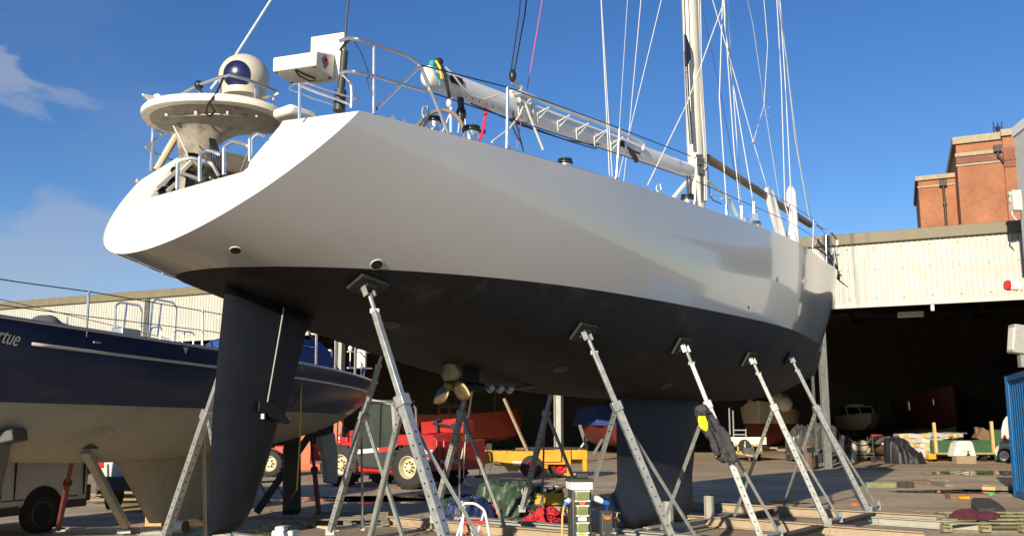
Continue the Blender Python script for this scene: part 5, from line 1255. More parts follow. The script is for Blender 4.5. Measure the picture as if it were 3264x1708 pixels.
# ------------------------------------------------------------------ vehicles
def wheel(parent, c, ax, r, w_, rimr, mt, mr, name="wheel", lugs=0, nuts=6):
    """c centre, ax outward axle direction (thing's local space)"""
    tr = MW[parent.name]
    b = MB(tr); c = V(c); ax = V(ax).normalized()
    b.lathe([(rimr, -w_ / 2), (r * .86, -w_ / 2), (r * .97, -w_ * .4), (r, -w_ * .2), (r, w_ * .2), (r * .97, w_ * .4), (r * .86, w_ / 2), (rimr, w_ / 2), (rimr * .96, w_ * .3), (rimr * .96, -w_ * .3)], c, ax, 36)
    a = ax.cross(V((0, 0, 1))).normalized(); u = a.cross(ax)
    for k in range(lugs):
        t = 2 * PI * k / lugs
        for s_ in (-1, 1):
            d = a * math.cos(t + s_ * .09) + u * math.sin(t + s_ * .09); d2 = a * math.cos(t + .12 + s_ * .09) + u * math.sin(t + .12 + s_ * .09)
            b.bar(c + d * (r + .012) + ax * (s_ * w_ * .06), c + d2 * (r - .005) + ax * (s_ * w_ * .46), .05, .05, up=tuple(d))
    o = build(b, name, mt, parent)
    b = MB(tr); b.lathe([(.01, -w_ * .12), (rimr, -w_ * .12), (rimr, w_ * .46), (rimr * .93, w_ * .48), (rimr * .84, w_ * .10), (rimr * .62, w_ * .0), (rimr * .52, w_ * .16), (rimr * .34, w_ * .2), (rimr * .28, w_ * .36), (.01, w_ * .37)], c, ax, 30)
    b.cur = 1
    for k in range(nuts):
        t = 2 * PI * k / nuts; d = a * math.cos(t) + u * math.sin(t); b.lathe([(.022, w_ * .24), (.022, w_ * .32)], c + d * rimr * .44, ax, 8)
    build(b, "rim", [mr, M['bolt']], o)
    return o
# telehandler: x forward, y left (camera side), z up
tp = gp(1302, 1559); th_yaw = math.atan2(.536, -.844)
fwd = V((math.cos(th_yaw), math.sin(th_yaw), 0)); lft = V((-math.sin(th_yaw), math.cos(th_yaw), 0))
to = tp - lft * .95; to.z = 0
tel = thing("telehandler", "red telehandler with cream wheel rims parked behind the yacht's stern stands", "telehandler", to, th_yaw)
for x, y, st_ in ((0, .82, 0), (0, -.82, 0), (2.42, .82, .1), (2.42, -.82, .1)):
    wheel(tel, (x, y, .57), (-st_, 1 if y > 0 else -1, 0), .57, .40, .30, M['rubber'], M['rim'], lugs=22, nuts=8)
b = L(tel); b.box((1.2, 0, .62), (3.3, .8, .36)); b.box((1.2, .62, .60), (1.35, .5, .40)); b.box((1.2, .62, .42), (1.1, .4, .1)); build(b, "chassis", M['red'], tel, bev=.03)
b = L(tel); b.prism([(-.95, .48), (-.95, 1.28), (-.75, 1.42), (.35, 1.42), (.72, 1.12), (.62, 1.05), (.45, 1.12), (-.35, 1.14), (-.58, .9), (-.62, .48)], (0, .98, 0), (1, 0, 0), (0, 0, 1), .95)
b.box((-.85, -.2, .88), (.3, 1.9, .8)); build(b, "rear_body", M['red'], tel, bev=.03)
b = L(tel); b.prism([(1.75, .95), (1.75, 1.12), (2.0, 1.22), (2.85, 1.20), (2.9, 1.12), (2.1, 1.1), (1.9, .9)], (0, .99, 0), (1, 0, 0), (0, 0, 1), .5); build(b, "front_mudguard", M['red'], tel, bev=.02)
b = L(tel); b.box((1.08, -.25, 1.52), (4.0, .34, .34), Matrix.Rotation(R(5), 3, 'Y')); b.box((1.9, -.25, 1.40), (3.2, .28, .26), Matrix.Rotation(R(5), 3, 'Y')); b.box((-.72, -.25, 1.62), (.7, .5, .34)); b.box((3.25, -.25, 1.15), (.3, .46, .62)); b.box((3.15, -.25, 1.0), (.2, .8, .3)); boomt = build(b, "lifting_boom", M['red'], tel, bev=.025)
b = L(tel); b.tube([(-.2, -.0, 1.5), (-.15, -.0, 1.78), (-.3, 0, 1.82)], .05); b.tube([(-.9, .05, 1.58), (-.1, .05, 1.72)], .04); b.lathe([(.09, 0), (.09, .08)], (-.8, .02, 1.62), (0, 1, 0), 14); build(b, "boom_pin_and_hose", M['iron'], boomt)
b = L(tel); cabp = [(.52, .98), (.42, 1.45), (.48, 2.12), (.62, 2.26), (1.35, 2.30), (1.62, 2.18), (1.98, 1.35), (1.98, 1.0)]
b.prism([(.55, 1.0), (.48, 1.45), (.53, 2.08), (.66, 2.2), (1.34, 2.24), (1.55, 2.12), (1.92, 1.33), (1.92, 1.0)], (0, .92, 0), (1, 0, 0), (0, 0, 1), .82); cab = build(b, "cab_glass", M['cabglass'], tel)
b = L(tel)
for y in (.95, .1):
    q = [V((x, y, z)) for x, z in cabp]; b.tube(q[:6] + q[6:], .045, 6)
    b.tube([(1.05, y, 1.0), (1.03, y, 2.28)], .028, 6)
b.box((.98, .52, 2.31), (.95, .86, .06)); build(b, "cab_frame", M['charcoal'], tel)
b = L(tel); b.prism([(.48, 1.05), (.62, 2.2), (1.32, 2.33), (1.32, 2.37), (.55, 2.27), (.38, 1.9), (.40, 1.1)], (0, .985, 0), (1, 0, 0), (0, 0, 1), .02); build(b, "cab_rear_pillar", M['greybeam'], tel)
b = L(tel); b.prism([(.45, 1.08), (1.95, .98), (1.82, .82), (1.7, .55), (.75, .52), (.5, .75)], (0, 1.0, 0), (1, 0, 0), (0, 0, 1), .06); build(b, "cab_door_panel", M['charcoal'], tel, bev=.01)
b = L(tel); b.prism([(.5, 1.10), (1.96, .99), (1.9, .88), (.5, .99)], (0, 1.008, 0), (1, 0, 0), (0, 0, 1), .006); build(b, "white_band", M['white'], tel)
b = L(tel); b.prism([(.5, 1.10), (1.0, 1.065), (1.0, .955), (.5, .99)], (0, 1.014, 0), (1, 0, 0), (0, 0, 1), .006); build(b, "red_band", M['redplastic'], tel)
b = L(tel); b.box((2.15, .1, 1.44), (.34, .02, .2)); build(b, "white_label", M['white'], tel)
b = L(tel); b.lathe([(.05, 0), (.055, .05), (.045, .14), (.01, .17)], (.55, .62, 2.34), (0, 0, 1), 12); build(b, "beacon", M['amber'], tel)
b = L(tel); b.lathe([(.07, 0), (.07, .03)], (.88, .86, 1.34), (0, 1, 0), 14); b.box((.78, .84, 1.36), (.16, .05, .26)); build(b, "seat_and_dial", M['redplastic'], tel)
b = L(tel); b.box((-.72, 1.0, .98), (.22, .04, .1)); b.box((-.55, 1.0, .98), (.1, .05, .1)); build(b, "rear_lamp", M['hdpe'], tel)
b = L(tel); b.bar((1.95, .95, 1.3), (2.12, 1.1, 1.42), .03, .03); b.box((2.14, 1.12, 1.48), (.05, .2, .28)); build(b, "mirror", M['black'], tel)
mloc = MW[tel.name] @ V((-1.012, .52, .72)); text("MANITOU", "maker_lettering", M['white'], tel, mloc, -lft, V((0, 0, 1)), .17, .004)
mloc = MW[tel.name] @ V((-.50, .992, .78)); text("MANITOU", "maker_lettering", M['white'], tel, mloc, -fwd, V((0, 0, 1)), .12, .004)

# orange tractor-like loader farther left
fo = gp(872, 1519); lo_yaw = R(175)
ldr = thing("orange_loader", "orange forklift frame with one white rimmed wheel behind the blue boat", "forklift", fo + V((0.9, .8, 0)), lo_yaw)
for x, y in ((.95, .85), (.95, -.85), (-1.1, .8), (-1.1, -.8)): wheel(ldr, (x, y, .43 if x > 0 else .36), (0, 1 if y > 0 else -1, 0), .43 if x > 0 else .36, .3, .25, M['rubber'], M['rim'], lugs=16)
b = L(ldr); b.box((0, 0, .75), (2.0, .9, .5)); b.box((-.9, 0, 1.0), (.9, 1.1, .6)); build(b, "body", M['red'], ldr, bev=.04)
b = L(ldr)
for y in (.35, .95): b.bar((-1.25, y, .2), (-1.25, y, 1.95), .12, .16)
b.bar((-1.25, .3, 1.9), (-1.25, 1.0, 1.9), .12, .12); b.bar((-1.25, .3, .3), (-1.25, 1.0, .3), .14, .2); b.bar((-.25, .92, .25), (-.25, .92, 1.75), .35, .10); b.bar((-.75, .92, .32), (-.1, .92, .32), .1, .22); b.bar((-.8, .92, 1.7), (-.1, .92, 1.7), .1, .2); build(b, "mast_frame", M['orange'], ldr, bev=.02)
b = L(ldr)
for z in (.9, 1.05, 1.2, 1.35): b.bar((-1.0, 1.0, z), (-1.7, .95, z), .03, .03)
build(b, "grille", M['iron'], ldr)
b = L(ldr); b.box((-1.35, .8, 1.1), (.5, .3, .5)); build(b, "lamp_panel", M['white'], ldr, bev=.05)

# yellow boat trailer
yo = gp(1700, 1519); yo.x = at_y(1690, 1500, yo.y).x; yo.z = 0
yt = thing("boat_trailer", "yellow boat hauling trailer with red wheels in the yard", "trailer", yo, R(2))
b = L(yt)
b.prism([(-1.9, .66), (-1.9, .86), (-.25, .84), (.95, .80), (.95, .52), (-.2, .50), (-.45, .22), (-.75, .22), (-.85, .36), (-1.0, .46), (-1.1, .55), (-1.5, .44), (-1.75, .46)], (0, -.7, 0), (1, 0, 0), (0, 0, 1), .16)
b.prism([(-1.9, .66), (-1.9, .86), (.95, .80), (.95, .55), (-1.2, .55)], (0, .6, 0), (1, 0, 0), (0, 0, 1), .16); build(b, "drawbar_frame", M['yel'], yt, bev=.012)
b = L(yt); b.box((.78, -.62, .66), (.98, .3, .46)); b.box((1.55, -.62, .74), (.5, .3, .3)); b.box((.42, -.7, .30), (.22, .25, .24)); b.box((1.2, -.66, .34), (.12, .2, .56)); b.box((1.28, -.66, .12), (.46, .22, .07)); b.box((1.72, -.66, .52), (.14, .2, .62)); b.box((.9, .55, .62), (1.9, .3, .4)); build(b, "winch_box", M['yel'], yt, bev=.015)
b = L(yt); b.box((.85, 0, .93), (1.75, 1.5, .045)); build(b, "bed_plate", M['iron'], yt)
b = L(yt); b.prism([(-.62, .54), (-.15, .54), (-.15, .40), (-.58, .40)], (0, -.866, 0), (1, 0, 0), (0, 0, 1), .004); lb = build(b, "maker_label", M['white'], yt)
text("Roodberg", "label_writing", M['redplastic'], yt, MW[yt.name] @ V((-.38, -.872, .475)), (1, .035, 0), (0, 0, 1), .10, .002)
wheel(yt, (0, -.85, .36), (0, -1, 0), .36, .26, .2, M['rubber'], M['redwheel'])
for x, y in ((0, .85), (.95, -.45), (.95, .5)): wheel(yt, (x, y, .34), (0, -1, 0), .34, .24, .2, M['rubber'], M['redwheel'])
b = L(yt)
for k in range(9): b.tube([(-1.8 + .2 * k, -.62, .84), (-1.8 + .2 * k, -.62, .91)], .015, 6)
b.tube([(-1.2, -.7, .45), (-.95, -.72, .40), (-.7, -.72, .48)], .02, 6); b.tube([(-1.65, -.6, .45), (-1.65, -.6, .1)], .02); b.box((-1.65, -.6, .06), (.3, .3, .06)); build(b, "jack_and_pin", M['iron'], yt)
p = at_y(1655, 1436, yo.y); solo(MB().box((p.x, p.y - .6, .92), (.26, .12, .07)).box((p.x + .12, p.y - .6, .93), (.2, .1, .06)), "timber_offcut", M['brownblock'], "pinkish timber offcuts lying on the yellow trailer frame", "timber")
text("7", "number_mark", M['white'], yt, at_y(1530, 1431, yo.y - .4), (1, 0, 0), (0, 0, 1), .14, .004)

# white van
vyaw = math.atan2(-BU.y, -BU.x)      # heading toward the camera, x forward
vo = at_y(130, 1642, 14.0); vo.z = 0
vs_ = V((math.cos(vyaw), math.sin(vyaw), 0)); vl = V((-vs_.y, vs_.x, 0))       # forward, left (east)
def make_van(org, yaw, label, plate=True):
    v = thing("panel_van", label, "van", org, yaw)
    H = 1.92; 
    prof = [(-.86, .42), (-.90, .95), (-.84, 1.5), (-.74, 1.84), (-.5, H), (1.9, H), (2.35, 1.80), (3.0, 1.22), (3.75, 1.02), (3.92, .8), (3.95, .40)]
    b = L(v)
    rows = []
    for y, k in ((-.88, .985), (-.90, 1), (-.80, 1), (0, 1.0), (.80, 1), (.90, 1), (.88, .985)): pass
    n_ = len(prof)
    def ring(y, inset): return [(x * 1.0, y * (1 - inset * max(0, (z - 1.0)) * .16), z) for x, z in prof]
    rows = [ring(y, 1) for y in (-.88, -.5, 0, .5, .88)]
    b.grid(rows, wrap=True); b.add(rows[0], [tuple(range(n_))]); b.add(rows[-1], [tuple(range(n_))])
    body = build(b, "body", M['van'], v, bev=.05, segs=3)
    b = L(v)
    for y in (-1, 1): b.box((1.38, y * .875, .36), (1.95, .06, .12)); b.box((3.5, y * .875, .36), (.7, .06, .12)); b.box((-.62, y * .875, .40), (.45, .06, .12))
    b.box((3.9, 0, .5), (.2, 1.7, .28)); b.box((-.9, 0, .55), (.14, 1.7, .26)); build(b, "bumper_and_sill", M['charcoal'], v, bev=.02)
    for x in (0, 2.75):
        for y in (1, -1):
            b = L(v); b.lathe([(.37, 0), (.37, .012)], (x, y * .878, .34), (0, y, 0), 28); build(b, "wheel_arch", M['bolt'], v)
            wheel(v, (x, y * .80, .29), (0, y, 0), .29, .19, .19, M['rubber'], M['galv'], nuts=5)
    b = L(v)
    for y in (1, -1): b.box((-.06, y * .872, 1.12), (1.3, .03, .05)); b.box((1.35, y * .88, .62), (1.2, .03, .12))
    build(b, "door_rail_and_strip", M['black'], v)
    b = L(v); 
    for x0, x1 in ((1.75, 2.55),):
        for y in (1, -1): b.prism([(x0, 1.22), (x1 + .25, 1.22), (x1 - .25, 1.72), (x0, 1.76)], (0, y * .80 - (.012 if y < 0 else 0), 0), (1, 0, 0), (0, .0, 1), -.012 if y > 0 else -.012)
    build(b, "side_window", M['glass'], v)
    b = L(v); b.box((-.885, .4, 1.3), (.02, .62, .4), Matrix.Rotation(R(8), 3, 'Y')); b.box((-.885, -.4, 1.3), (.02, .62, .4), Matrix.Rotation(R(8), 3, 'Y')); build(b, "rear_window", M['glass'], v)
    b = L(v)
    for y in (1, -1): b.box((-.885, y * .82, 1.05), (.06, .12, .42))
    build(b, "tail_light", M['redlens'], v, bev=.015)
    b = L(v); b.box((-.915, .05, .80), (.02, .52, .12)); pl = build(b, "number_plate", M['plate'], v)
    for y in (1, -1):
        for x in (-.78, .52, 1.62): b = L(v); b.box((x, y * .872, 1.02), (.012, .035, 1.0)); build(b, "panel_seam", M['bolt'], v)
        b = L(v); b.box((.45, y * .878, .52), (2.2, .03, .012)); build(b, "panel_seam", M['bolt'], v)
    b = L(v); b.lathe([(.07, 0), (.07, .006)], (.95, .885, .85), (0, 1, 0), 16); b.box((1.62, .885, .98), (.16, .03, .035)); build(b, "fuel_cap_and_handle", M['charcoal'], v)
    return v
make_van(vo - vl * .86, vyaw, "dirty white panel van in the shade behind the blue boat's bow")
p = gp(300, 1600, .0); p = at_y(316, 1500, 17.2); p.z = 0
make_van(p + V((.75, .95, 0)), R(96), "second white van showing its yellow rear plate, between props and keel")
# stack of planks beyond the vans
pk = thing("plank_pile", "low pile of old planks between the van and the blue keel", "plank pile", gp(400, 1600))
b = MB(); rn = random.Random(5); p = gp(400, 1612)
for k in range(14):
    y = p.y + 1.2 + rn.uniform(-.6, .6); z = .04 + .05 * (k // 3); x = p.x + rn.uniform(-.3, .2); b.bar((x - .9, y + rn.uniform(-.2, .2), z), (x + .9, y + rn.uniform(-.2, .2), z), .16, .045)
build(b, "planks", M['wood'], pk)

# ------------------------------------------------------------------ boats and gear in and around the shed
def loft(stn, o, yaw, boot):
    """stn: (x, half beam, keel z, sheer z, power); returns builders topsides, bottom"""
    tr = Matrix.Translation(o) @ Matrix.Rotation(yaw, 4, 'Z'); a, c_ = MB(tr), MB(tr); ra, rc = [], []
    for x, hb_, zk, zs, pw in stn:
        hw = min(.95, max(.03, (boot - zk) / (zs - zk)))
        f = lambda h: (x, hb_ * max(0, 1 - max(0, 1 - h) ** 1.8) ** (1 / pw), zk + (zs - zk) * h)
        ra.append([f(hw + (1 - hw) * k / 7) for k in range(8)]); rc.append([f(hw * (1 - math.cos(PI / 2 * k / 7))) for k in range(8)])
    for m_, rr in ((a, ra), (c_, rc)):
        for s_ in (1, -1): m_.grid([[(x, y * s_, z) for x, y, z in r] for r in rr], flip=s_ < 0)
        for r in (rr[0], rr[-1]): m_.grid([[q for q in r], [(x, -y, z) for x, y, z in r]])
    a.grid([[(r[-1][0], r[-1][1] * k / 3, r[-1][2] - .06) for k in range(-3, 4)] for r in ra])
    return a, c_
def shed_boat(name, label, cat, o, yaw, stn, boot, mt, mb_):
    t = thing(name, label, cat, o, yaw); a, c_ = loft(stn, V(o), yaw, boot)
    build(a, "topsides", mt, t, ang=40); build(c_, "bottom", mb_, t, ang=40); return t
o = at_y(1475, 1400, 63); o.z = 0
rb = shed_boat("rescue_boat", "orange red workboat with a small cabin in the dark shed", "boat", o, R(8), [(x * 1.3, y * 1.3, a * 1.3 - .1, c_ * 1.3 - .45, e_) for x, y, a, c_, e_ in ((-3.2, 1.3, .6, 2.25, 2.4), (-1.5, 1.45, .5, 2.25, 2.6), (.5, 1.4, .5, 2.3, 2.4), (2.0, 1.0, .6, 2.45, 2.0), (2.9, .45, .85, 2.6, 1.6), (3.2, .06, 1.2, 2.7, 1.3))], .9, M['boatred'], M['redbottom'])
b = L(rb); b.box((-.6, 0, 2.65), (2.6, 1.7, .9), taper=.9); cb = build(b, "cabin", M['boatred'], rb, bev=.05)
b = L(rb)
for x in (-1.4, -.7, .0): b.box((x, -.82, 2.78), (.52, .03, .36))
b.box((.62, 0, 2.8), (.03, 1.2, .36)); build(b, "cabin_window", M['glass'], cb)
b = L(rb); b.box((-.6, 0, 3.16), (2.2, 1.4, .1)); b.tube([(-.5, 0, 3.1), (-.5, 0, 4.6)], .04); b.bar((-1.0, 0, 3.9), (.1, 0, 3.9), .05, .05); b.box((-1.3, .2, 3.4), (.5, .5, .3)); build(b, "mast_and_gear", M['galvdark'], rb)
b = L(rb); b.tube([(-3.2, -1.32, 2.0), (-1.5, -1.48, 2.0), (.5, -1.43, 2.05), (2.0, -1.02, 2.2), (2.9, -.46, 2.35)], .06, 8); build(b, "rubbing_strake", M['maroonhull'], rb)
b = L(rb)
for x in (-2, 0, 1.8): b = L(rb); b.box((x, 0, .25), (.3, 1.6, .5)); build(b, "keel_block", M['darkwood'], rb)
o = at_y(1940, 1400, 57); o.z = 0
bt = shed_boat("covered_boat", "dull red boat under a blue canvas cover, deep in the shed", "boat", o, R(100), [(-3, .9, .7, 1.75, 2.6), (-1, 1.6, .5, 1.75, 2.6), (1, 1.7, .5, 1.75, 2.4), (3, 1.2, .7, 1.85, 2.0), (4, .1, 1.0, 2.0, 1.5)], .8, M['maroonhull'], M['redbottom'])
b = L(bt); b.box((.2, 0, 2.35), (6.2, 3.2, 1.25), taper=.82); build(b, "canvas_cover", M['bluecanvas'], bt, bev=.1)
b = L(bt)
for y in (-1.2, 1.2):
    for x in (-2, 2): b = L(bt); b.bar((x, y * 1.3, 0), (x * .9, y * .6, 1.2), .12, .12); build(b, "prop", M['galv'], bt)
for x0, y0, x1, y1, Y, lab in ((1607, 1270, 1685, 1440, 44, "long thin shore leaning against the orange workboat"), (1848, 1355, 1872, 1425, 44, "pale shore leaning against the blue covered boat")):
    solo(MB().bar(at_y(x0, y0, Y), at_y(x1, y1 + 4, Y - .8), .12, .12), "shed_shore", M['galv' if x0 > 1700 else 'wood'], lab, "shore", "shores in the shed")
# cream cruiser with red bottom and fenders
o = at_y(2452, 1400, 57); o.z = 0
cr = shed_boat("cabin_cruiser", "cream cabin cruiser with a red bottom and hanging white fenders", "boat", o, R(-115), [(-3.4, 1.5, .5, 2.65, 2.6), (-1, 1.66, .45, 2.7, 2.6), (1.2, 1.5, .5, 2.85, 2.3), (2.6, .9, .7, 3.05, 1.9), (3.5, .08, 1.2, 3.2, 1.3)], 1.85, M['creamhull'], M['redbottom'])
b = L(cr); b.box((-.6, 0, 3.25), (3.4, 2.4, 1.0), taper=.85); cbn = build(b, "cabin", M['creamhull'], cr, bev=.08)
b = L(cr); b.box((1.0, 0, 3.3), (.06, 1.5, .45), Matrix.Rotation(R(-12), 3, 'Y')); b.box((-.4, 1.13, 3.3), (1.6, .05, .4)); b.box((-.4, -1.13, 3.3), (1.6, .05, .4)); build(b, "window", M['glass'], cbn)
b = MB()
for k, x in enumerate((2466, 2480)): b.tube([at_y(x, 1265, 53.8), at_y(x + 2, 1296, 53.8)], [.14, .17], 12)
for k, x in ((0, 2501),): b.sphere(at_y(x, 1287, 53.5), .46, 18)
build(b, "fender", M['cream'], cr)
b = L(cr)
for x in (-2, 1): b = L(cr); b.box((x, 0, .25), (.4, 2.2, .5)); build(b, "keel_block", M['darkwood'], cr)
# small cruiser and far red boat
o = at_y(2738, 1400, 62); o.z = 0
sc = shed_boat("small_cruiser", "small cream motor cruiser with a raked windscreen, bow on", "boat", o, R(-96), [(-2.4, 1.0, 1.35, 2.35, 2.8), (-.5, 1.25, 1.25, 2.4, 2.6), (1, 1.2, 1.25, 2.45, 2.2), (2.2, .8, 1.45, 2.5, 1.8), (3, .06, 1.9, 2.55, 1.3)], 1.45, M['creamhull'], M['dark'])
b = L(sc); b.prism([(-1.4, 2.4), (.9, 2.4), (.35, 3.0), (-1.4, 3.05)], (0, .85, 0), (1, 0, 0), (0, 0, 1), 1.7); build(b, "windscreen", M['glass'], sc)
b = L(sc)
for y in (-.88, 0, .88): b.tube([(.95, y, 2.4), (.38, y * .98, 3.03)], .05, 6)
b.tube([(.38, -.88, 3.03), (.38, .88, 3.03)], .045, 6); b.tube([(.95, -1.0, 2.42), (1.02, 0, 2.44), (.95, 1.0, 2.42)], .05, 6); b.box((-.3, 0, 3.14), (.5, .9, .12)); build(b, "screen_frame", M['cream'], sc)
b = L(sc)
for y in (-.7, .7): b.bar((-1.5, y, .8), (2.2, y, .8), .12, .14); b.bar((0, y, 0), (0, y, 1.4), .12, .12); b.bar((1.5, y, 0), (1.5, y, 1.4), .12, .12)
build(b, "cradle", M['galvdark'], sc)
o = at_y(2978, 1400, 62); o.z = 0
rd = shed_boat("maroon_boat", "dark maroon boat barely visible at the back of the shed", "boat", o, R(-95), [(-3, 1.8, .8, 3.6, 2.6), (-1, 2.1, .6, 3.6, 2.6), (1.5, 1.8, .7, 3.8, 2.2), (3.2, .9, 1.0, 4.1, 1.8), (4, .08, 1.6, 4.3, 1.3)], 1.5, M['maroonhull'], M['greybeam'])
b = MB()
for x, y0, y1 in ((2893, 1275, 1308), (2897, 1280, 1306), (2974, 1272, 1290), (3050, 1288, 1310)): b.tube([at_y(x, y0, 58.5), at_y(x + 3, y1, 58.5)], .045, 6)
build(b, "rail_post", M['steel'], rd)
# plastic sheeted boat
# flat trailer with spare wheel
o = gp(2385, 1462); o = V((at_y(2385, 1440, 43.5).x, 43.5, 0))
ft = thing("flat_trailer", "yellow framed trailer with a cream tailboard and a spare wheel", "trailer", o, R(4))
def px(x, y, Y): return at_y(x, y, Y)
b = MB(); p, q = px(2329, 1392, 43), px(2443, 1416, 43); b.box(((p.x + q.x) / 2, 43, (p.z + q.z) / 2), (q.x - p.x, .08, p.z - q.z)); build(b, "tailboard", M['cream'], ft, bev=.01)
b = MB(); p, q = px(2336, 1418, 43), px(2428, 1440, 43)
b.bar((p.x, 43, p.z), (q.x, 43, p.z), .08, .09); b.bar((p.x, 43, q.z), (q.x, 43, q.z), .08, .1)
for x in (2352, 2395, 2425): w0 = px(x, 1418, 43); b.bar((w0.x, 43, p.z), (w0.x, 43, q.z), .08, .08)
b.bar((p.x, 43, q.z), ((p.x + q.x) / 2, 42.2, q.z - .15), .08, .08); b.bar((q.x, 43, q.z), ((p.x + q.x) / 2, 42.2, q.z - .15), .08, .08); build(b, "frame", M['paleyel'], ft)
b = MB(); c0 = px(2373, 1419, 42.8); b.lathe([(.13, -.08), (.27, -.09), (.29, 0), (.27, .09), (.13, .08)], c0, (0, -1, 0), 24); build(b, "spare_wheel", M['rubber'], ft); b = MB(); b.lathe([(.14, .05), (.06, .07), (.03, .1)], c0, (0, -1, 0), 18); b.bar(c0 + V((0, -.1, -.16)), c0 + V((0, -.1, .2)), .04, .03); build(b, "spare_rim", M['rim'], ft)
b = MB(); b.box((c0.x + .1, 42.6, .5), (.5, .4, .3)); b.tube([(c0.x + .1, 42.4, .5), (c0.x + .1, 42.4, .1)], .05); b.lathe([(.1, -.04), (.1, .04)], (c0.x + .1, 42.4, .1), (1, 0, 0), 12); build(b, "hitch_and_jockey_wheel", M['galvdark'], ft)
for x in (-1.0, 1.0): wheel(ft, (x, 1.6, .3), (1 if x > 0 else -1, 0, 0), .3, .2, .18, M['rubber'], M['rim'])
b = L(ft); b.box((.3, 1.6, .62), (2.4, 3.0, .08)); b.box((2.0, 1.0, .5), (1.8, .12, .1)); build(b, "deck", M['wood'], ft)
# step frame in the shed
b = MB()
for x, y0 in ((2324, 1300), (2336, 1308)): b.tube([at_y(x, y0, 46), at_y(x + 4, 1420, 46)], .04, 6)
for y in (1370, 1384): b.bar(at_y(2336, y, 46), at_y(2377, y, 46), .06, .06)
b.tube([at_y(2377, 1366, 46), at_y(2380, 1425, 46)], .04, 6); solo(b, "access_steps", M['galv'], "light metal access steps standing by the cream tailboard", "steps")
# litter bin
c0 = gp(2575, 1497); c0.z = 0
bn = thing("litter_bin", "round brown plastic litter bin in the yard", "bin", c0); b = MB(); b.lathe([(.235, 0), (.25, .05), (.265, .5), (.27, .90), (.275, .93), (.20, .98), (.01, 1.0)], c0, (0, 0, 1), 28); build(b, "barrel", M['bin'], bn)
b = MB(); d = V((.25, -.97, 0)).normalized(); p = c0 + V((0, 0, .76)) + d * .262; b.box(p, (.30, .05, .17), Matrix.Rotation(R(14), 3, 'Z')); b.box(c0 + V((.13, -.23, .56)), (.08, .04, .22)); build(b, "opening", M['bolt'], bn)
# jockey wheel trailer bit
o = at_y(2602, 1440, 40.5); o.z = 0; jk = thing("jockey_stand", "chrome jockey wheel stand of a covered trailer", "trailer", o)
b = MB(); b.tube([o + V((0, 0, .2)), o + V((0, 0, .95))], .035, 10); b.lathe([(.09, -.03), (.09, .03)], o + V((-.05, 0, .1)), (1, 0, 0), 16); b.bar(o + V((-.15, 0, .6)), o + V((.15, 0, .6)), .04, .04); b.tube([o + V((-.1, 0, .95)), o + V((.1, 0, 1.05))], .03); b.sphere(o + V((0, 0, 1.1)), .13, 12, (1, .8, .7)); build(b, "jockey_wheel", M['steel'], jk)
b = MB(); b.bar(o + V((0, .1, .42)), o + V((1.3, 1.4, .42)), .1, .1); b.bar(o + V((0, .1, .42)), o + V((-.9, 1.4, .42)), .1, .1); build(b, "drawbar", M['galvdark'], jk)
b = MB(); b.box(o + V((-.18, -.05, .45)), (.14, .06, .2)); build(b, "reflector", M['hivis'], jk)
# cage trolley with sacks
o = at_y(2738, 1450, 43); o.z = 0; ct = thing("cage_trolley", "low metal trolley heaped with beige bundles", "trolley", o, R(-5))
b = L(ct)
for x in (-.55, .55):
    for y in (-.4, .4): b.tube([(x, y, .15), (x, y, 1.15)], .025, 6)
for z in (.25, .42): b.bar((-.6, -.4, z), (.6, -.4, z), .04, .04); b.bar((-.6, .4, z), (.6, .4, z), .04, .04)
b.box((0, 0, .38), (1.2, .85, .05)); b.tube([(-.55, -.4, 1.1), (-.1, -.4, .75), (.25, -.4, .8), (.6, -.4, 1.2)], .025, 6); build(b, "frame", M['galvdark'], ct)
b = L(ct); b.sphere((-.2, -.1, .68), .22, 12, (.8, .8, 1.2)); b.sphere((.15, -.1, .72), .3, 12, (1, .8, 1)); b.sphere((.4, 0, .55), .16, 10); build(b, "bundle", M['creamhull'], ct)
for x in (-.5, .5): wheel(ct, (x, -.5, .13), (0, -1, 0), .13, .06, .07, M['rubber'], M['galvdark'])
# red drum, dinghy, black tarp
c0 = at_y(2797, 1430, 47); c0.z = 0; b = MB(); hd = at_y(2797, 1384, 47).z; b.lathe([(.30, 0), (.31, .03), (.30, .06), (.30, hd * .33), (.315, hd * .35), (.30, hd * .37), (.30, hd * .65), (.315, hd * .67), (.30, hd * .7), (.30, hd - .03), (.31, hd)], c0, (0, 0, 1), 28); solo(b, "red_drum", M['redplastic'], "bright red drum standing behind the small covered dinghy", "drum")
o = at_y(2812, 1440, 44.5); o.z = 0
dg = shed_boat("dinghy", "small dull red dinghy with a grey cover draped over it", "dinghy", o, R(-100), [(-1.2, .52, .25, .85, 3), (0, .58, .22, .85, 3), (1, .5, .25, .88, 2.4), (1.6, .3, .35, .9, 2)], .3, M['brownblock'], M['redbottom'])
b = L(dg); b.prism([(-.7, .84), (-.35, 1.15), (0, 1.2), (.35, 1.12), (.66, .84), (.5, .80), (0, 1.0), (-.5, .80)], (1.62, 0, 0), (0, 1, 0), (0, 0, 1), -2.6); build(b, "cover", M['tarpgrey'], dg, bev=.02)
b = L(dg); b.prism([(-.4, .83), (0, 1.02), (.4, .83), (.3, .80), (-.3, .80)], (1.66, 0, 0), (0, 1, 0), (0, 0, 1), -.06); build(b, "bow_panel", M['white'], dg)
b = L(dg); b.box((0, .6, .18), (.5, .1, .36)); b.box((0, -.6, .18), (.5, .1, .36)); b.box((0, 0, .12), (1.6, .5, .2)); build(b, "chocks", M['darkwood'], dg)
from mathutils import noise as NZ
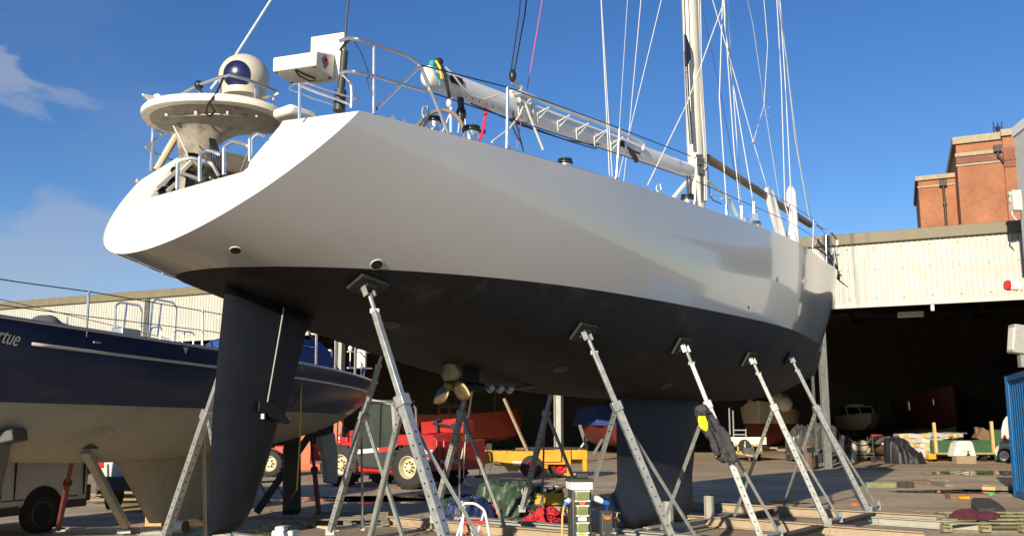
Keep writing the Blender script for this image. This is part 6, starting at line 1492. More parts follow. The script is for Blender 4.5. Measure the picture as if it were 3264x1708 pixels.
def heap(name, label, cat, mats, c0, rx, ry, h, seed, peaks, lift=0, crease=1.0):
    b = MB(); rows = []; n1 = 64; of = V((seed * 3.7, seed * 1.3, 0))
    for i in range(n1 + 1):
        r_ = []
        for k in range(n1 + 1):
            u, v = -1 + 2 * i / n1, -1 + 2 * k / n1; rr = math.hypot(u, v)
            w0 = .16 * V((NZ.noise(of + V((u * 2, v * 2, 3))), NZ.noise(of + V((u * 2, v * 2, 9))), 0)); uu, vv = u + w0.x, v + w0.y
            z = 0
            for pxx, pyy, hh_, s_ in peaks:
                q = max(0, 1 - (math.hypot(uu - pxx, vv - pyy) / s_) ** 2); z = max(z, hh_ * q ** .65)
            q = V((u * 2.6, v * 2.6, 0)) + of
            fold = (1 - abs(NZ.noise(q))) ** 3 * .34 + (1 - abs(NZ.noise(q * 2.3 + V((7, 3, 1))))) ** 3 * .16 + NZ.noise(q * 5) * .05 - .24
            z = max(0, h * (z + crease * fold * min(1, z * 3)))
            k2 = 1 / rr if rr > 1 else 1
            j1 = .10 * NZ.noise(q * 1.7 + V((2, 2, 2))); j2 = .10 * NZ.noise(q * 1.7 + V((5, 1, 8)))
            r_.append((c0.x + rx * (u * k2 + j1), c0.y + ry * (v * k2 + j2), lift + .004 + (z if rr < 1 else 0)))
        rows.append(r_)
    b.grid(rows); return solo(b, name, mats, label, cat, ang=28)
c0 = at_y(2622, 1400, 43.6); c0.z = 0
heap("sheeted_boat", "boat wrapped in crumpled grey plastic sheet beside the shed column", "covered boat", M['tarpgrey'], c0, 1.75, 1.6, 1.75, 52, [(-.45, 0, .95, .8), (-.05, 0, 1.0, .8), (.45, 0, .62, .75)], crease=.5)
c0 = at_y(2885, 1470, 40.5); c0.z = 0
heap("black_tarpaulin", "black tarpaulin draped in a pointed heap beside the sack pallet", "tarpaulin", M['tarpblack'], c0, .85, .8, 1.15, 4, [(-.65, 0, 1.0, .8), (-.35, 0, 1.0, .9), (.1, 0, .62, .9), (.5, 0, .25, .5)], crease=.3)
# sack pallets
def sack_pallet(x0, x1, y0, y1, Y, label, seed):
    p, q = at_y(x0, y1, Y), at_y(x1, y0, Y); w_ = q.x - p.x; cx_ = (p.x + q.x) / 2; top = q.z
    t = thing("sack_pallet", label, "pallet of sacks", (cx_, Y + .5, 0), 0, "pallets of sacks in the shed mouth")
    b = MB()
    for k in range(5): b.box((cx_, Y + .12 + .2 * k, .14), (w_ * .98, .12, .03)); b.box((cx_, Y + .12 + .2 * k, .02), (w_ * .98, .12, .03))
    for k in (-1, 0, 1): b.box((cx_ + k * w_ * .42, Y + .5, .08), (.12, 1.0, .1))
    build(b, "pallet", M['newwood'], t)
    rn = random.Random(seed); n_ = max(2, round((top - .16) / .24)); lay = (top - .16) / n_
    for i in range(n_):
        b = MB(); m_ = 3
        for k in range(m_):
            cxk = cx_ + (k - 1) * w_ / m_ + rn.uniform(-.04, .04); z = .17 + lay * (i + .5)
            rot = Matrix.Rotation(rn.uniform(-.22, .22), 3, 'Z') @ Matrix.Rotation(rn.uniform(-.18, .18), 3, 'Y')
            b.cur = 0; b.box((cxk, Y + .45 + rn.uniform(-.06, .04), z), (w_ / m_ * 1.0, .8, lay * .96), rot); b.cur = 1
            if rn.random() < .7: b.box((cxk + rn.uniform(-.08, .08), Y + .035 + rn.uniform(-.02, .01), z), (w_ / m_ * rn.uniform(.35, .6), .03, lay * rn.uniform(.4, .6)), rot)
        build(b, "sack", [M['bag'], M['bagyel']], t, bev=.06, segs=3)
    return t
sack_pallet(2872, 2970, 1382, 1457, 43.2, "pallet of white and yellow sacks beside the black tarpaulin", 3)
sack_pallet(2985, 3070, 1380, 1440, 46.2, "pallet of white and yellow sacks behind the green trailer", 8)
# green trailer with posts, engine cover
o = at_y(3073, 1460, 43.0); o.z = 0
gt = thing("green_trailer", "green box trailer with two tall timber posts at its corners", "trailer", o)
b = MB(); p, q = at_y(2978, 1443, 43), at_y(3162, 1402, 43); b.box(((p.x + q.x) / 2, 43.05, (p.z + q.z) / 2), (q.x - p.x, .08, q.z - p.z)); b.box(((p.x + q.x) / 2, 44.3, (p.z + q.z) / 2 - .05), (q.x - p.x, .08, q.z - p.z)); b.box((p.x, 43.7, (p.z + q.z) / 2), (.08, 1.3, q.z - p.z)); b.box((q.x, 43.7, (p.z + q.z) / 2), (.08, 1.3, q.z - p.z)); b.box(((p.x + q.x) / 2, 43.7, p.z + .05), (q.x - p.x, 1.3, .06)); build(b, "box_body", M['greenbox'], gt, bev=.01)
b = MB(); b.bar((p.x, 42.98, p.z - .02), (q.x + .3, 42.98, p.z - .02), .1, .1); build(b, "chassis_rail", M['wood'], gt)
for x in (2982, 3165):
    b = MB(); a_, c_ = at_y(x - 6, 1346 if x < 3000 else 1342, 42.9), at_y(x + 3, 1444, 42.9); b.bar(a_, c_, .12, .12); build(b, "corner_post", M['newwood'], gt, bev=.006)
for x in (2978, 3136): c0 = at_y(x, 1450, 43.4); wheel(gt, tuple(MW[gt.name].inverted() @ V((c0.x, 43.5, .3))), (1, 0, 0), .3, .2, .18, M['rubber'], M['galvdark'])
b = MB(); b.bar(at_y(3115, 1378, 44), at_y(3150, 1402, 44), .5, .6); b.bar(at_y(3110, 1360, 44), at_y(3118, 1402, 44), .12, .12); build(b, "load_timber", M['brownblock'], gt)
b = MB(); a_ = at_y(3020, 1380, 45); b.bar(at_y(3010, 1378, 45), at_y(3076, 1380, 45.4), .3, .05); build(b, "load_board", M['galv'], gt)
o = at_y(3076, 1455, 41.8); o.z = 0; b = MB(); q = [at_y(x, y, 41.8) for x, y in ((3040, 1455), (3052, 1408), (3060, 1404), (3095, 1404), (3102, 1410), (3115, 1455))]
b.prism([(p.x - o.x, p.z) for p in q], o, (1, 0, 0), (0, 0, 1), -.7); ec = thing("engine_cover", "translucent cream moulded cover on a block before the green trailer", "engine cover", o); build(b, "shell", M['hdpe'], ec, bev=.06)
b = MB(); b.box(at_y(3079, 1426, 41.74), (.48, .06, .36)); build(b, "front_panel", M['cream'], ec, bev=.03); b = MB(); p = at_y(3087, 1449, 41.6); b.sphere(p, .08, 10); b.bar(p, p + V((0, 0, .2)), .04, .04); build(b, "hitch_ball", M['iron'], ec)
p, q = at_y(3050, 1478, 40.2), at_y(3112, 1456, 40.2); b = MB(); b.box(((p.x + q.x) / 2, 40.4, .17), (q.x - p.x, .4, .34)); solo(b, "timber_block", M['wood'], "brown timber block in front of the cream engine cover", "timber block", bev=.01)
b = MB(); b.box(at_y(2968, 1454, 42.6), (.35, .3, .25)); solo(b, "orange_box", M['yel'], "small orange box between sack pallet and green trailer", "box", bev=.02)
# caravan
o = at_y(3222, 1450, 41.5); o.z = 0
cv = thing("caravan", "white rounded caravan half hidden by the blue container", "caravan", o, 0)
q = [at_y(x, y, 41.5) for x, y in ((3200, 1446), (3190, 1400), (3191, 1365), (3197, 1340), (3207, 1326), (3220, 1321))]
pts = [(p.x - o.x, p.z) for p in q]; pts = pts + [(1.3, pts[-1][1]), (1.7, 1.7), (1.7, .45)]
b = MB(); vs0 = [o + V((x, 0, z)) for x, z in pts]; bk = V((1.75, 2.9, 0)); m_ = len(vs0)
b.add(vs0 + [p + bk for p in vs0], [tuple(range(m_)), tuple(range(2 * m_ - 1, m_ - 1, -1))] + [(i, i + m_, (i + 1) % m_ + m_, (i + 1) % m_) for i in range(m_)]); build(b, "body", M['van'], cv, bev=.12, segs=4)
b = MB()
for y in (1390, 1399): p = at_y(3202, y, 41.4); b.lathe([(.07, 0), (.07, .03)], p, (0, -1, 0), 14)
build(b, "tail_light", M['redlens'], cv)
c0 = at_y(3203, 1448, 41.3); wheel(cv, tuple(MW[cv.name].inverted() @ V((c0.x, c0.y, .33))), (-.8, -.6, 0), .33, .18, .22, M['rubber'], M['white'])
b = MB(); b.lathe([(.40, 0), (.42, .1), (.40, .16)], at_y(3206, 1440, 41.5), (-.8, -.6, 0), 24); build(b, "wheel_spat", M['van'], cv)
p = at_y(3180, 1400, 44.5); solo(MB().box((p.x, 44.5, .75), (.8, .3, 1.5)).bar((p.x - .4, 44.3, .8), (p.x + .4, 44.3, .8), .06, .06), "green_cabinet", M['greenbox'], "tall green cabinet between the green trailer and the caravan", "cabinet", bev=.02)
# ------------------------------------------------------------------ timber and litter on the yard
def plank(x0, y0, x1, y1, w_, h_, m_, label, name="timber_baulk", cat="timber", z=0, bev=.008):
    p, q = gp(x0, y0), gp(x1, y1); h_ *= .62; p.z = q.z = h_ / 2 + z; d = (q - p).normalized(); nn = V((-d.y, d.x, 0)); 
    if nn.y < 0: nn = -nn
    b = MB(); b.bar(p + nn * w_ / 2, q + nn * w_ / 2, w_, h_); return solo(b, name, M[m_], label, cat, "loose timber on the yard", bev=bev)
plank(2763, 1553, 2858, 1554, .25, .22, 'mossy', "mossy square baulk lying near the shadow edge")
plank(2859, 1553, 2884, 1555, .35, .26, 'darkwood', "short dark stub at the end of the mossy baulk")
plank(2900, 1540, 2965, 1544, .25, .15, 'brownblock', "low brown plank in the sunlit yard, left of the pale grey one")
plank(2962, 1538, 3040, 1551, .22, .13, 'greywood', "pale grey plank angled in the sunlit yard")
plank(2958, 1531, 3022, 1535, .2, .12, 'greywood', "thin grey plank lying behind the angled one")
plank(3130, 1561, 3172, 1563, .3, .15, 'newwood', "short orange brown block by the dark puddle")
plank(3173, 1562, 3236, 1564, .3, .18, 'greywood', "grey block beside the blue container")
plank(3132, 1549, 3220, 1552, .2, .1, 'greywood', "thin grey plank near the container corner")
plank(3030, 1591, 3148, 1592, .35, .20, 'brownblock', "wide reddish brown slab with an orange bottle before it")
p = gp(3066, 1592); b = MB(); b.tube([p + V((-.1, -.08, .05)), p + V((.12, -.08, .05))], [.035, .04], 12); solo(b, "orange_bottle", M['yel'], "orange plastic bottle lying by the brown slab", "bottle")
p = gp(3153, 1577); b = MB(); b.lathe([(.035, 0), (.045, .05), (.035, .09), (.02, .11), (.02, .13)], p, (.9, 0, .3), 12); solo(b, "green_bottle", mat("green_plastic", (.02, .55, .16), .35, var=.05), "small bright green bottle beside the puddle", "bottle")
p, q, r_, s_ = gp(3096, 1600), gp(3165, 1596), gp(3206, 1645), gp(3130, 1640)
b = MB(); pts = [gp(x, y) for x, y in ((3096, 1612), (3103, 1604), (3160, 1606), (3182, 1620), (3205, 1640), (3207, 1648), (3170, 1641), (3120, 1642), (3098, 1626))]
b.prism([(v.x, v.y) for v in pts], (0, 0, .0), (1, 0, 0), (0, 1, 0), .13); solo(b, "tarred_slab", M['darkwood'], "black broken slab of tarred timber lying above the green pallet", "slab", bev=.015)
def pallet(corners, h_, m_, label, slats=6, upper=None):
    c_ = [V((p.x, p.y, 0)) for p in corners]      # near left, near right, far right, far left
    ctr = sum(c_, V()) / 4; t = thing("wooden_pallet", label, "pallet", ctr)
    b = MB()
    for k in range(slats):
        u = (k + .5) / slats; a_, d_ = c_[0].lerp(c_[3], u), c_[1].lerp(c_[2], u); b.bar(a_ + V((0, 0, h_ - .012)), d_ + V((0, 0, h_ - .012)), .10, .022); 
        if k % 2 == 0 or k == slats - 1: b.bar(a_ + V((0, 0, .012)), d_ + V((0, 0, .012)), .1, .022)
    build(b, "slats", upper or m_, t)
    b = MB()
    for u in (.03, .5, .97):
        for v in (.06, .5, .94):
            p = c_[0].lerp(c_[1], u).lerp(c_[3].lerp(c_[2], u), v); b.box(p + V((0, 0, h_ / 2)), (.14, .12, h_ - .05), Matrix.Rotation(math.atan2((c_[1] - c_[0]).y, (c_[1] - c_[0]).x), 3, 'Z'))
        a_, d_ = c_[0].lerp(c_[1], u), c_[3].lerp(c_[2], u); b.bar(a_ + V((0, 0, h_ - .035)), d_ + V((0, 0, h_ - .035)), .1, .022)
    build(b, "bearer_blocks", m_, t); return t
pallet([gp(3010, 1702), gp(3275, 1702), gp(3262, 1652), gp(2985, 1652)], .15, M['greenpallet'], "green tinted wooden pallet on the grit at lower right", 4)
c0 = gp(3112, 1680); heap("maroon_cloth", "crumpled maroon cloth lying on the green pallet", "cloth", M['maroon'], V((c0.x, c0.y, 0)), .42, .2, .14, 21, [(-.3, 0, 1, .8), (.3, 0, .8, .7)], lift=.13)
# dark pallet behind the rudder
pallet([gp(980, 1682), gp(1235, 1680), gp(1240, 1652), gp(1010, 1650)], .13, M['greywood'], "dark weathered pallet on the ground right of the rudder", 5)

# ------------------------------------------------------------------ foreground things
DP_ = 9.6
c0 = at_y(1848, 1700, DP_); base = V((c0.x, DP_, 0)); wpx = DP_ * 1.02 / FPX
pz = at_y(1850, 1519, DP_).z
pe = thing("power_pedestal", "dark grey quayside power pedestal with green socket covers", "power pedestal", base)
rotp = Matrix.Rotation(R(10), 3, 'Z'); fx = rotp @ V((1, 0, 0)); fy = rotp @ V((0, 1, 0))
pw, pdp = .205, .22
b = MB(); b.box(base + V((0, 0, pz * .45)), (pw, pdp, pz * .9), rotp); build(b, "column", M['pedestal'], pe, bev=.012)
b = MB(); b.box(base + V((0, 0, pz - .085)), (pw + .03, pdp + .03, .085), rotp); build(b, "white_lamp_band", M['white'], pe, bev=.008)
b = MB(); b.box(base + V((0, 0, pz - .03)), (pw + .05, pdp + .05, .035), rotp, taper=.93); b.box(base + V((.03, 0, pz + .015)), (.12, .1, .05), rotp); build(b, "lid", M['pedestal'], pe, bev=.008)
def face(x, z): return base + fx * x - fy * (pdp / 2 + .004) + V((0, 0, z))
for y, w_ in ((1577, .155), (1623, .125), (1677, .125)):
    z = at_y(1845, y, DP_).z; b = MB(); b.box(face(.0, z) - fy * .012, (w_, .035, .092), rotp); sk = build(b, "socket_cover", M['socket'], pe, bev=.01)
    b = MB()
    for s_ in (-1, 1):
        b.box(face(s_ * w_ * .42, z + .05) - fy * .014, (.03, .04, .016), rotp); b.box(face(s_ * w_ * .42, z - .05) - fy * .014, (.03, .04, .016), rotp)
    b.box(face(0, z + .052) - fy * .01, (w_ * .8, .03, .012), rotp); b.box(face(0, z - .052) - fy * .01, (w_ * .8, .03, .012), rotp); build(b, "cover_hinge", M['hdpe'], sk)
    b = MB(); b.box(face(0, z) - fy * .031, (w_ * .62, .006, .05), rotp); build(b, "cover_window", M['mossy'], sk)
z = at_y(1845, 1599, DP_).z; b = MB(); b.lathe([(.036, 0), (.036, .004)], face(0, z), -fy, 20); 
b.v = [base + V((0, 0, z)) + ((p - base - V((0, 0, z))).dot(fx)) * fx + ((p - base - V((0, 0, z))).dot(fy)) * fy + V((0, 0, (p.z - z) * .45)) for p in b.v]; build(b, "orange_label", M['orangelabel'], pe)
z = at_y(1845, 1648, DP_).z; b = MB(); b.box(face(0, z), (.09, .006, .05), rotp); build(b, "white_label", M['white'], pe)
z = at_y(1845, 1700, DP_).z; b = MB(); b.box(face(0, z - .03), (.12, .006, .12), rotp); lb2 = build(b, "notice_plate", M['white'], pe); b = MB(); b.lathe([(.03, 0), (.03, .005)], face(0, z), -fy, 18); b.v = [V((p.x, p.y, z + (p.z - z) * .5)) for p in b.v]; build(b, "yellow_mark", M['yellow'], lb2)
b = MB(); zz = at_y(1900, 1590, DP_).z
b.tube([base + fx * .11 + V((0, 0, zz + .02)), base + fx * .2 + V((0, 0, zz)), base + fx * .26 + V((0, 0, zz - .03))], [.03, .035, .025], 10); build(b, "socket_inlet", M["white"], pe); b = MB(); b.tube([base - fx * .11 + V((0, 0, zz - .01)), base - fx * .15 - fy * .02 + V((0, 0, zz - .03))], [.03, .03], 10); build(b, "socket_inlet", M['white'], pe)
b = MB(); b.tube([base + fx * .25 + V((0, 0, zz - .028)), base + fx * .32 + V((0, 0, zz - .05))], [.03, .024], 12); build(b, "blue_plug", M["blueplug"], pe); b = MB(); b.tube([base - fx * .145 - fy * .02 + V((0, 0, zz - .025)), base - fx * .17 - fy * .02 + V((0, 0, zz - .07))], [.028, .02], 12); build(b, "blue_plug", M['blueplug'], pe)
b = MB(); b.tube([base - fx * .17 - fy * .02 + V((0, 0, zz - .06)), base - fx * .19 - fy * .02 + V((0, 0, zz - .15)), base - fx * .2 - fy * .03 + V((0, 0, .3)), base - fx * .22 - fy * .1 + V((0, 0, .02)), base - fx * .6 - fy * .5 + V((0, 0, .012))], .011, 8); solo(b, "yellow_cable", M['hose'], "yellow cable hanging from the left side of the power pedestal", "cable")
c1 = at_y(1932, 1700, DP_ + .1); b1z = at_y(1932, 1627, DP_ + .1).z; base2 = V((c1.x, DP_ + .1, 0))
wp = thing("water_post", "small dark post with an orange label and a brass tap", "water post", base2)
b = MB(); b.box(base2 + V((0, 0, b1z * .49)), (.115, .115, b1z * .98), rotp); b.box(base2 + V((0, 0, b1z - .01)), (.125, .125, .025), rotp); build(b, "column", M['pedestal'], wp, bev=.006)
z = at_y(1932, 1650, DP_).z; b = MB(); b.lathe([(.042, 0), (.042, .004)], base2 - fy * .06 + V((0, 0, z)), -fy, 20); b.v = [V((p.x, p.y, z + (p.z - z) * .45)) for p in b.v]; build(b, "orange_label", M['orangelabel'], wp)
b = MB()
for s_ in (-1, 1):
    for y in (1642, 1699): b.lathe([(.009, 0), (.009, .006)], base2 - fy * .057 + fx * (s_ * .042) + V((0, 0, at_y(1932, y, DP_).z)), -fy, 10)
build(b, "screw", M['steel'], wp)
b = MB(); t0 = base2 + fx * .06 + V((0, 0, z - .01)); b.tube([t0, t0 + fx * .06, t0 + fx * .09 - V((0, 0, .035))], .016, 10); b.tube([t0 + fx * .055, t0 + fx * .07 + V((0, 0, .055))], .010, 8); b.bar(t0 + fx * .04 + V((0, 0, .06)), t0 + fx * .1 + V((0, 0, .05)), .012, .012); build(b, "tap", M['bronze'], wp)
b = MB(); b.tube([base + fx * .31 + V((0, 0, zz - .05)), base2 + V((.0, -.02, b1z + .06)), base2 + V((.02, 0, b1z))], .006, 6); solo(b, "blue_cable", M['blueplug'], "thin blue cable from the pedestal plug to the small post", "cable")
b = MB(); b.tube([base2 + fx * .09 + V((0, 0, z - .04)), base2 + fx * .12 + V((0, -.02, z - .15)), base2 + fx * .15 + V((0, -.05, .02)), base2 + fx * .5 + V((0, -.2, .012))], .01, 7); solo(b, "black_hose", M['black'], "black hose hanging from the brass tap", "hose")
# folding step stool
SY = 9.4
sp = at_y(1512, 1700, SY); st_ = thing("step_stool", "white folding step stool with a red tread", "step stool", (sp.x, SY, 0))
def S_(x, y, d=0): return at_y(x, y, SY + d)
b = MB(); hoop(b, [S_(1455, 1712, 0), S_(1478, 1640, .05), S_(1482, 1602, .1), S_(1470, 1598, .1)], .012)
b.tube([S_(1440, 1760), S_(1457, 1706, 0)], .012); lg0 = S_(1440, 1760)
hoop(b, [V((S_(1450, 1740).x, SY, 0)), S_(1478, 1640), S_(1474, 1603), S_(1515, 1603), S_(1545, 1625), S_(1552, 1660), V((S_(1592, 1800).x, SY - .05, 0))], .0135)
b.tube([S_(1544, 1628, .02), S_(1525, 1690, .1), V((S_(1518, 1712).x, SY + .25, 0))], .012); b.tube([S_(1500, 1672, .1), S_(1509, 1712, .2), V((S_(1524, 1760).x, SY + .32, 0))], .012); build(b, "tube_frame", M['white'], st_)
b = MB(); p = S_(1473, 1664); q = S_(1551, 1664); b.box(((p.x + q.x) / 2, SY + .1, p.z), (q.x - p.x, .2, .03)); build(b, "tread", M['redplastic'], st_, bev=.008)
b = MB(); b.tube([S_(1478, 1667), S_(1486, 1706), S_(1492, 1740)], .006, 6); b.tube([S_(1532, 1690), S_(1536, 1712)], .006, 6); build(b, "red_strap", M['redplastic'], st_)
# tarpaulins
c0 = gp(1600, 1645); heap("green_tarpaulin", "crumpled green tarpaulin heaped on the ground behind the step stool", "tarpaulin", M['tarpgreen'], V((c0.x + .05, c0.y + .45, 0)), .74, .6, .60, 31, [(-.30, .1, 1.0, .6), (.35, 0, .9, .85), (-.6, -.2, .55, .5), (.7, -.3, .5, .5)], crease=.7)
c0 = gp(1492, 1655); heap("blue_tarpaulin", "crumpled blue tarpaulin lying against the green one", "tarpaulin", M['tarpblue'], V((c0.x, c0.y + .2, 0)), .46, .40, .38, 33, [(-.2, -.1, .95, .8), (.35, .2, .9, .7)], crease=.7)
c0 = gp(1430, 1655); heap("green_tarpaulin", "small dark green tarpaulin fold at the left end of the heap", "tarpaulin", M['tarpgreen'], V((c0.x, c0.y + .35, 0)), .34, .3, .32, 35, [(0, 0, 1, .9)], crease=.7)
p = gp(1583, 1600, .45); b = MB(); b.tube([p + V((-.05, -.2, 0)), p + V((.03, -.2, -.08)), p + V((.02, -.2, -.16))], [.03, .045, .03], 8); solo(b, "red_cloth", M['redplastic'], "scrap of red cloth tucked in the tarpaulin heap", "cloth")
c0 = gp(1725, 1668); heap("red_rope_pile", "tangled pile of red rope and netting behind the cross beam", "rope pile", M['redrope'], V((c0.x + .05, c0.y + .3, 0)), .36, .3, .22, 41, [(.2, 0, 1, .8), (-.5, 0, .35, .6), (.7, -.2, .3, .4)])
b = MB(); rn = random.Random(9)
for k in range(9):
    a_ = V((c0.x + rn.uniform(-.2, .3), c0.y + rn.uniform(.0, .5), .1 + rn.uniform(0, .08))); b.tube([a_ + V((rn.uniform(-.2, .2), rn.uniform(-.15, .15), rn.uniform(-.06, .04))) for _ in range(5)], .012, 6)
solo(b, "red_rope", M['redrope'], "loose strands of red rope on top of the red pile", "rope")
# tool box, blue bin, boards by the far stand
ty = 16.6
def T_(x, y, d=0): return at_y(x, y, ty + d)
p, q = T_(1707, 1606), T_(1797, 1570); b = MB(); o = V(((p.x + q.x) / 2, ty, 0))
tbx = thing("yellow_crate", "yellow plastic crate full of tools beside the keel", "crate", o)
w_, zt_, zb_ = q.x - p.x, q.z, max(.04, p.z)
for dy in (0, .36): b.box(o + V((0, dy, (zt_ + zb_) / 2)), (w_, .02, zt_ - zb_))
for s_ in (-1, 1): b.box(o + V((s_ * w_ / 2, .18, (zt_ + zb_) / 2)), (.02, .36, zt_ - zb_))
b.box(o + V((0, .18, zb_)), (w_, .36, .02)); build(b, "crate_box", M['bagyel'], tbx)
b = MB()
for k in range(9): x = o.x + rn.uniform(-.4, .4) * w_; b.tube([(x, ty + .1, zt_ - .05), (x + rn.uniform(-.12, .12), ty + .15, zt_ + rn.uniform(.03, .12))], .015, 6)
b.box((o.x + .1, ty + .2, zt_ + .02), (.3, .2, .06)); build(b, "tools", M['iron'], tbx)
b = MB(); b.box((o.x - .02, ty - .1, .10), (w_ * .8, .14, .12), Matrix.Rotation(R(4), 3, 'Z')); solo(b, "paint_tray", M['bag'], "white stained sack lying before the yellow crate", "sack", bev=.03)
p, q = at_y(1693, 1606, ty + .9), at_y(1726, 1552, ty + .9); b = MB(); b.lathe([(.10, 0), (.115, .02), (.125, q.z - .02), (.135, q.z)], V(((p.x + q.x) / 2, ty + .9, 0)), (0, 0, 1), 22); solo(b, "blue_bucket", M['navy'], "dark blue bucket behind the yellow crate", "bucket")
b = MB(); p = at_y(1727, 1545, ty + .8); b.tube([p, at_y(1729, 1600, ty + .8)], .012, 6); b.box(p, (.03, .03, .12)); solo(b, "red_handle_tool", M['redplastic'], "red handled tool standing by the blue bucket", "tool")
a_, c_ = T_(1685, 1597, -.5), T_(1815, 1545, -.4); b = MB(); b.tube([a_, c_], .014, 8); solo(b, "broom_handle", M['newwood'], "pale wooden broom handle leaning across the yellow crate", "broom handle")
p, q = gp(1690, 1622), gp(1816, 1612); b = MB(); b.prism([(p.x, .02), (q.x, .02), (q.x, .26), (p.x + .05, .06)], (0, p.y, 0), (1, 0, 0), (0, 0, 1), .05); solo(b, "grey_board", M['greybeam'], "tapered grey board on edge behind the cross beam", "board")
b = MB(); p = gp(1960, 1606)
for k in range(7): b.box((p.x + rn.uniform(-.4, .4), p.y + rn.uniform(-.2, .3), .06 + rn.uniform(0, .06)), (.18, .12, .12), Matrix.Rotation(rn.uniform(0, 3), 3, 'Z'))
solo(b, "dark_rubble", M['darkwood'], "small dark heap of blocks just left of the keel", "rubble heap")
# jerry can
jc = at_y(909, 1705, 10.9); jc = V((jc.x, 10.9, 0)); jo = thing("jerry_can", "milky white plastic jerry can on the ground right of the rudder tip", "jerry can", jc)
b = MB(); hz_ = at_y(909, 1672, 10.9).z; b.box(jc + V((0, 0, hz_ * .44)), (.27, .22, hz_ * .88), Matrix.Rotation(R(-8), 3, 'Z')); b.box(jc + V((-.03, 0, hz_ * .92)), (.16, .16, hz_ * .12), Matrix.Rotation(R(-8), 3, 'Z')); build(b, "can_body", M['hdpe'], jo, bev=.03, segs=3)
b = MB(); b.lathe([(.035, 0), (.035, .03), (.03, .035)], jc + V((.07, -.02, hz_ * .88)), (0, 0, 1), 16); build(b, "cap", M['black'], jo)
# hoses, ropes
b = MB(); b.tube([at_y(962, 1166, 14.4), at_y(956, 1400, 14.6), at_y(946, 1560, 14.7), V((gp(938, 1620).x, gp(938, 1630).y, .12)), gp(945, 1655, .02), gp(975, 1671, .02), gp(1045, 1680, .02)], .013, 7); solo(b, "yellow_hose", M['hose'], "yellow hose hanging from the blue boat's stern to the ground", "hose")
b = MB(); b.tube([gp(720, 1700, .012), gp(820, 1685, .012), gp(900, 1665, .012), gp(970, 1671, .012), gp(1080, 1690, .012)], .012, 6); solo(b, "ground_cable", M['creamrope'], "thin cable trailing over the grit by the jerry can", "cable")
b = MB(); py = 19.0; b.tube([at_y(1487, 1345, py), at_y(1478, 1480, py), at_y(1478, 1520, py), at_y(1490, 1545, py), gp(1520, 1553, .02), gp(1660, 1546, .02), gp(1780, 1549, .02)], .012, 6); solo(b, "grey_hose", M['rope'], "grey hose looping down to the concrete behind the propeller stand", "hose")
b = MB()
for k in range(4): b.tube([at_y(1485 + 5 * math.cos(a * PI / 8) + k, 1350 + 26 * math.sin(a * PI / 8) + 3 * k, 14.6) for a in range(16)], .012, 6, closed=True)
for k in range(4): b.tube([at_y(1476 + 18 * u, 1382 + 7 * k + 4 * u, 14.5) for u in (0, .33, .66, 1)], .014, 6)
b.tube([at_y(1482, 1395, 14.6), at_y(1476, 1430, 14.6), at_y(1470, 1460, 14.7)], .012, 6); solo(b, "rope_coil", M['rope'], "hanked white rope hanging on the stand behind the propeller", "rope")
b = MB(); b.tube([at_y(1507, 1236, 13.4), at_y(1492, 1330, 13.6)], .014, 7); solo(b, "white_stick", M['white'], "thin white rod leaning up beside the propeller", "rod")
b = MB(); b.tube([YL(1578, 1228, 0), at_y(1575, 1350, 15.3), at_y(1566, 1480, 15.4), at_y(1556, 1535, 15.4)], .005, 6); solo(b, "thin_cord", M['charcoal'], "thin dark cord hanging from the yacht's bottom near the shaft", "cord")
# small litter around the cradle
for i, (x, y, m_, nm, lab, sz) in enumerate((
    (2325, 1672, 'yellow', "yellow_wedge", "small yellow wedge lying by the jacket stand's foot", (.16, .07, .06)),
    (2515, 1681, 'newwood', "wood_chip", "pale wood offcut on the flat grey beam", (.2, .08, .05)),
    (2149, 1684, 'yel', "yellow_block", "yellow painted block beside the upright post", (.3, .1, .07)),
    (2634, 1690, 'yel', "orange_scrap", "orange scrap below the end of the dark channel", (.09, .06, .05)),
    (2733, 1608, 'orangelabel', "orange_rag", "orange rag behind the last stand foot", (.22, .12, .04)),
    (2470, 1683, 'bag', "white_scrap", "white paper scrap with a red tip on the grit", (.14, .05, .03)),
    (2500, 1594, 'yel', "yellow_strip", "flat yellow strip lying beyond the cross beams", (.6, .1, .02)),
    (1620, 1560, 'yel', "yellow_strip", "flat orange strip lying behind the tarpaulin heap", (.62, .08, .03)))):
    p = gp(x, y); b = MB(); b.box((p.x, p.y, sz[2] / 2), sz, Matrix.Rotation(R(-15 + 37 * i % 50), 3, 'Z')); solo(b, nm, M[m_], lab, "scrap", bev=.006)
p = gp(2745, 1665); b = MB()
for k in range(6): b.tube([p + V((rn.uniform(-.25, .25), rn.uniform(-.12, .12), .012 + .01 * k)) for _ in range(6)], .008, 5)
solo(b, "blue_twine", M['teal'], "tangle of pale blue twine beside the dark channel", "twine")
# splinters and twigs scattered on the near ground
b = MB(); rn = random.Random(123)
for k in range(260):
    y = 10 + 22 * rn.random() ** 1.5; x = rn.uniform(-.3, .62) * y; a = rn.uniform(0, 3.14); l_ = rn.uniform(.04, .22); p = V((x, y, .008)); d = V((math.cos(a), math.sin(a), rn.uniform(0, .15)))
    b.bar(p, p + d * l_, rn.uniform(.006, .022), rn.uniform(.004, .012))
sp_ = build(b, "wood_litter", M['wood'], ang=0); sp_["kind"] = "stuff"; sp_["label"] = "splinters and twigs scattered over the near ground"
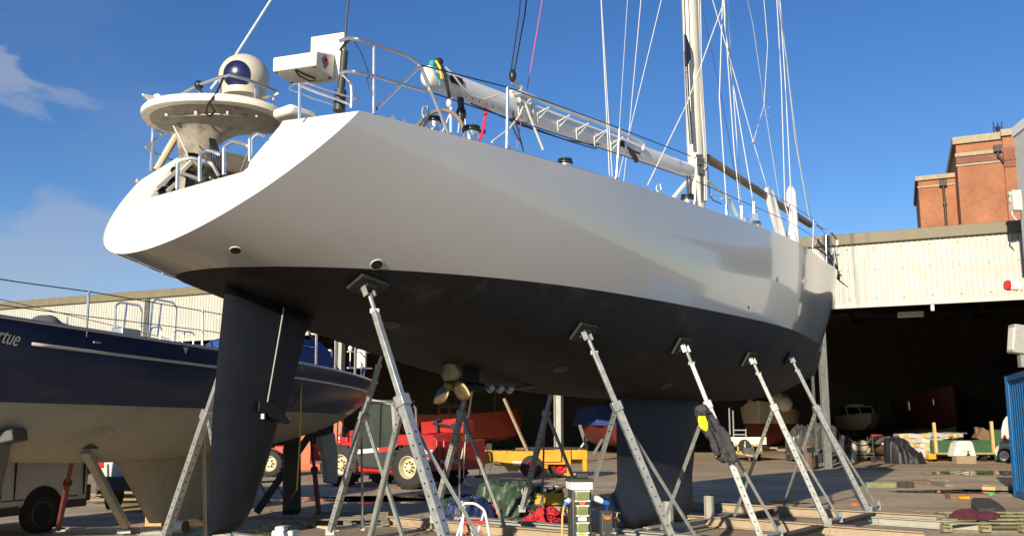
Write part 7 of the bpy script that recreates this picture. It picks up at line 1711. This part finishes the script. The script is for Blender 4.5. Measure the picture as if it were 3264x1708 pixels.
# loose grit and stones on the near ground: nobody could count these
b = MB(); rn = random.Random(77)
for k in range(5200):
    y = 9.5 + 14 * rn.random() ** 1.7; x = rn.uniform(-.62, .62) * y; s_ = rn.choice((.006, .008, .01, .014, .02)) * rn.uniform(.7, 1.3)
    if k % 160 == 0: s_ *= 2.2
    a = rn.uniform(0, 6.3); p = V((x, y, 0)); q = [p + V((s_ * math.cos(a + t) * rn.uniform(.7, 1.3), s_ * math.sin(a + t) * rn.uniform(.7, 1.3), 0)) for t in (0, 1.57, 3.14, 4.71)]
    b.add(q + [p + V((rn.uniform(-.3, .3) * s_, rn.uniform(-.3, .3) * s_, s_ * rn.uniform(.6, 1.1)))], [(0, 1, 4), (1, 2, 4), (2, 3, 4), (3, 0, 4)])
gr = build(b, "loose_gravel", mat("grit_stone", (.22, .18, .13), .9, var=.45, vs=12), ang=0); gr["kind"] = "stuff"; gr["label"] = "loose stones and grit scattered over the near ground"

b = MB(); p = gp(820, 1600)
b.bar(p + V((-.25, 0, 0)), p + V((.0, .1, .42)), .05, .03); b.bar(p + V((.28, 0, 0)), p + V((0, .1, .42)), .05, .03); b.bar(p + V((.05, .5, 0)), p + V((.25, .5, .42)), .05, .03); b.bar(p + V((.48, .5, 0)), p + V((.25, .5, .42)), .05, .03); b.bar(p + V((0, .1, .42)), p + V((.25, .5, .42)), .06, .04)
solo(b, "small_trestle", M['greywood'], "small low wooden trestle on the ground behind the black timber shore", "trestle")
b = MB(); rn = random.Random(15)
for k in range(70):
    x, y = rn.choice(((800, 1712), (815, 1706), (845, 1708), (858, 1712))); p = gp(x + rn.uniform(-12, 12), y); a = rn.uniform(0, 6.28); d = V((math.cos(a), math.sin(a), 0)); h_ = rn.uniform(.02, .12); l_ = rn.uniform(.03, .06); s_ = d.cross(V((0, 0, 1))) * l_ * .4
    q = p + d * h_ * .6 + V((0, 0, h_)); b.add([q, q + d * l_ * .5 + s_, q + d * l_ + V((0, 0, .01)), q + d * l_ * .5 - s_], [(0, 1, 2, 3)]); b.add([p, p + s_ * .1, q + s_ * .1, q], [(0, 1, 2, 3)])
solo(b, "weed", M['leaf'], "low green weeds growing in the grit left of the jerry can", "weed", ang=0)
